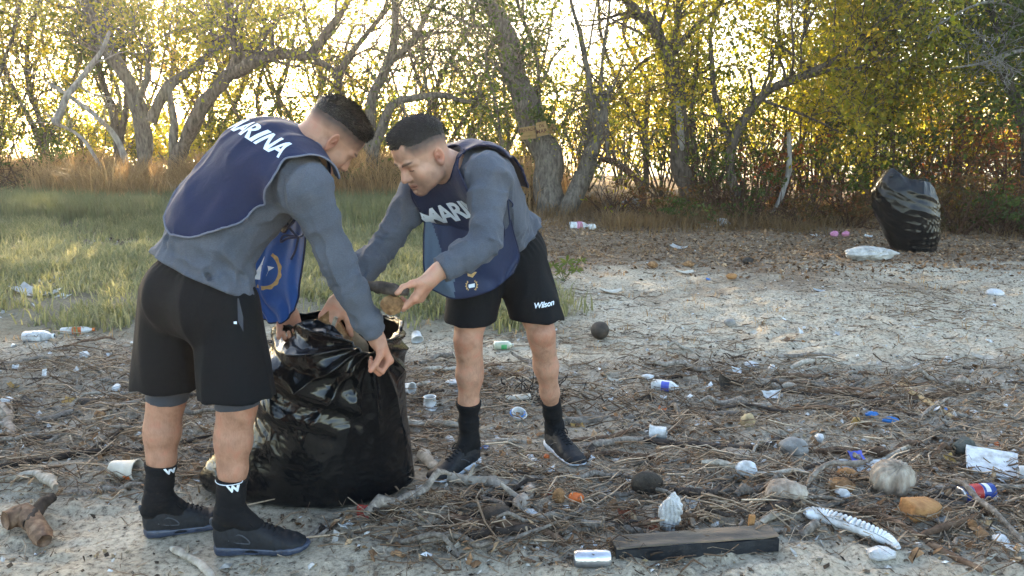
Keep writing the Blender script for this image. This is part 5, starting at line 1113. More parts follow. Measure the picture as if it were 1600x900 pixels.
def tufted(x0, x1, y0, y1, dens, tuft=.05, per=14):
    def f(n, q):
        m = n//per; cx = x0+(x1-x0)*q.random(m*3); cy_ = y0+(y1-y0)*q.random(m*3)**.8; k_ = q.random(m*3) < dens(cx, cy_); cx, cy_ = cx[k_][:m], cy_[k_][:m]
        x = np.repeat(cx, per)+q.normal(size=len(cx)*per)*tuft; y = np.repeat(cy_, per)+q.normal(size=len(cx)*per)*tuft; return x, y
    return f
def gN(x, y, s, o): return vnoise(np.stack([x*s, y*s, x*0+o], -1))
edge_x = lambda x, y: sstep(.62, -.30, x+.10*(y-6)+gN(x, y, .8, 0)*.35)
gfront = lambda x, y: sstep(5.35, 5.9, y+gN(x, y, 1.6, 3)*.5+gN(x, y, .5, 6)*.3)
bare = lambda x, y: 1-.85*np.exp(-((x+4.3)/1.9)**2-((y-9.3)/.55)**2)
blades('grass', 'green and straw coloured beach grass at the left', 62000, tufted(-8.5, .9, 5.2, 10.5, lambda x, y: edge_x(x, y)*gfront(x, y)*bare(x, y)*(.35+.65*sstep(-.35, .1, gN(x, y, 1.9, 4)))*(np.abs(x) < y*.72+.6)), lambda x, y, q: (.08+.08*gN(x, y, .9, 8)+.12*q.random(len(x))), .0060, MAT['grass_green'], 31, .9, .0, 1.05)
blades('grass', 'taller blue-green grass in front of the scrub', 26000, tufted(-10.5, .2, 9.6, 12.9, lambda x, y: sstep(9.6, 11.2, y+1.5*gN(x, y, .8, 21))*sstep(.2, -1.2, x+gN(x, y, .6, 2)*.6)*sstep(.05, .5, gN(x, y, .9, 5)*.7+.45)*(np.abs(x) < y*.72+.6), .09), lambda x, y, q: .20+.22*q.random(len(x)), .007, MAT['grass_green'], 32, .55, .0, .45)
blades('grass', 'dry tan grass and weeds below the trees', 52000, tufted(-11, 1.2, 12.0, 16.2, lambda x, y: sstep(11.9, 13.2, y+1.6*gN(x, y, .7, 23))*sstep(1.2, .2, x+gN(x, y, .6, 2)*.8)*sstep(-.3, .2, gN(x, y, .9, 1)+.25)*(np.abs(x) < y*.72+.6), .14), lambda x, y, q: .42+.55*q.random(len(x))+.3*gN(x, y, .8, 3), .0075, MAT['grass_dry'], 33, .9, .0, .9)
blades('dry_grass', 'reddish dry stalks at the foot of the thicket', 26000, tufted(.2, 9.5, 9.9, 13.2, lambda x, y: sstep(10.1, 10.9, y+.35*gN(x, y, .8, 9)+.22*np.maximum(1.5-x, 0))*(.25+.75*sstep(-.2, .2, gN(x, y, 1.2, 1)))*(np.abs(x) < y*.72+.6), .10), lambda x, y, q: .06+.30*q.random(len(x))**1.6, .0055, MAT['grass_dry'], 34, 1.3, .0, .6)
blades('grass', 'sparse sprigs of straw on the open sand', 1500, tufted(-4, 4, 4.6, 9.8, lambda x, y: sstep(.5, .8, gN(x, y, 1.8, 14)*.5+.6), .03, 6), lambda x, y, q: .04+.07*q.random(len(x)), .0022, MAT['grass_dry'], 35, 1.2, .2, .9)
# ---------------------------------------------------------------- plastic bags
def plastic_mat(name, base=(.0035, .004, .005), rough=.16, bump=.14, scale=13):
    m, nt, b = new_mat(name); L = nt.links; tc = nd(nt, 'ShaderNodeTexCoord'); b.inputs['Base Color'].default_value = (*base, 1); b.inputs['Roughness'].default_value = rough; b.inputs['Specular IOR Level'].default_value = .45; b.inputs['IOR'].default_value = 1.5
    n = nd(nt, 'ShaderNodeTexNoise', i_Scale=scale*.4, i_Detail=2); L.new(tc.outputs['Object'], n.inputs['Vector'])
    va = nd(nt, 'ShaderNodeVectorMath', operation='MULTIPLY_ADD'); va.inputs[1].default_value = (.25, .25, .25); L.new(n.outputs['Color'], va.inputs[0]); L.new(tc.outputs['Object'], va.inputs[2])
    mp = nd(nt, 'ShaderNodeMapping'); mp.inputs['Scale'].default_value = (1, 1, 1.5); L.new(va.outputs[0], mp.inputs[0])
    v = nd(nt, 'ShaderNodeTexVoronoi', i_Scale=scale, feature='F1'); v.distance = 'MANHATTAN'; L.new(mp.outputs[0], v.inputs['Vector'])
    n2 = nd(nt, 'ShaderNodeTexNoise', i_Scale=scale*2.6, i_Detail=5, i_Roughness=.55, i_Distortion=1.5); L.new(mp.outputs[0], n2.inputs['Vector'])
    b1 = nd(nt, 'ShaderNodeBump', i_Strength=bump, i_Distance=.02); L.new(v.outputs['Distance'], b1.inputs['Height']); b2 = nd(nt, 'ShaderNodeBump', i_Strength=bump*.7, i_Distance=.008); L.new(n2.outputs[0], b2.inputs['Height']); L.new(b1.outputs[0], b2.inputs['Normal']); L.new(b2.outputs[0], b.inputs['Normal'])
    return m
MAT['black_plastic'] = plastic_mat('black_polythene')
MAT['black_plastic_far'] = None
MAT['black_plastic_far'] = plastic_mat('black_polythene_distant', rough=.24, scale=8, bump=.05); MAT['black_plastic_far'].node_tree.nodes['Principled BSDF'].inputs['Specular IOR Level'].default_value = .30
def crumple(P, sc, seed, n=7):
    q = np.random.default_rng(seed); s = 0
    for k in range(n):
        d = nz(q.normal(size=3)); f = sc*(1+.55*k*.6); w = vnoise(P*sc*.22+k*3.1+seed)*1.3; x = (P@d)*f+w+q.random()*9
        t = np.abs((x % 1)-.5)*2; g = sstep(-.15, .5, vnoise(P*sc*.33+k*5.7)); s = s+(1-t)**1.6*g/(1+.45*k)
    return s
def loft(loops, nth, nt, cen):
    """loops: list of closed point loops; resampled by angle round their own centres"""
    th = np.linspace(0, 2*math.pi, nth, endpoint=False); R_ = []
    for L_, c in zip(loops, cen):
        L_ = np.asarray(L_, float); Q = smooth_path(np.vstack([L_[-1:], L_, L_[:2]]), 12)[12:]; c = np.asarray(c); a = np.unwrap(np.arctan2(Q[:, 1]-c[1], Q[:, 0]-c[0])); 
        if a[-1] < a[0]: a = a[::-1]; Q = Q[::-1]
        a0 = a-2*math.pi; a1 = a+2*math.pi; A_ = np.concatenate([a0, a, a1]); o = np.argsort(A_, kind='stable'); R_.append(np.stack([np.interp(th, A_[o], np.concatenate([Q, Q, Q])[o, k]) for k in range(3)], -1))
    R_ = np.array(R_); out = np.array([smooth_path(R_[:, k], nt) for k in range(nth)]).transpose(1, 0, 2); return out
def ell_loop(cx, cy_, rx, ry, z, n=20, f=None):
    a = np.arange(n)*2*math.pi/n; r = np.ones(n) if f is None else f(a); return np.stack([cx+rx*np.cos(a)*r, cy_+ry*np.sin(a)*r, np.full(n, z)], -1)
def normals_of(G3):
    du = np.roll(G3, -1, 1)-np.roll(G3, 1, 1); dv = np.gradient(G3, axis=0); n = np.cross(du, dv); return n/(np.linalg.norm(n, axis=2)[..., None]+1e-9)
zb = hz(-.62, 2.95)
rim = [J(*p) for p in ((424, 512, 2.80), (455, 509, 2.72), (497, 500, 2.66), (532, 524, 2.60), (566, 556, 2.56), (592, 556, 2.53), (616, 530, 2.60), (628, 502, 2.76), (606, 492, 2.92), (560, 490, 3.02), (510, 489, 3.02), (462, 494, 2.95))]
lobe = lambda a: 1+.24*np.exp(-((np.abs(a-math.pi)-.25)/.5)**2)
L_ = [ell_loop(-.74, 2.93, .05, .04, zb+.004), ell_loop(-.76, 2.93, .34, .235, zb+.002, f=lobe), ell_loop(-.78, 2.93, .385, .265, zb+.07, f=lobe), ell_loop(-.765, 2.93, .362, .27, zb+.19, f=lambda a: 1+.10*np.exp(-((np.abs(a-math.pi)-.2)/.5)**2)), ell_loop(-.715, 2.92, .305, .265, zb+.34), ell_loop(-.69, 2.88, .285, .255, zb+.48), ell_loop(-.66, 2.84, .265, .245, zb+.58), rim]
rc_ = np.mean(rim, 0); cen = [(-.74, 2.93), (-.76, 2.93), (-.775, 2.93), (-.755, 2.93), (-.715, 2.92), (-.69, 2.88), (-.66, 2.84), (rc_[0], rc_[1])]
Gb = loft(L_, 420, 34, cen); Nb = normals_of(Gb)
if (Nb[120, :, :2]*(Gb[120, :, :2]-np.array([-.715, 2.92]))).sum() < 0: Nb = -Nb
P = Gb.reshape(-1, 3); N_ = Nb.reshape(-1, 3); t = np.repeat(np.linspace(0, 1, Gb.shape[0]), 420)
lefty = .42+.75*sstep(-.45, -.75, P[:, 0])*sstep(.12, .35, P[:, 2])
cr = crumple(P*np.array([1, 1, 1.4]), 2.4, 3, 5)*.015*(.5+.5*lefty)+crumple(P*np.array([1, 1, 1.5]), 6.0, 8, 5)*.0095*lefty+crumple(P*np.array([1, 1, 1.6]), 13, 18, 5)*.0045*lefty+crumple(P*np.array([1, 1, 1.3]), 24, 28, 4)*.0016*lefty
hp = J(590, 552, 2.53); v = P-hp; rr = np.linalg.norm(v, axis=1); ang = np.arctan2(v[:, 0]+.35*v[:, 1], -v[:, 2]+.02)
rad = (1-np.abs(np.sin(ang*9+1.2*vnoise(P*3))))**1.5*.024*sstep(.02, .12, rr)*sstep(.62, .15, rr)
sag = .014*np.sin(P[:, 2]*38+P[:, 0]*14+3*vnoise(P*4))*sstep(.75, .5, P[:, 2])*sstep(.25, .4, P[:, 2])*(P[:, 0] < -.55)
amp = sstep(.0, .12, t)*(.55+.6*sstep(.35, .8, t))
disp = (cr*(1-.6*np.exp(-(rr/.3)**2))+rad+sag-.018)*amp; P = P+N_*disp[:, None]; P[:, 2] = np.maximum(P[:, 2], zb+.003)
edge = sstep(.955, 1.0, t); P[:, 2] += edge*.010*vnoise(P*30)
bag = thing('rubbish_bag', 'big open black rubbish bag held up between the two men', 'bag', (-.74, 2.93, zb))
bg = put('bag_skin', P, grid_faces(Gb.shape[0], 420, wrap_v=True), MAT['black_plastic'], bag); md = bg.modifiers.new('film', 'SOLIDIFY'); md.thickness = .0012; md.offset = -1
MAT['film_edge'] = mat_noise('pale_film_edge', (.10, .11, .12), (.20, .21, .22), 30, .35, .1)
rimP = P.reshape(Gb.shape)[-1]; V, F = tube(np.vstack([rimP[::3], rimP[:1]]), .0032, 6, cap=False); put('rolled_rim', V, F, MAT['black_plastic'], bag)
# far bag
def blob_bag(px0, px1, ytop, ybot, Y, seed):
    b = J((px0+px1)/2, ybot, Y); b[2] = hz(b[0], b[1]); s = scale_at(b); w = (px1-px0)/2/s; h = (ybot-ytop)/s; x, y, z = b
    l = [ell_loop(x+.3*w, y, .1*w, .1*w, z), ell_loop(x+.34*w, y, .50*w, .5*w, z+.0), ell_loop(x+.30*w, y, .68*w, .65*w, z+.09*h), ell_loop(x+.18*w, y, .80*w, .75*w, z+.28*h), ell_loop(x+.02*w, y, .92*w, .82*w, z+.5*h), ell_loop(x-.08*w, y, .92*w, .8*w, z+.70*h), ell_loop(x-.10*w, y, .78*w, .66*w, z+.87*h), ell_loop(x-.05*w, y, .52*w, .42*w, z+.965*h), ell_loop(x-.02*w, y, .05*w, .05*w, z+.985*h)]
    c = [(np.mean(q[:, 0]), np.mean(q[:, 1])) for q in map(np.array, l)]; g = loft(l, 300, 22, c); n = normals_of(g)
    if (n[40, :, :2]*(g[40, :, :2]-np.array([x, y]))).sum() < 0: n = -n
    P = g.reshape(-1, 3); n = n.reshape(-1, 3); t = (P[:, 2]-z)/h
    d = crumple(P*np.array([1, 1, .9]), 2.4, seed+4, 5)*.022+crumple(P*np.array([1.1, 1.1, 1]), 5, seed+9, 5)*.014+crumple(P*np.array([1, 1, 1.5]), 9, seed+2, 5)*.0085+crumple(P, 17, seed+3, 4)*.003-.038; ear = np.exp(-(((P[:, 0]-(x-.62*w))/.12)**2+((P[:, 1]-(y-.3*w))/.25)**2))*sstep(.6, .95, t)*.13
    P = P+n*(d*sstep(.0, .1, t))[:, None]; P[:, 2] += ear; P[:, 2] = np.maximum(P[:, 2], z-.01)
    r = thing('rubbish_bag', 'full black rubbish bag standing alone at the edge of the scrub', 'bag', (x, y, z)); put('bag_skin', P, grid_faces(g.shape[0], 300, wrap_v=True), MAT['black_plastic_far'], r)
    V, F = tube(smooth_path([(x-.62*w, y-.35*w, z+.93*h), (x-.66*w, y-.37*w, z+1.0*h), (x-.50*w, y-.3*w, z+1.01*h), (x-.2*w, y-.25*w, z+.93*h)], 5), .022, 7, jitter=.5); put('knot', V, F, MAT['black_plastic_far'], r)
blob_bag(1352, 1462, 290, 407, 8.75, 5)
# ---------------------------------------------------------------- driftwood, shells and washed-up rubbish
def wood(name, c1, c2, c3): return mat_noise(name, c1, c2, 26, .9, .9, 60, c3=c3, stretch=(1, 1, 1), bdist=.006, spec=.15, rand=.35)
MAT['wood_grey'] = wood('weathered_grey_wood', (.08, .068, .056), (.20, .17, .142), (.33, .29, .245))
MAT['wood_dark'] = wood('wet_dark_wood', (.018, .014, .012), (.055, .043, .036), (.10, .08, .068))
MAT['wood_brown'] = wood('brown_wood', (.06, .038, .026), (.14, .088, .058), (.24, .165, .11))
MAT['wood_pale'] = wood('bleached_wood', (.20, .17, .135), (.36, .32, .265), (.50, .455, .39))
MAT['straw'] = wood('straw_coloured_cane', (.28, .20, .11), (.46, .35, .20), (.60, .48, .30))
MAT['charred'] = mat_noise('blackened_plank_side', (.006, .007, .010), (.022, .024, .028), 18, .6, .5, 50, spec=.3)
MAT['plank_top'] = mat_noise('worn_plank_top', (.045, .042, .040), (.14, .115, .09), 7, .85, .8, 40, c3=(.25, .18, .12), stretch=(.6, 3, 1))
MAT['foam'] = mat_noise('dirty_white_foam', (.34, .33, .31), (.60, .62, .64), 22, .75, .7, 70, c3=(.72, .74, .77), bdist=.005, rand=.08)
MAT['white_plastic'] = mat_noise('scuffed_white_plastic', (.30, .285, .255), (.60, .61, .61), 16, .5, .4, 40, c3=(.72, .74, .75), bdist=.004, rand=.15)
MAT['yellowed'] = mat_noise('yellowed_white_plastic', (.38, .33, .26), (.60, .56, .49), 14, .5, .3, 30)
MAT['film'] = mat_noise('milky_crumpled_film', (.30, .31, .32), (.66, .67, .68), 7, .28, 1.0, 24, spec=.7, bdist=.02, trans=.25)
MAT['husk'] = mat_noise('fibrous_coconut_husk', (.09, .045, .020), (.26, .14, .062), 34, .95, 1.0, 90, c3=(.42, .26, .13), bdist=.008)
MAT['husk_pale'] = mat_noise('weathered_pale_husk', (.13, .10, .075), (.30, .25, .20), 24, .95, 1.0, 70, c3=(.46, .41, .34), stretch=(1, 1, .35), bdist=.008)
MAT['shell_dark'] = mat_noise('dark_coconut_shell', (.018, .014, .011), (.055, .042, .032), 20, .6, .6, 60)
MAT['rust'] = mat_noise('orange_brown_brick', (.20, .09, .035), (.36, .19, .075), 12, .9, .7, 50, c3=(.26, .13, .06))
MAT['red_leaf'] = mat_noise('red_brown_dead_leaf', (.13, .035, .018), (.28, .09, .045), 22, .7, .5, 50)
MAT['yellow_leaf'] = mat_noise('yellow_dead_leaf', (.30, .17, .045), (.50, .33, .10), 22, .6, .4, 50)
MAT['blue_plastic'] = mat_noise('bright_blue_plastic', (.010, .10, .36), (.03, .22, .56), 14, .35, .4, 30, spec=.5)
MAT['navy_print'] = mat_noise('navy_print', (.012, .03, .16), (.03, .07, .28), 20, .35, .2)
MAT['purple_blue_print'] = mat_noise('violet_blue_print', (.06, .08, .38), (.12, .15, .52), 20, .35, .2)
MAT['red_print'] = mat_noise('red_print', (.30, .02, .02), (.45, .05, .04), 20, .35, .2)
MAT['orange_plastic'] = mat_noise('orange_plastic', (.50, .10, .02), (.62, .17, .04), 20, .45, .2)
MAT['metal'] = mat_noise('scratched_aluminium', (.45, .46, .50), (.72, .73, .76), 18, .28, .3, 30, metal=.9)
MAT['stone'] = mat_noise('grey_stone', (.13, .125, .12), (.26, .25, .235), 14, .95, .9, 50, c3=(.36, .345, .32), rand=.25)
MAT['olive_cloth'] = mat_noise('grey_olive_canvas', (.045, .05, .045), (.095, .10, .09), 14, .9, .8, 40)
MAT['pink_plastic'] = mat_noise('faded_pink_plastic', (.42, .14, .26), (.60, .30, .42), 20, .5, .5, 40)
MAT['clear_bottle'] = mat_noise('cloudy_yellowish_bottle', (.42, .44, .30), (.62, .64, .48), 12, .25, .3, 30, spec=.6, trans=.25)
MAT['green_print'] = mat_noise('green_label', (.04, .26, .08), (.10, .38, .14), 20, .4, .1)
MAT['cardboard'] = mat_noise('soggy_cardboard', (.20, .13, .07), (.36, .26, .16), 18, .9, .5, 50)
lq = np.random.default_rng(404)
def stick(pts, w0, w1, mat, label, group='driftwood sticks in the litter', px=True, lift=0, name='driftwood_stick', cat='stick', seed=0, twist=.02, nside=8):
    """pts: photo pixels of a stick lying on the sand; w: width in px"""
    P = []
    for p in pts:
        g = GP(p[0], p[1]); g[2] += (p[2] if len(p) > 2 else 0); P.append(g)
    P = np.array(P); sc = scale_at(P[len(P)//2]); S = smooth_path(P, 7); R_ = np.interp(np.linspace(0, 1, len(S)), [0, .06, .5, .94, 1], [w0*.35, w0*.5, (w0+w1)*.25, w1*.5, w1*.25])/sc
    S[:, 2] += R_*.75+lift; q = np.random.default_rng(seed+len(S)+int(P[0][0]*1000) % 999)
    S = S+np.stack([vnoise(S*9+k*5+seed)for k in range(3)], -1)*np.array([twist, twist, twist*.4]); R_ = R_*(1+.22*vnoise(S*26+seed))
    V, F = tube(S, R_, nside, jitter=.3, seed=seed+3); mb = MB(); mb.add(V, F)
    if len(S) > 12 and w0 > 6:
        for k in range(2):
            i = q.integers(4, len(S)-3); d = nz(q.normal(size=3)*[1, 1, .3]+[0, 0, .4]); V, F = tube(np.array([S[i], S[i]+d*R_[i]*2.2, S[i]+d*R_[i]*3.4]), [R_[i]*.5, R_[i]*.35, R_[i]*.2], 5); mb.add(V, F)
    return thing_mesh(name, mb.verts(), mb.F, MAT[mat], label, cat, group)
S_ = [(((0, 733), (60, 724), (120, 712), (190, 704), (262, 698), (338, 678)), 11, 7, 'wood_dark', 'long dark stick running from the left edge to behind the left man\'s legs'),
 (((38, 668), (90, 655), (150, 638), (200, 634), (238, 627)), 13, 7, 'wood_grey', 'curved grey stick reaching the left man\'s calf from the left edge'),
 (((150, 702), (190, 676), (228, 645)), 8, 5, 'wood_dark', 'dark stick slanting up above the lying white tub'),
 (((95, 557), (128, 570), (166, 584)), 8, 6, 'wood_pale', 'bleached stick on the sand left of the left man'),
 (((1002, 691), (1080, 700), (1150, 704), (1192, 700), (1218, 688)), 12, 8, 'wood_dark', 'smooth dark stick with upturned end in the middle of the litter'),
 (((1404, 601), (1440, 625), (1490, 653)), 10, 8, 'straw', 'split yellow cane lying slantwise in the sun'),
 (((1345, 640), (1400, 627), (1470, 620), (1540, 606)), 9, 5, 'wood_brown', 'reddish brown stick crossing behind the yellow cane'),
 (((1160, 596), (1200, 597), (1240, 601), (1268, 603)), 9, 5, 'wood_grey', 'grey pod-like stick above the white foil'),
 (((600, 822), (660, 817), (740, 816), (800, 822), (850, 836), (882, 853)), 15, 12, 'wood_brown', 'long split brown branch in front of the bag'),
 (((735, 846), (780, 838), (835, 828)), 15, 12, 'wood_dark', 'thick dark branch under the split brown one'),
 (((812, 806), (826, 785), (840, 762)), 22, 19, 'wood_grey', 'stubby grey log end poking up between sticks'),
 (((1330, 795), (1400, 822), (1460, 858), (1530, 898)), 11, 13, 'wood_brown', 'brown branch running down to the bottom right corner'),
 (((1250, 800), (1330, 782), (1440, 771), (1560, 768), (1610, 762)), 8, 6, 'wood_grey', 'thin grey stick passing under the crushed can'),
 (((1430, 842), (1500, 818), (1560, 795), (1610, 778)), 11, 7, 'wood_brown', 'brown stick below the crushed can rising to the right edge'),
 (((858, 660), (920, 662), (1012, 655)), 15, 12, 'wood_grey', 'grey driftwood log right of the front shoe'),
 (((1010, 650), (1080, 648), (1160, 652)), 9, 8, 'wood_grey', 'straight grey stick left of the tan husk'),
 (((880, 690), (950, 684), (1020, 668), (1080, 640), (1150, 610)), 8, 4, 'wood_brown', 'long thin brown stick rising to the brown folded leaf'),
 (((268, 862), (300, 882), (332, 905)), 13, 15, 'wood_pale', 'pale stick at the bottom edge below the left man\'s shoe'),
 (((655, 715), (672, 735), (700, 750), (740, 757), (790, 755)), 21, 15, 'wood_pale', 'thick bleached forked branch under the right man\'s front shoe'),
 (((762, 762), (800, 762), (850, 744)), 20, 12, 'wood_grey', 'thick grey branch continuing right of the front shoe'),
 (((470, 848), (492, 834), (505, 826)), 8, 7, 'wood_grey', 'flat grey splinter at the tip of the left man\'s shoe'),
 (((480, 850), (505, 836), (520, 826)), 7, 6, 'wood_grey', 'second grey splinter beside the first at the shoe tip'),
 (((1190, 838), (1240, 832), (1262, 828)), 10, 11, 'wood_grey', 'short grey stick touching the ribbed foam'),
 (((1150, 845), (1180, 826), (1218, 802)), 9, 12, 'wood_pale', 'pale splintered branch above the black plank'),
 (((1095, 835), (1080, 800), (1062, 778)), 8, 9, 'wood_pale', 'pale branch right of the standing plastic bag'),
 (((1190, 806), (1225, 795), (1248, 780)), 14, 14, 'wood_dark', 'dark charred branch end below the grey husk'),
 (((770, 584), (815, 592), (855, 606)), 7, 6, 'wood_brown', 'reddish stick behind the right man\'s legs'),
 (((620, 668), (690, 664), (740, 676)), 12, 9, 'wood_pale', 'pale flat driftwood behind the front shoe'),
 (((630, 690), (690, 684), (760, 688)), 10, 8, 'wood_grey', 'grey stick just right of the open bag'),
 (((0, 640), (12, 665), (20, 690)), 20, 14, 'wood_grey', 'short grey log cut by the left edge'),
 (((1690, 700), (1600, 706), (1500, 668), (1520, 656)), 7, 6, 'wood_grey', 'curved grey stick near the right edge'),
 (((868, 338), (900, 318), (934, 300)), 10, 5, 'bark_pale', 'pale fallen branch leaning at the foot of the forked tree'),
 (((900, 720), (960, 712), (1030, 716)), 10, 8, 'wood_brown', 'brown stick in the litter right of the back shoe'),
 (((700, 790), (740, 780), (790, 786)), 10, 8, 'wood_grey', 'grey branch lying above the split brown branch'),
 (((1220, 590), (1290, 588), (1370, 584)), 7, 6, 'wood_brown', 'brown stick behind the litter band at right'),
 (((1270, 640), (1350, 641), (1440, 652)), 8, 7, 'wood_dark', 'dark stick running behind the blue plastic'),
 (((1440, 700), (1466, 680), (1474, 660)), 10, 7, 'wood_grey', 'grey bent branch left of the canvas cap'),
 (((1215, 560), (1290, 556), (1330, 562)), 7, 5, 'wood_grey', 'grey stick at the far side of the litter')]
for k, (p, a, c, mt, lb) in enumerate(S_): stick(p, a, c, mt, lb, seed=k)
# unnamed loose sticks, copies of eight shapes laid where the litter is thickest
protos = []
for k in range(10):
    q = np.random.default_rng(600+k); n = 7; P = np.zeros((n, 3)); P[:, 0] = np.linspace(-.5, .5, n); P[:, 1] = .08*vnoise(np.stack([P[:, 0]*3, P[:, 0]*0+k, P[:, 0]*0], -1))+.04*q.normal(size=n)*.5; P[:, 2] = .02*q.random(n)
    r = .022*(.6+.8*q.random())*(1-.5*np.linspace(0, 1, n))*(1+.3*q.normal(size=n)*.5); r[[0, -1]] *= .6; V, F = tube(smooth_path(P, 2), np.interp(np.linspace(0, 1, 13), np.linspace(0, 1, n), np.abs(r)+.004), 7, jitter=.35, seed=k); protos.append((V, F))
pm = {}
for k, (V, F) in enumerate(protos):
    for mt in ('wood_grey', 'wood_dark', 'wood_brown', 'wood_pale'):
        me = mesh('driftwood', V, F); me.materials.append(MAT[mt]); pm[k, mt] = me
LANDMARKS = [(60, 530, 'milky jug'), (125, 520, 'orange-striped bottle'), (133, 634, 'black scrap'), (28, 690, 'crumpled paper'), (175, 735, 'yellowed paper cup'), (45, 835, 'forked log'), (225, 618, 'yellow leaf by the knee'), (470, 850, 'left man\'s near shoe'), (567, 806, 'small red leaf'), (632, 605, 'cup by the bag'),
 (672, 625, 'upside-down white tub'), (712, 603, 'clear wrapper'), (787, 540, 'cloudy bottle'), (838, 615, 'root tangle'), (808, 650, 'blue-rimmed tub'), (712, 735, 'front shoe of the right man'), (890, 715, 'back shoe of the right man'), (775, 805, 'black shell'), (890, 785, 'crushed orange cup'), (925, 880, 'silver can'), (1046, 820, 'standing plastic bag'), (1085, 858, 'black plank'),
 (1010, 765, 'dark half shell'), (1040, 683, 'crushed white cup'), (1040, 610, 'violet-labelled bottle'), (963, 592, 'curled white strip'), (1125, 600, 'folded brown leaf'), (1168, 660, 'small tan husk'), (1208, 615, 'white foil'), (1145, 712, 'flat tan stone'), (1228, 775, 'torn grey husk'), (1240, 705, 'pale rough stone'), (1325, 835, 'ribbed foam'), (1392, 750, 'pale coconut'), (1434, 795, 'orange brick'),
 (1345, 725, 'white pouch'), (1375, 650, 'blue plastic'), (1450, 628, 'yellow cane'), (1508, 700, 'canvas cap'), (1550, 720, 'foam board'), (1522, 775, 'crushed can'), (937, 520, 'round coconut'), (1172, 570, 'clear film far out'), (95, 570, 'bleached stick'), (1530, 605, 'end of the reddish stick')]
names = {'wood_grey': 'weathered grey', 'wood_dark': 'dark wet', 'wood_brown': 'brown', 'wood_pale': 'bleached pale'}
cnt = 0
while cnt < 235:
    y = 2.35+2.7*lq.random()**1.2; x = (lq.random()*2-1)*(y*.68+.15)
    if lq.random() > wrack(np.array([x]), np.array([y]))[0]: continue
    if any((x-c[0])**2+(y-c[1]-.0)**2 < .17**2 for c in (ja['anR'], ja['anL'], jb['anR'], jb['anL'])) or ((x+.76)/.42)**2+((y-2.93)/.31)**2 < 1: continue
    k = lq.integers(0, 10); mt = ('wood_grey', 'wood_grey', 'wood_pale', 'wood_dark', 'wood_brown', 'wood_grey')[lq.integers(0, 6)]; ln = .10+.42*lq.random()**1.6; a = lq.normal()*.42+(math.pi if lq.random() < .5 else 0)+(1.2 if lq.random() < .12 else 0)
    o = bpy.data.objects.new('driftwood_stick', pm[k, mt]); C.objects.link(o); th = ln*(1.3+1.0*lq.random()) if ln < .25 else .40+.28*lq.random(); o.scale = (ln, th, th)
    o.location = (x, y, hz(x, y)+.010+.012*lq.random()); o.rotation_euler = (lq.random()*6.28, lq.normal()*.07, a)
    c_ = to_px(np.array([x, y, hz(x, y)])); lm = min(LANDMARKS, key=lambda t: ((t[0]-c_[0])/1.0)**2+((t[1]-c_[1])*1.8)**2); dx, dy = c_[0]-lm[0], c_[1]-lm[1]
    rel = ('to the right of' if dx > 0 else 'to the left of') if abs(dx) > abs(dy)*1.8 else ('in front of' if dy > 0 else 'behind'); sz = 'thick' if th > .54 else 'long' if ln > .3 else 'mid-length' if ln > .18 else 'short'
    tag(o, f'{sz} {names[mt]} stick {rel} the {lm[2]}', 'stick', 'loose sticks of the litter'); cnt += 1
# litter nobody could count: twigs, chips, shell bits, dead leaves
def var_mat(name, stops, rough=.9, interp='LINEAR'):
    m, nt, b = new_mat(name); at = nd(nt, 'ShaderNodeVertexColor', layer_name='var'); sp = nd(nt, 'ShaderNodeSeparateColor'); nt.links.new(at.outputs[0], sp.inputs[0]); r = ramp(nt, stops, interp); nt.links.new(sp.outputs[0], r.inputs[0])
    tc = nd(nt, 'ShaderNodeTexCoord'); n = nd(nt, 'ShaderNodeTexNoise', i_Scale=70, i_Detail=4); nt.links.new(tc.outputs['Object'], n.inputs['Vector']); r2 = ramp(nt, [(.3, (.6, .6, .6)), (.7, (1.15, 1.15, 1.15))]); nt.links.new(n.outputs[0], r2.inputs[0])
    x = nd(nt, 'ShaderNodeMix', data_type='RGBA', blend_type='MULTIPLY'); x.inputs[0].default_value = 1; nt.links.new(r.outputs[0], x.inputs[6]); nt.links.new(r2.outputs[0], x.inputs[7]); nt.links.new(x.outputs[2], b.inputs['Base Color']); b.inputs['Roughness'].default_value = rough; b.inputs['Specular IOR Level'].default_value = .2; return m
MAT['twig_mix'] = var_mat('mixed_twig_wood', [(0, (.03, .020, .014)), (.22, (.13, .082, .052)), (.5, (.26, .19, .13)), (.8, (.44, .345, .25)), (1, (.64, .54, .41))])
MAT['chip_mix'] = var_mat('mixed_chips', [(0, (.03, .022, .016)), (.35, (.11, .075, .05)), (.6, (.20, .16, .12)), (.80, (.34, .25, .13)), (.9, (.50, .47, .42)), (1, (.68, .68, .66))])
MAT['white_crumb'] = var_mat('white_crumbs', [(0, (.30, .28, .25)), (.5, (.58, .58, .57)), (1, (.72, .74, .76))], .6)
MAT['leaf_litter'] = var_mat('fallen_leaf_mix', [(0, (.06, .035, .02)), (.4, (.17, .095, .05)), (.75, (.32, .18, .09)), (1, (.46, .32, .19))])
def scatter(n, q, dens, x0, x1, y0, y1, yp=1.0):
    X = []; Y = []; t = 0
    while t < n:
        y = y0+(y1-y0)*q.random(n)**yp; x = (q.random(n)*2-1)*(y*.72+.35); x = np.clip(x, x0, x1)+0*x; m = (q.random(n) < dens(x, y)) & (x > x0) & (x < x1); X.append(x[m]); Y.append(y[m]); t += m.sum()
    return np.concatenate(X)[:n], np.concatenate(Y)[:n]
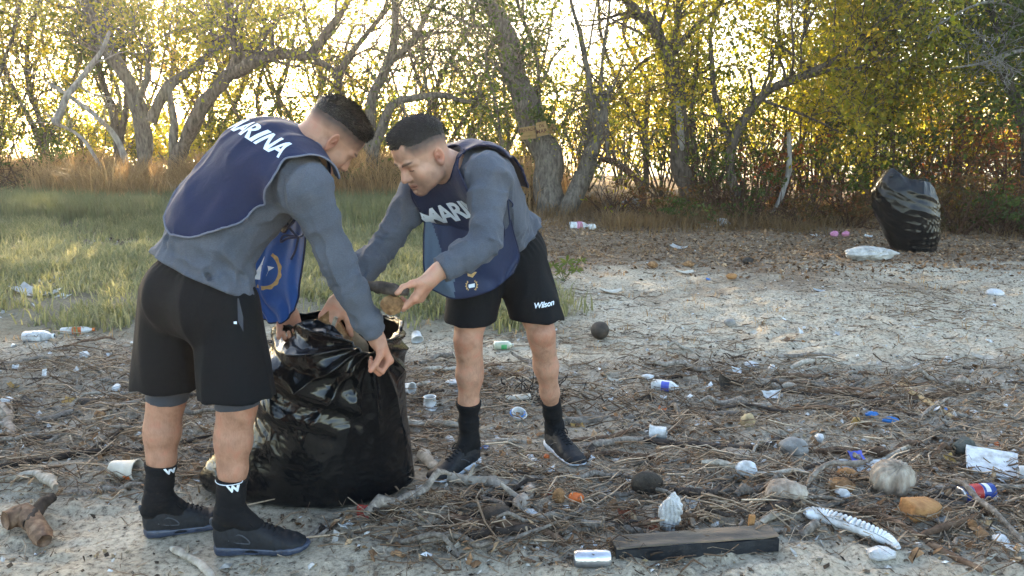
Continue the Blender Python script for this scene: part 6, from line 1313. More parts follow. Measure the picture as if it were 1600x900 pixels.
def twig_field(name, label, n, dens, box, ln, rad, seed, mat, spread=.45, zl=.008, tilt=.12, yp=1.2):
    q = np.random.default_rng(seed); x, y = scatter(n, q, dens, *box, yp); a = q.normal(size=n)*spread; L_ = ln[0]+(ln[1]-ln[0])*q.random(n)**2.2; r = rad[0]+(rad[1]-rad[0])*q.random(n)**1.8; tl = q.normal(size=n)*tilt
    d = np.stack([np.cos(a), np.sin(a), tl], 1); s = np.stack([-np.sin(a), np.cos(a), 0*a], 1); b = np.stack([x, y, 0*x], 1); bend = (q.random(n)-.5)*.28
    off = np.array([-.5, 0, .5]); V = np.zeros((n, 3, 3, 3))
    for i in range(3):
        c = b+d*(L_*off[i])[:, None]+s*(L_*bend*(1 if i == 1 else 0))[:, None]; c[:, 2] = height(c[:, 0], c[:, 1])+r*.6+zl*q.random(n)*(1+tilt*8)+d[:, 2]*L_*off[i]*.5
        rr = r*(1, .85, .45)[i]
        for j in range(3):
            t = j*2.094+.5; V[:, i, j] = c+s*(np.cos(t)*rr)[:, None]+np.array([0, 0, 1])*(np.sin(t)*rr)[:, None]
    V = V.reshape(-1, 3); base = np.arange(n)*9; F = []
    for i in range(2):
        for j in range(3): F.append(np.stack([base+i*3+j, base+i*3+(j+1) % 3, base+(i+1)*3+(j+1) % 3, base+(i+1)*3+j], 1))
    F = np.concatenate(F)[:, ::-1]; me = mesh(name, V, F, True); o = link(name, me, mat); pn = vnoise(np.stack([x*2.1, y*2.1, x*0+seed], -1))*.5+.5
    c = np.clip(.7*q.random(n)+.3*pn, 0, 1); colattr(me, 'var', np.repeat(np.repeat(c, 9)[:, None], 3, 1)); return tag(o, label, kind='stuff')
wr = lambda x, y: np.clip(wrack(x, y), 0, 1)
def nobag(x, y):
    m = (((x+.76)/.40)**2+((y-2.93)/.29)**2 > 1)*1.0
    for c_, f_ in ((ja['anR'], oa['footR']['f']), (ja['anL'], oa['footL']['f']), (jb['anR'], ob['footR']['f']), (jb['anL'], ob['footL']['f'])):
        dx, dy = x-c_[0], y-c_[1]; t_ = dx*f_[0]+dy*f_[1]; s_ = -dx*f_[1]+dy*f_[0]; m = m*(((t_-.09)/.20)**2+(s_/.075)**2 > 1)
    return m
twig_field('twigs', 'tangle of thin grey and brown twigs in the litter band', 7000, lambda x, y: wr(x, y)*nobag(x, y), (-4.5, 4.5, 2.15, 5.3), (.03, .26), (.0012, .0055), 51, MAT['twig_mix'], .5, .03)
twig_field('twigs', 'fine chopped twigs and reeds in the litter band', 15000, lambda x, y: (.10+wr(x, y))*nobag(x, y), (-4.5, 4.5, 2.1, 5.4), (.012, .09), (.0008, .0032), 52, MAT['twig_mix'], .8, .012)
gmg = lambda x, y: edge_x(x, y)*gfront(x, y)
twig_field('twigs', 'scattered twigs on the open sand and at the scrub edge', 9000, lambda x, y: (.06+.45*sstep(.0, .5, vnoise(np.stack([x*.9, y*1.2, x*0+3], -1)))+.6*sstep(7.6, 9.6, y))*(1-.9*gmg(x, y)), (-2.5, 8.5, 4.8, 11.5), (.03, .18), (.0015, .0050), 53, MAT['twig_mix'], .7, .006, .08, 1.0)
def chip_field(name, label, n, dens, box, size, seed, mat, flat=.35, v0=0., v1=1., yp=1.2):
    q = np.random.default_rng(seed); x, y = scatter(n, q, dens, *box, yp); s = size[0]+(size[1]-size[0])*q.random(n)**2.2; a = q.random(n)*6.28; e = .45+.5*q.random(n)
    z = height(x, y)+.002+s*.1; u = np.stack([np.cos(a), np.sin(a), q.normal(size=n)*flat], 1)*s[:, None]*.5; w = np.stack([-np.sin(a), np.cos(a), q.normal(size=n)*flat], 1)*(s*e)[:, None]*.5; b = np.stack([x, y, z], 1); up = np.array([0, 0, 1.])*(s*.22)[:, None]
    V = np.stack([b-u, b-w*.8+u*.2, b+u, b+w-u*.1, b+up+u*.1, ], 1).reshape(-1, 3); i = np.arange(n)*5; F = np.concatenate([np.stack([i+k, i+(k+1) % 4, i+4], 1) for k in range(4)])
    me = mesh(name, V, F, False); o = link(name, me, mat); c = np.clip(v0+(v1-v0)*q.random(n), 0, 1); colattr(me, 'var', np.repeat(np.repeat(c, 5)[:, None], 3, 1)); return tag(o, label, kind='stuff')
chip_field('chips', 'bark chips, shells and plastic crumbs in the litter band', 15000, lambda x, y: (.12+wr(x, y))*nobag(x, y), (-4.5, 4.5, 2.1, 5.4), (.006, .034), 61, MAT['chip_mix'])
chip_field('pebbles', 'small shells and pebbles on the path', 14000, lambda x, y: (.12+.6*sstep(-.1, .45, vnoise(np.stack([x*.8, y*1.1, x*0+9], -1)))+.5*sstep(1.5, 3.5, x)*sstep(5.6, 7, y))*(1-.9*gmg(x, y)), (-2.5, 7.5, 4.8, 10.2), (.006, .030), 62, MAT['chip_mix'], .3, .1, 1.0, 1.0)
chip_field('fallen_leaves', 'brown fallen leaves along the scrub edge', 15000, lambda x, y: sstep(7.0, 9.4, y+.8*vnoise(np.stack([x*.7, y*1.0, x*0+2], -1))+.6*sstep(.5, 3, x))*(1-.9*gmg(x, y)), (-2, 9, 6.6, 12.5), (.02, .065), 63, MAT['leaf_litter'], .5, 0, 1, 1.0)
chip_field('fallen_leaves', 'tan dead leaves mixed into the driftwood', 2200, lambda x, y: wr(x, y)*nobag(x, y)*(x > -2), (-4, 4.5, 2.3, 5.3), (.02, .06), 64, MAT['leaf_litter'], .6, .3, 1.0)

chip_field('plastic_crumbs', 'small white plastic and paper crumbs strewn through the litter', 800, lambda x, y: (.25+wr(x, y))*nobag(x, y), (-4.5, 4.5, 2.3, 6.2), (.012, .055), 65, MAT['white_crumb'], .6, 0, 1.0)

chip_field('pebbles', 'grey stones and pale scraps in the bare gap of the grass', 420, lambda x, y: np.exp(-((x+4.3)/1.6)**2-((y-9.3)/.42)**2), (-6.6, -2.2, 8.4, 10.3), (.03, .14), 66, MAT['chip_mix'], .3, .3, 1.0, 1.0)
# ---------------------------------------------------------------- single pieces of rubbish
def rotm(rx, ry, rz): return np.array((Matrix.Rotation(rz, 3, 'Z') @ Matrix.Rotation(ry, 3, 'Y') @ Matrix.Rotation(rx, 3, 'X')))
def lathe(prof, n=28, wob=0., seed=0):
    a = np.arange(n)*2*math.pi/n; V = []
    for k, (r, z) in enumerate(prof):
        rr = r*(1+wob*vnoise(np.stack([np.cos(a)*1.3+seed, np.sin(a)*1.3, a*0+z*12], -1))); V.append(np.stack([rr*np.cos(a), rr*np.sin(a), a*0+z], -1))
    V = np.concatenate(V); F = [tuple(f) for f in grid_faces(len(prof), n, wrap_v=True)]; F.append(tuple(reversed(range(n)))); F.append(tuple((len(prof)-1)*n+k for k in range(n))); return V, F
def place(V, px, py, rot=(0, 0, 0), sink=.004, z=0):
    g = GP(px, py); V = V@rotm(*rot).T; V = V+np.array([g[0], g[1], g[2]-V[:, 2].min()-sink+z]); return V, g
def item(name, VF, px, py, mat, label, cat, rot=(0, 0, 0), sink=.004, group=None, smooth=True, z=0, mats=None):
    V, g = place(VF[0], px, py, rot, sink, z); return thing_mesh(name, V, VF[1], mat, label, cat, group, smooth, mats, base=g)
def cup(px, py, r0, r1, h, mat, label, rot=(0, 0, 0), dent=.05, seed=0, group='plastic cups in the litter', sink=.004, name='plastic_cup', band=None):
    pr = [(r0*.9, .0), (r0, .003), (r0+(r1-r0)*.1, h*.08), (r0+(r1-r0)*.5, h*.5), (r1, h*.94), (r1+.003, h*.955), (r1+.004, h*.975), (r1+.003, h), (r1-.001, h), (r1-.0025, h*.96), (r0+(r1-r0)*.5-.002, h*.5), (r0-.002, .006), (r0*.3, .006)]
    V, F = lathe(pr, 32, dent, seed); g = GP(px, py); root = thing(name, label, 'cup', g, group); M = rotm(*rot); W_ = V@M.T; dz = g[2]-W_[:, 2].min()-sink
    put('cup_wall', W_+np.array([g[0], g[1], dz]), F, mat, root)
    if band:
        q = []; n = 14
        for (a0, z0, z1, m_) in band:
            a = np.linspace(a0, a0+.9, n); B_ = []
            for z in (z0, z1): r = (r0+(r1-r0)*z)+.0012; B_.append(np.stack([r*np.cos(a), r*np.sin(a), a*0+z*h], -1))
            put('print', np.concatenate(B_)@M.T+np.array([g[0], g[1], dz]), [(i, i+1, n+i+1, n+i) for i in range(n-1)], m_, root)
    return root
def blob(w, d, h, seed, amp=.25, sc=9, n=(26, 40), ridge=0., flat=0., pw=1.0):
    """closed lumpy shape; ridge adds creased facets, flat squashes the underside"""
    u = np.linspace(0, math.pi, n[0]); v = np.arange(n[1])*2*math.pi/n[1]; U, V_ = np.meshgrid(u, v, indexing='ij'); c = np.sin(U)**pw
    P = np.stack([c*np.cos(V_), c*np.sin(V_), np.cos(U)], -1).reshape(-1, 3); S = P*(1+amp*fbm(P*1.4+seed*3.7, 3))[:, None]
    if ridge: S = S*(1+ridge*(crumple(P, 1.6, seed, 5)-.8))[:, None]
    S = S*np.array([w/2, d/2, h/2]); lo = S[:, 2] < -h*.5*(1-flat); S[lo, 2] = -h*.5*(1-flat)+(S[lo, 2]+h*.5*(1-flat))*.1
    return S, [tuple(f) for f in grid_faces(n[0], n[1], wrap_v=True)[:, ::-1]]
def sheet_piece(w, d, seed, curl=.25, th=.002, crum=.12, n=(22, 22), taper=0.):
    U, W_ = np.meshgrid(np.linspace(-.5, .5, n[0]), np.linspace(-.5, .5, n[1]), indexing='ij'); P = np.stack([U, W_, 0*U], -1).reshape(-1, 3)
    e = 1+.14*vnoise(P*5+seed); z = curl*(P[:, 0]**2*1.8+P[:, 1]**2*.8)*max(w, d)+crum*max(w, d)*(crumple(P, 2.2, seed, 4)-.9)*.35; X = P*np.array([w, d, 0])*e[:, None]; X[:, 1] *= 1-taper*(P[:, 0]+.5); X[:, 2] = z
    n1 = n[0]*n[1]; F = grid_faces(*n); B_ = X-np.array([0, 0, th]); Fb = F[:, ::-1]+n1; rim = []
    idx = np.arange(n1).reshape(n); loop = list(idx[0, :-1])+list(idx[:-1, -1])+list(idx[-1, :0:-1])+list(idx[:0:-1, 0])
    for a, b in zip(loop, loop[1:]+loop[:1]): rim.append((a, a+n1, b+n1, b))
    return np.vstack([X, B_]), [tuple(f) for f in F]+[tuple(f) for f in Fb]+rim
def box_bm(w, d, h, bev=.004, seed=0, wob=.0, cuts=6):
    bm = bmesh.new(); bmesh.ops.create_cube(bm, size=1); 
    for v in bm.verts: v.co = Vector((v.co.x*w, v.co.y*d, v.co.z*h))
    if cuts: bmesh.ops.subdivide_edges(bm, edges=bm.edges[:], cuts=cuts, use_grid_fill=True)
    V = np.array([v.co[:] for v in bm.verts]); V = V+np.stack([vnoise(V*14+k*9+seed) for k in range(3)], -1)*wob; F = [tuple(v.index for v in f.verts) for f in bm.faces]; bm.free(); return V, F
PI = math.pi; M_ = MAT; MAT['sack'] = mat_noise('dirty_white_sackcloth', (.22, .215, .20), (.46, .45, .43), 9, .9, 1.0, 26, c3=(.60, .59, .56), bdist=.03)
cup(672, 636, .038, .030, .062, M_['white_plastic'], 'upright white ridged tub standing upside down behind the right man\'s front leg', seed=1, dent=.02, rot=(0, 0, 0))
cup(633, 612, .024, .030, .055, M_['white_plastic'], 'white cup lying on its side against the open bag', (PI/2-.1, 0, .9), .03, 2)
cup(650, 535, .028, .040, .060, M_['white_plastic'], 'tilted white bowl-shaped cup behind the open bag', (2.3, .3, .6), .06, 3)
cup(176, 747, .032, .042, .115, M_['yellowed'], 'dirty yellowed paper cup with orange print lying near the left man\'s heel', (PI/2, 0, 1.45), .03, 4, band=[(3.4, .62, .88, M_['orange_plastic']), (3.7, .25, .45, M_['rust'])])
cup(1588, 754, .030, .042, .10, M_['white_plastic'], 'white cup lying open-mouthed at the right edge', (PI/2, 0, 1.2), .03, 5)
cup(1041, 690, .024, .034, .075, M_['white_plastic'], 'crushed white cup lying in twigs at the centre of the litter', (PI/2+.1, 0, -1.9), .22, 6)
cup(1104, 366, .075, .095, .15, M_['yellowed'], 'small off-white bucket standing at the edge of the scrub', (.1, .05, 0), .03, 7, None, .02, 'bucket')
def bottle(px, py, L_, r, mat, label, rz, cap, lab=None, seed=0, crush=.10, tilt=0., group='plastic bottles in the litter'):
    pr = [(r*.5, 0), (r*.85, .004), (r, L_*.05), (r*.97, L_*.3), (r, L_*.34), (r*.96, L_*.5), (r, L_*.66), (r*.8, L_*.78), (r*.42, L_*.88), (r*.36, L_*.90), (r*.36, L_*.94)]
    V, F = lathe(pr, 26, crush, seed); R_ = rotm(0, PI/2+tilt, rz); g = GP(px, py); root = thing('plastic_bottle', label, 'bottle', g, group); V = V-np.array([0, 0, L_/2]); W_ = V@R_.T; dz = g[2]-W_[:, 2].min()-.003; o_ = np.array([g[0], g[1], dz])
    put('bottle_body', W_+o_, F, mat, root)
    if cap is not None:
        V, F = lathe([(r*.40, L_*.925-L_/2), (r*.43, L_*.93-L_/2), (r*.43, L_*1.0-L_/2), (r*.3, L_*1.003-L_/2)], 18); put('cap', V@R_.T+o_, F, cap, root)
    if lab is not None:
        V, F = lathe([(r*1.015, L_*.36-L_/2), (r*.995, L_*.5-L_/2), (r*1.02, L_*.63-L_/2)], 26, crush, seed); put('label', V@R_.T+o_, F[:-2], lab, root)
bottle(787, 545, .135, .030, M_['clear_bottle'], 'cloudy yellowish bottle with a green label behind the right man\'s legs', .12, M_['yellowed'], M_['green_print'], 1)
bottle(62, 534, .20, .040, M_['film'], 'milky plastic jug lying on the sand below the grass at left', .1, M_['white_plastic'], M_['white_plastic'], 2, .16)
bottle(122, 522, .22, .028, M_['white_plastic'], 'white bottle with orange stripe lying at the foot of the grass', .25, M_['orange_plastic'], M_['orange_plastic'], 3, .14)
bottle(1040, 610, .16, .028, M_['white_plastic'], 'crushed white bottle with a violet-blue label in the litter', -.35, None, M_['purple_blue_print'], 4, .25)
bottle(905, 360, .28, .06, M_['white_plastic'], 'white bottle with pink label on the far sand edge', .1, M_['pink_plastic'], M_['pink_plastic'], 5)
# cans
def can(px, py, L_, r, label, rz, bands, crush=.03, seed=0, mat='metal'):
    pr = [(r*.2, .001), (r*.8, 0), (r*.86, .004), (r, .012), (r, L_*.25), (r, L_*.5), (r, L_*.75), (r, L_-.012), (r*.88, L_-.003), (r*.84, L_), (r*.2, L_-.003)]; V, F = lathe(pr, 28, crush, seed); R_ = rotm(0, PI/2, rz); g = GP(px, py); V = V-np.array([0, 0, L_/2]); W_ = V@R_.T; dz = g[2]-W_[:, 2].min()-.002; o_ = np.array([g[0], g[1], dz]); root = thing('drinks_can', label, 'can', g, 'cans in the litter')
    put('can_body', W_+o_, F, M_[mat], root)
    for (z0, z1, a0, a1, m) in bands:
        a = np.linspace(a0, a1, 24); zz = np.linspace(z0, z1, 4); B_ = []
        for z in zz: rr = r*1.012*(1+crush*vnoise(np.stack([np.cos(a)*1.3+seed, np.sin(a)*1.3, a*0+z*L_*12], -1))); B_.append(np.stack([rr*np.cos(a), rr*np.sin(a), a*0+(z-.5)*L_], -1))
        put('print', np.concatenate(B_)@R_.T+o_, [tuple(f) for f in grid_faces(4, 24)], M_[m], root)
can(925, 883, .12, .027, 'silver can lying on clean sand at the bottom of the picture', .03, [(.10, .88, 2.0, 2.7, 'purple_blue_print')], .02, 1)
can(1523, 782, .135, .033, 'crushed red and blue can with silver ends right of the orange brick', .12, [(.04, .30, 0, 6.28, 'navy_print'), (.31, .58, 0, 6.28, 'red_print'), (.59, .97, 0, 6.28, 'navy_print'), (.66, .80, 2.2, 4.2, 'white_plastic')], .20, 2)
# round husks and coconuts
item('coconut', blob(.125, .125, .125, 3, .05, n=(30, 44)), 937, 529, M_['shell_dark'], 'round dark coconut lying alone on the open sand', 'coconut')
a = np.linspace(0, 2*PI, 28)
V, F = blob(.175, .15, .15, 7, .05, n=(40, 90), flat=.1); th = np.arctan2(V[:, 1], V[:, 0]); V = V*(1+.03*np.sin(th*18+3*vnoise(V*20))[:, None]); item('coconut', (V, F), 1392, 768, M_['husk_pale'], 'big pale coconut with a grooved husk left of the orange brick', 'coconut', (.5, 0, .3), .02)
item('coconut_husk', blob(.16, .13, .10, 9, .35, ridge=.08), 1228, 785, M_['husk_pale'], 'torn grey coconut husk with a split pale end beside the bark pile', 'husk', sink=.01)
item('coconut_husk', blob(.075, .06, .075, 12, .3, ridge=.05), 1168, 668, M_['straw'], 'small tan papery husk standing beside a grey stick', 'husk')
item('coconut_husk', blob(.11, .09, .06, 14, .3, ridge=.05), 1312, 768, M_['husk'], 'brown husk chunk left of the pale coconut', 'husk')
item('coconut_husk', blob(.09, .07, .05, 15, .3), 1323, 748, M_['rust'], 'small orange husk behind the brown husk chunk', 'husk')
item('coconut_shell', blob(.13, .05, .10, 17, .08), 1010, 772, M_['shell_dark'], 'dark half coconut shell on edge left of the standing plastic bag', 'shell', (0, .15, .1))
item('coconut_shell', blob(.12, .10, .06, 18, .12), 775, 812, M_['shell_dark'], 'black rounded shell lying above the split brown branch', 'shell')
item('seed_pod', blob(.09, .06, .06, 19, .3, ridge=.08), 1140, 509, M_['stone'], 'crumpled dark seed ball on the open sand at right', 'seed pod')
item('seed_pod', blob(.10, .07, .06, 20, .2), 1143, 436, M_['rust'], 'reddish seed pod far out on the path', 'seed pod')
item('stone', blob(.12, .09, .08, 21, .2), 1168, 413, M_['shell_dark'], 'dark rounded stone at the far edge of the path', 'stone')
item('stone', blob(.11, .09, .07, 22, .3), 1020, 418, M_['husk'], 'brown lump on the far path right of the plant', 'stone')
item('stone', blob(.12, .08, .07, 23, .3), 1076, 417, M_['husk'], 'second brown lump farther right on the path', 'stone')
item('stone', blob(.46, .30, .28, 24, .15, ridge=.05), 986, 331, M_['stone'], 'big pale grey boulder half hidden in the dry brush', 'boulder', sink=.05)
item('stone', blob(.13, .10, .09, 25, .25, ridge=.06), 1240, 712, M_['stone'], 'rough pale stone on the sand below the litter band', 'stone')
item('stone', blob(.17, .08, .045, 26, .15), 1145, 716, M_['husk_pale'], 'flat tan stone under the upturned dark stick', 'stone')
item('stone', blob(.09, .07, .07, 27, .2, ridge=.05), 1165, 744, M_['foam'], 'small white lump of coral below the flat tan stone', 'coral')
item('brick', box_bm(.115, .075, .052, wob=.012, seed=4, cuts=5), 1434, 805, M_['rust'], 'worn orange brick piece in front of the pale coconut', 'brick', (.1, .12, .35), .006)
# the blackened plank
g0, g1 = GP(960, 872), GP(1213, 862); ln = np.linalg.norm(g1-g0); ang = math.atan2(g1[1]-g0[1], g1[0]-g0[0]); c = (g0+g1)/2
plank = thing('plank', 'thick blackened wooden plank lying on the sand in front', 'plank', (c[0], c[1]+.03, c[2]), None)
V, F = box_bm(ln, .085, .046, wob=.006, seed=2, cuts=9); Rz = rotm(0, 0, ang); put('plank_side', V@Rz.T+np.array([c[0], c[1]+.035, c[2]+.020]), F, M_['charred'], plank, smooth=False)
V, F = box_bm(ln*.99, .080, .006, wob=.004, seed=5, cuts=9); put('plank_face', V@Rz.T+np.array([c[0], c[1]+.037, c[2]+.046]), F, M_['plank_top'], plank, smooth=False)
# foam pieces
item('foam_board', box_bm(.185, .15, .022, wob=.003, seed=3, cuts=6), 1548, 738, M_['foam'], 'square dirty white foam board propped on sticks near the right edge', 'foam board', (.42, .05, -.45), .004, smooth=False)
n = 46; path = smooth_path([GP(1256, 812)+[0, 0, .03], GP(1290, 822)+[0, 0, .035], GP(1340, 838)+[0, 0, .035], GP(1385, 855)+[0, 0, .028], GP(1403, 862)+[0, 0, .015]], 14)
rad = np.interp(np.linspace(0, 1, len(path)), [0, .05, .3, .7, 1], [.012, .030, .036, .030, .010]); V, F = tube(path, rad, 14); V3 = V.reshape(len(path), 14, 3) if len(V) == len(path)*14 else V.reshape(-1, 14, 3); cc = path[:, None]; V3 = cc+(V3-cc)*np.array([1, 1, .62])
V = V3.reshape(-1, 3); ft = thing_mesh('foam_float', V, F, M_['foam'], 'long curved ribbed foam piece lying at the lower right', 'foam piece'); b0 = np.array(ft.location); mb = MB()
for i in range(5, len(path)-3):
    p = path[i]; T = nz(path[i+1]-path[i]); s_ = nz(np.cross(T, [0, 0, 1])); r = rad[i]
    if i % 2 == 0: V, F = tube(smooth_path([p+s_*r*.75+[0, 0, r*.42], p+s_*r*.25+[0, 0, r*.66], p-s_*r*.25+[0, 0, r*.66]], 3), .0062, 6); mb.add(V-b0, F)
o = link('rib', mesh('rib', mb.verts(), mb.F), MAT['white_plastic'], ft); tag(o, kind='stuff')
# plastic bags, films and wrappers
V, F = blob(.105, .07, .185, 31, .30, ridge=.30, n=(60, 110)); th = np.arctan2(V[:, 1], V[:, 0]); V[:, :2] *= (1+.22*np.abs(np.sin(th*5.5+2.2*vnoise(V*16)+V[:, 2]*9))-.12)[:, None]*(1-.22*sstep(.02, .09, V[:, 2]))[:, None]; item('plastic_bag', (V, F), 1046, 832, M_['film'], 'wrinkled milky plastic bag standing upright behind the black plank', 'plastic bag', (0, .08, .2), .01)
V, F = blob(.68, .28, .17, 33, .42, ridge=.22, n=(50, 110)); item('sack', (V, F), 1356, 405, M_['sack'], 'lumpy white sack lying beside the far black bag', 'sack', (0, 0, .05), .02)
item('plastic_bag', blob(.17, .11, .09, 34, .25, ridge=.15), 1552, 465, M_['film'], 'milky plastic bag on the stony sand at the right edge', 'plastic bag')
item('plastic_bag', blob(.24, .16, .14, 35, .3, ridge=.25), 1128, 354, M_['film'], 'torn white plastic bag caught at the scrub edge', 'plastic bag')
item('plastic_bag', blob(.13, .10, .10, 36, .2, ridge=.15), 925, 359, M_['white_plastic'], 'round white and green scrap left of the grey boulder', 'plastic scrap')
item('plastic_bag', blob(.12, .07, .05, 37, .3, ridge=.25), 1375, 872, M_['film'], 'clear crumpled film on the sand below the ribbed foam', 'plastic film')
item('plastic_bag', blob(.11, .07, .05, 38, .3, ridge=.2), 1172, 574, M_['film'], 'crumpled clear wrapper at the far side of the litter', 'wrapper')
item('plastic_bag', blob(.13, .09, .05, 39, .3, ridge=.25), 712, 603, M_['film'], 'crinkled clear wrapper behind the white tub', 'wrapper')
item('foil_wrapper', sheet_piece(.105, .055, 41, .1, .003, .35), 1208, 620, M_['white_plastic'], 'white folded foil wrapper below the grey pod-like stick', 'wrapper', (.5, 0, .12))
tb = cup(809, 655, .030, .036, .035, M_['white_plastic'], 'round white tub with blue rim half buried between the right man\'s feet', (.5, .1, .3), .05, 44)
g = np.array(tb.location); V, F = tube(np.stack([g[0]+.036*np.cos(a), g[1]+.030*np.sin(a)+.0, g[2]+.034+.012*np.sin(a)], -1), .0042, 7, cap=False); put('rim', V, F, M_['blue_plastic'], tb)
item('plastic_tube', lathe([(.018, 0), (.020, .01), (.018, .07), (.024, .13), (.006, .135)], 18, .2, 3), 790, 628, M_['yellowed'], 'flattened off-white tube lying behind the blue-rimmed tub', 'tube', (0, PI/2, .12))
item('wrapper', sheet_piece(.22, .075, 46, .12, .004, .16, taper=.3), 1345, 731, M_['white_plastic'], 'long white pouch with a violet-blue panel behind the pale coconut', 'pouch', (.35, 0, .02)); pouch = bpy.context.scene.collection.objects[-1]
V, F = sheet_piece(.06, .070, 46, .10, .004, .12); V, g = place(V, 1338, 728, (.40, 0, .02), .0, .022); put('print', V, F, M_['purple_blue_print'], pouch)
for k, (px, py, w, lbx) in enumerate(((1362, 651, .075, 'bright blue crumpled plastic beside the yellow shell'), (1390, 660, .095, 'second, longer bright blue crumpled plastic to its right'))): item('plastic_scrap', blob(w, .05, .035, 50+k, .3, ridge=.15), px, py, M_['blue_plastic'], lbx, 'plastic scrap')
item('shell_fragment', blob(.05, .03, .055, 55, .2, ridge=.1), 1336, 665, M_['yellow_leaf'], 'yellow curved shell standing left of the blue plastic', 'shell', (0, .3, .3))
V, F = blob(.15, .11, .10, 57, .42, ridge=.28, n=(34, 60)); item('cap_hat', (V, F), 1508, 712, M_['olive_cloth'], 'crumpled grey-olive canvas cap left of the foam board', 'cap', (.3, .2, .2), .01)
item('leaf', sheet_piece(.15, .10, 58, .55, .003, .15, taper=.6), 1135, 607, M_['shell_dark'], 'large folded dark brown leaf standing in the litter', 'leaf', (1.15, .25, .35), .008)
item('leaf', sheet_piece(.08, .055, 59, .4, .003, .12), 1080, 600, M_['wood_grey'] , 'small dark curled bark piece left of the folded brown leaf', 'bark', (1.0, -.2, -.2), .006)
item('wrapper', sheet_piece(.06, .04, 60, .3, .002, .15), 1150, 590, M_['white_plastic'], 'white card tucked behind the folded brown leaf', 'card', (.7, .2, .2), .0, z=.03)
item('paper', sheet_piece(.095, .03, 61, .5, .003, .05), 963, 596, M_['yellowed'], 'narrow curled white strip in the middle of the litter', 'strip', (.25, 0, -.1))
item('paper', blob(.08, .05, .035, 62, .3, ridge=.2), 1012, 592, M_['white_plastic'], 'white crumpled lump right of the curled strip', 'paper')
item('orange_peel', blob(.075, .055, .05, 63, .3, ridge=.2), 900, 785, M_['orange_plastic'], 'crushed orange cup in the woody pile', 'cup')
item('orange_peel', blob(.055, .055, .06, 64, .25, ridge=.1), 873, 785, M_['husk'], 'brown seed head left of the crushed orange cup', 'seed pod')
item('plastic_scrap', blob(.024, .024, .024, 65, .2), 858, 773, M_['red_print'], 'small red ball beside the brown seed head', 'ball')
item('plastic_scrap', blob(.026, .024, .024, 66, .2), 854, 716, M_['orange_plastic'], 'tiny red-orange scrap left of the right man\'s back shoe', 'plastic scrap')
item('paper', sheet_piece(.075, .06, 67, .3, .002, .35), 832, 729, M_['film'], 'torn milky plastic scrap between the right man\'s shoes', 'plastic scrap')
item('paper', sheet_piece(.07, .05, 68, .3, .002, .35), 943, 752, M_['film'], 'milky crumpled scrap right of the right man\'s back shoe', 'plastic scrap')
item('paper', blob(.035, .03, .04, 69, .3, ridge=.2), 884, 800, M_['foam'], 'white coral chip below the brown seed head', 'coral')
item('leaf', sheet_piece(.07, .05, 70, .5, .002, .2), 978, 812, M_['red_leaf'], 'curled red-brown leaf left of the standing plastic bag', 'leaf', (.7, .2, .3))
item('leaf', sheet_piece(.075, .045, 71, .5, .002, .2), 1012, 828, M_['red_leaf'], 'darker red-brown leaf touching the standing plastic bag', 'leaf', (.5, -.2, .1))
item('leaf', sheet_piece(.045, .05, 72, .5, .002, .2), 567, 806, M_['red_print'], 'small red leaf at the front of the open bag', 'leaf', (.9, .2, .3))
item('leaf', sheet_piece(.09, .05, 73, .3, .002, .2), 225, 618, M_['yellow_leaf'], 'yellow leaf lying beside the left man\'s far knee', 'leaf', (.25, 0, .1))
item('leaf', sheet_piece(.08, .05, 74, .3, .002, .2), 112, 628, M_['yellow_leaf'], 'yellow wrapper left of the black scrap on the left', 'wrapper', (.3, 0, 0))
item('plastic_scrap', blob(.10, .06, .05, 75, .3, ridge=.1), 133, 634, M_['shell_dark'], 'black scrap in the sticks left of the left man', 'scrap')
item('leaf', sheet_piece(.06, .04, 76, .4, .002, .2), 902, 668, M_['yellow_leaf'], 'orange-yellow leaf right of the back shoe of the right man', 'leaf', (.4, 0, .3))
item('leaf', sheet_piece(.08, .025, 77, .4, .002, .1), 1127, 644, M_['yellow_leaf'], 'narrow golden leaf left of the small tan husk', 'leaf', (.2, 0, 0))
item('leaf', sheet_piece(.05, .05, 78, .4, .002, .2), 1483, 724, M_['yellow_leaf'], 'yellow scrap under the canvas cap', 'scrap', (.8, 0, .5))
item('wood_chip', box_bm(.020, .012, .075, wob=.003, cuts=2), 1173, 832, M_['rust'], 'small orange wooden peg standing behind the black plank', 'peg', (.0, .05, .1), .01, smooth=False)
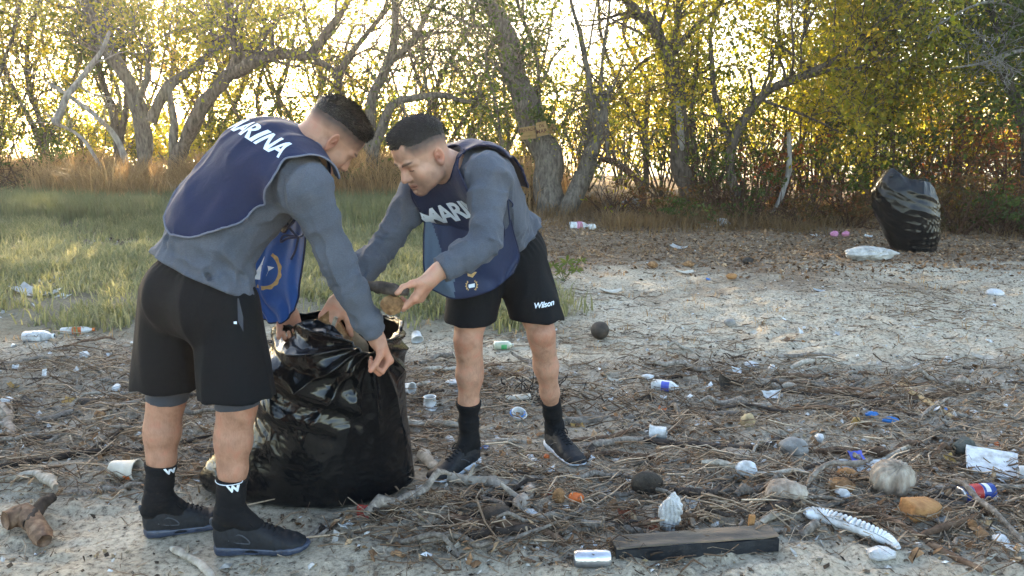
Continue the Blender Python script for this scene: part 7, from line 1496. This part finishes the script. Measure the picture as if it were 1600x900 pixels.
for k, (px, py, w, d, m, lb) in enumerate(((28, 690, .085, .06, 'film', 'crumpled white paper at the left edge'), (155, 622, .09, .04, 'yellowed', 'flat tan chip behind the curved grey stick'), (170, 700, .085, .03, 'white_plastic', 'flat white card above the lying yellowed cup'), (57, 462, .42, .14, 'film', 'grey plastic sheet lying in the grass'), (98, 466, .10, .10, 'white_plastic', 'white cup-shaped scrap in the grass'), (10, 493, .22, .1, 'film', 'white sheet at the left edge below the grass'),
      (70, 441, .12, .06, 'white_plastic', 'small white scrap deep in the grass'), (92, 437, .11, .07, 'blue_plastic', 'small pale blue scrap deep in the grass'), (955, 457, .20, .08, 'yellowed', 'flat off-white board out on the path'), (1070, 427, .2, .06, 'yellowed', 'flat pale chip beside the second brown lump'), (1212, 360, .16, .09, 'film', 'white scrap at the foot of the pale dead trunk'), (1241, 366, .16, .09, 'film', 'flat white scrap right of the pale dead trunk'), (1272, 369, .12, .06, 'white_plastic', 'tiny white scrap midway to the pink scrap'),
      (1060, 388, .2, .12, 'film', 'white and grey film below the dry brush'), (1357, 370, .1, .08, 'white_plastic', 'white cup just left of the far black bag'), (1280, 455, .10, .06, 'film', 'white film on the stony sand left of the sack'), (1155, 700, .05, .03, 'white_plastic', 'white scrap above the upturned dark stick'), (1108, 760, .045, .035, 'white_plastic', 'small square white scrap near the coral lump'), (1262, 736, .05, .035, 'film', 'pale scrap above the torn grey husk'), (1095, 664, .05, .04, 'white_plastic', 'round white scrap left of the small tan husk'),
      (1585, 858, .07, .04, 'white_plastic', 'white scrap at the lower right edge'), (1466, 812, .05, .035, 'film', 'shiny film scrap right of the orange brick'), (1085, 790, .06, .05, 'film', 'crinkled grey film right of the standing plastic bag'), (655, 762, .03, .025, 'white_plastic', 'tiny white cap under the bleached forked branch'), (642, 800, .075, .035, 'film', 'flat clear film right of the open bag'), (985, 782, .07, .05, 'white_plastic', 'white crumpled tissue left of the standing plastic bag'), (1335, 795, .05, .04, 'film', 'clear scrap above the ribbed foam'),
      (1425, 612, .04, .02, 'pink_plastic', 'small pink strip beside the yellow cane'), (1108, 437, .06, .05, 'blue_plastic', 'bright blue scrap far out on the path'), (1535, 560, .12, .05, 'wood_pale', 'pale sunlit wood chip at the far right'), (1470, 640, .06, .03, 'blue_plastic', 'small blue scrap right of the yellow cane'), (1200, 690, .03, .02, 'white_plastic', 'tiny white fleck by the tip of the dark stick'), (660, 458, .10, .08, 'white_plastic', 'white scrap seen between the two men\'s arms'), (755, 700, .05, .03, 'blue_plastic', 'tiny blue scrap behind the front shoe'))):
    item('plastic_scrap' if m != 'wood_pale' else 'wood_chip', sheet_piece(w, d, 100+k, .25, .002, .28, n=(12, 12)), px, py, M_[m], lb, 'scrap', (.25*((k*37 % 5)/4), .1, ((k*53) % 13)/13*1.2-.6), .001)
for k, (px, py) in enumerate(((1303, 370), (1321, 370))): item('plastic_scrap', blob(.12, .09, .09, 90+k, .3, ridge=.2), px, py, M_['pink_plastic'], ('crumpled pink scrap left of the far bag', 'second pink scrap touching the first')[k], 'scrap')
V, F = tube(smooth_path([GP(10, 832)+[0, 0, .045], GP(45, 826)+[0, 0, .05], GP(72, 862)+[0, 0, .04]], 6), [.032]*3+[.040]*5+[.034]*4+[.022], 12, jitter=.25, seed=4); thing_mesh('driftwood_log', V, F, MAT['wood_brown'], 'short forked brown log lying at the lower left', 'log')
V, F = tube(smooth_path([GP(50, 838)+[0, 0, .045], GP(66, 812)+[0, 0, .055], GP(84, 796)+[0, 0, .05]], 5), [.026]*4+[.022]*4+[.018]*3, 10, jitter=.25, seed=5); thing_mesh('driftwood_log', V, F, MAT['wood_dark'], 'upper arm of the forked log at the lower left', 'log')
# tangled root nest behind the right man
mb = MB(); q = np.random.default_rng(9); c = GP(838, 622)
for k in range(60):
    a = q.random()*6.28; P = [c+np.array([(q.random()-.5)*.30, (q.random()-.5)*.14, .01])]; d = nz(q.normal(size=3)*[1, .6, .3])
    for s in range(6): d = nz(d+q.normal(size=3)*.5+[0, 0, -.15*(P[-1][2]-c[2] > .06)+.05]); P.append(P[-1]+d*.03); P[-1][2] = max(P[-1][2], c[2]+.004)
    V, F = tube(np.array(P), .0028, 4); mb.add(V, F)
nest = thing_mesh('root_tangle', mb.verts(), mb.F, MAT['wood_dark'], 'tangle of dark roots lying behind the right man\'s feet', 'roots', base=c); 
nest['kind'] = 'stuff'; 
# what the right man holds, and what sticks out of the bag
V, F = tube(smooth_path([J(572, 447, 2.50), J(592, 449, 2.49), J(616, 453, 2.485), J(638, 456, 2.48)], 5), [.016]*4+[.020]*8+[.014]*4, 10, jitter=.2); thing_mesh('driftwood_piece', V, F, MAT['wood_dark'], 'flat dark piece of driftwood held in the right man\'s fingers', 'driftwood')
V, F = blob(.085, .06, .072, 203, .25, ridge=.12); c = J(612, 476, 2.49); thing_mesh('coconut_husk', V+c, F, MAT['husk'], 'orange-brown fibrous coconut husk held in the right man\'s hand', 'husk')
for k, (pts, w, m, lb) in enumerate((([(505, 492, 2.70), (530, 522, 2.70), (562, 572, 2.72)], .028, 'husk', 'brown husk strip sticking out of the open bag'), ([(525, 496, 2.67), (517, 520, 2.68), (512, 545, 2.70)], .008, 'wood_pale', 'pale wooden slat sticking out of the open bag'), ([(545, 520, 2.74), (562, 545, 2.74), (575, 580, 2.76)], .03, 'cardboard', 'soggy brown cardboard inside the open bag'))):
    V, F = tube(smooth_path([J(*p) for p in pts], 5), w, 7, jitter=.4, seed=k); thing_mesh('bag_content', V, F, MAT[m], lb, 'rubbish', 'rubbish inside the open bag')
# the papaya-like seedling behind the right man
g = GP(880, 440); seed_ = thing('seedling', 'small bright green seedling with lobed leaves behind the right man', 'plant', g); mb = MB(); q = np.random.default_rng(5); LV = []; LF = []; n0 = 0
for (dx, dz, r) in ((-.10, .16, .085), (.03, .20, .09), (.12, .12, .08), (-.02, .10, .07), (.17, .20, .06), (-.16, .08, .06)):
    tip = g+np.array([dx, q.normal()*.04, dz]); V, F = tube(np.array([g, g+(tip-g)*.5+[0, 0, .03], tip]), .003, 5); mb.add(V, F)
    for lobe_ in range(7):
        a = -2.4+lobe_*.8+1.57; u = np.array([math.cos(a), -.35*abs(math.sin(a)), math.sin(a)*.55]); u = nz(u); s = nz(np.cross(u, [0, -1, .6])); R1 = r*(.7+.5*q.random()); V = np.array([tip, tip+u*R1*.4+s*R1*.13, tip+u*R1*.75+s*R1*.10, tip+u*R1-[0, 0, .008], tip+u*R1*.75-s*R1*.10, tip+u*R1*.4-s*R1*.13]); 
        lf = put('leaf', V, [(0, 1, 2, 3, 4, 5)], MAT['leaf_green'], seed_, smooth=False); colattr(lf.data, 'var', np.full((6, 3), .45+.3*q.random()))
put('stem', mb.verts(), mb.F, MAT['leaf_green'], seed_); colattr(seed_.children[-1].data, 'var', np.full((len(mb.verts()), 3), .5))
# the wooden boards nailed to the leaning trunk
def board(p0, p1, p2, p3, Y, Y1, mat, label, lines, tilt=0):
    c4 = np.array([J(p0[0], p0[1], Y), J(p1[0], p1[1], Y1), J(p2[0], p2[1], Y1), J(p3[0], p3[1], Y)]); n = nz(np.cross(c4[1]-c4[0], c4[3]-c4[0])); n = n if n[1] < 0 else -n
    V = np.vstack([c4, c4-n*.025]); F = [(0, 3, 2, 1), (4, 5, 6, 7), (0, 1, 5, 4), (1, 2, 6, 5), (2, 3, 7, 6), (3, 0, 4, 7)]; o = thing_mesh('wooden_sign', V, F, mat, label, 'sign', 'boards on the leaning trunk', smooth=False)
    rt = nz(c4[1]-c4[0]); up = nz(c4[0]-c4[3]); b0 = np.array(o.location)
    for (t, x, y, s) in lines:
        Vt, Ft = text_mesh(t, s, .012); P = c4[3]+(c4[1]-c4[0])*x+(c4[0]-c4[3])*y+Vt[:, :1]*rt+Vt[:, 1:2]*up+n*.003
        link('lettering', mesh('lettering', P-b0, Ft, False), MAT['sign_paint'], o)
MAT['sign_wood'] = mat_noise('ochre_board', (.16, .09, .03), (.32, .20, .08), 5, .85, .5, 20, stretch=(1, 1, 5)); MAT['sign_paint'] = mat_noise('dark_red_sign_paint', (.05, .012, .008), (.08, .022, .015), 30, .8, 0)
board((811, 200), (836, 196), (838, 216), (813, 219), 11.98, 11.98, MAT['sign_wood'], 'wide ochre board behind, left one on the leaning trunk', [('PRIVADA', .52, .62, .066)])
board((837, 192), (853, 189), (857, 210), (839, 214), 11.90, 11.90, MAT['sign_wood'], 'small tilted board in the middle of the leaning trunk', [('DE', .55, .62, .066), ('MAR', .50, .22, .080)])
board((854, 195), (868, 192), (869, 208), (858, 210), 12.02, 12.02, MAT['sign_wood'], 'right end board sticking out behind the leaning trunk', [('I', .5, .3, .08)])

# loose scraps and husk chunks lying everywhere in the litter, each its own piece
sq2 = np.random.default_rng(909); kinds = [('plastic_scrap', 'white_plastic', 'white plastic scrap'), ('plastic_scrap', 'film', 'milky film scrap'), ('paper_scrap', 'yellowed', 'yellowed paper scrap'), ('plastic_cup', 'foam', 'small white foam lump'), ('husk_chunk', 'husk', 'brown husk chunk'), ('husk_chunk', 'husk_pale', 'pale husk chunk'), ('bark_piece', 'wood_dark', 'dark bark piece'), ('bark_piece', 'wood_brown', 'brown bark piece'), ('plastic_scrap', 'orange_plastic', 'orange plastic scrap'), ('plastic_scrap', 'blue_plastic', 'blue plastic scrap'), ('dead_leaf', 'yellow_leaf', 'yellow dead leaf'), ('stone', 'stone', 'grey stone')]
wts = np.array([10, 9, 6, 8, 5, 6, 8, 7, 2, 1, 4, 5]); wts = wts/wts.sum(); cnt = 0
while cnt < 150:
    y = 2.4+3.2*sq2.random()**1.1; x = (sq2.random()*2-1)*(y*.66+.1)
    if sq2.random() > .12+wrack(np.array([x]), np.array([y]))[0] or nobag(np.array([x]), np.array([y]))[0] < .5: continue
    n_, m_, lb = kinds[sq2.choice(len(kinds), p=wts)]; w = .022+.05*sq2.random()**1.5; c_ = to_px(np.array([x, y, 0.]))
    if n_ in ('bark_piece', 'dead_leaf', 'paper_scrap') or (n_ == 'plastic_scrap' and sq2.random() < .6): VF = sheet_piece(w*1.4, w*(.5+.5*sq2.random()), 300+cnt, .45, .003, .30, n=(9, 9))
    else: VF = blob(w, w*(.6+.4*sq2.random()), w*(.45+.4*sq2.random()), 300+cnt, .35, ridge=.16, n=(12, 18))
    lm = min(LANDMARKS, key=lambda t: ((t[0]-c_[0])/1.0)**2+((t[1]-c_[1])*1.8)**2); dx, dy = c_[0]-lm[0], c_[1]-lm[1]; rel = ('to the right of' if dx > 0 else 'to the left of') if abs(dx) > abs(dy)*1.8 else ('in front of' if dy > 0 else 'behind')
    V = VF[0]@rotm((sq2.random()-.5)*.9, (sq2.random()-.5)*.7, sq2.random()*6.28).T; b_ = np.array([x, y, hz(x, y)]); V = V+b_-np.array([0, 0, V[:, 2].min()+.004])
    thing_mesh('foam_lump' if n_ == 'plastic_cup' else n_, V, VF[1], MAT[m_], f'{"tiny" if w < .035 else "small"} {lb.replace("small ", "")} {rel} the {lm[2]}', 'stone' if n_ == 'stone' else 'leaf' if n_ == 'dead_leaf' else 'scrap', 'loose scraps of the litter', base=b_); cnt += 1

# two alike pieces by the same landmark: the one farther off says so; a third is not needed
from collections import defaultdict
dd_ = defaultdict(list)
for o in list(bpy.data.objects):
    if o.get('group') in ('loose sticks of the litter', 'loose scraps of the litter'): dd_[o['label']].append(o)
for lb_, os_ in dd_.items():
    os_.sort(key=lambda o: o.location.y)
    for o in os_[2:]: bpy.data.objects.remove(o)
    if len(os_) > 1: os_[1]['label'] = 'more distant '+lb_; os_[0]['label'] = 'nearer '+lb_
# ---------------------------------------------------------------- warm morning haze between and behind the trees
hz_m = bpy.data.materials.new('thin_haze'); hz_m.use_nodes = True; nt = hz_m.node_tree
for n in list(nt.nodes): nt.nodes.remove(n)
pv = nd(nt, 'ShaderNodeVolumePrincipled'); pv.inputs['Density'].default_value = .0017; pv.inputs['Color'].default_value = (.93, .92, .90, 1); pv.inputs['Anisotropy'].default_value = .7
oo = nd(nt, 'ShaderNodeOutputMaterial'); nt.links.new(pv.outputs[0], oo.inputs['Volume'])
x0, x1, y0, y1, z0, z1 = -60, 60, -8, 62, -2.4, 14
V = [(x0, y0, z0), (x1, y0, z0), (x1, y1, z0), (x0, y1, z0), (x0, y0, z1), (x1, y0, z1), (x1, y1, z1), (x0, y1, z1)]
tag(put('haze', V, [(0, 3, 2, 1), (4, 5, 6, 7), (0, 1, 5, 4), (1, 2, 6, 5), (2, 3, 7, 6), (3, 0, 4, 7)], hz_m, smooth=False), 'thin warm morning haze', kind='stuff')
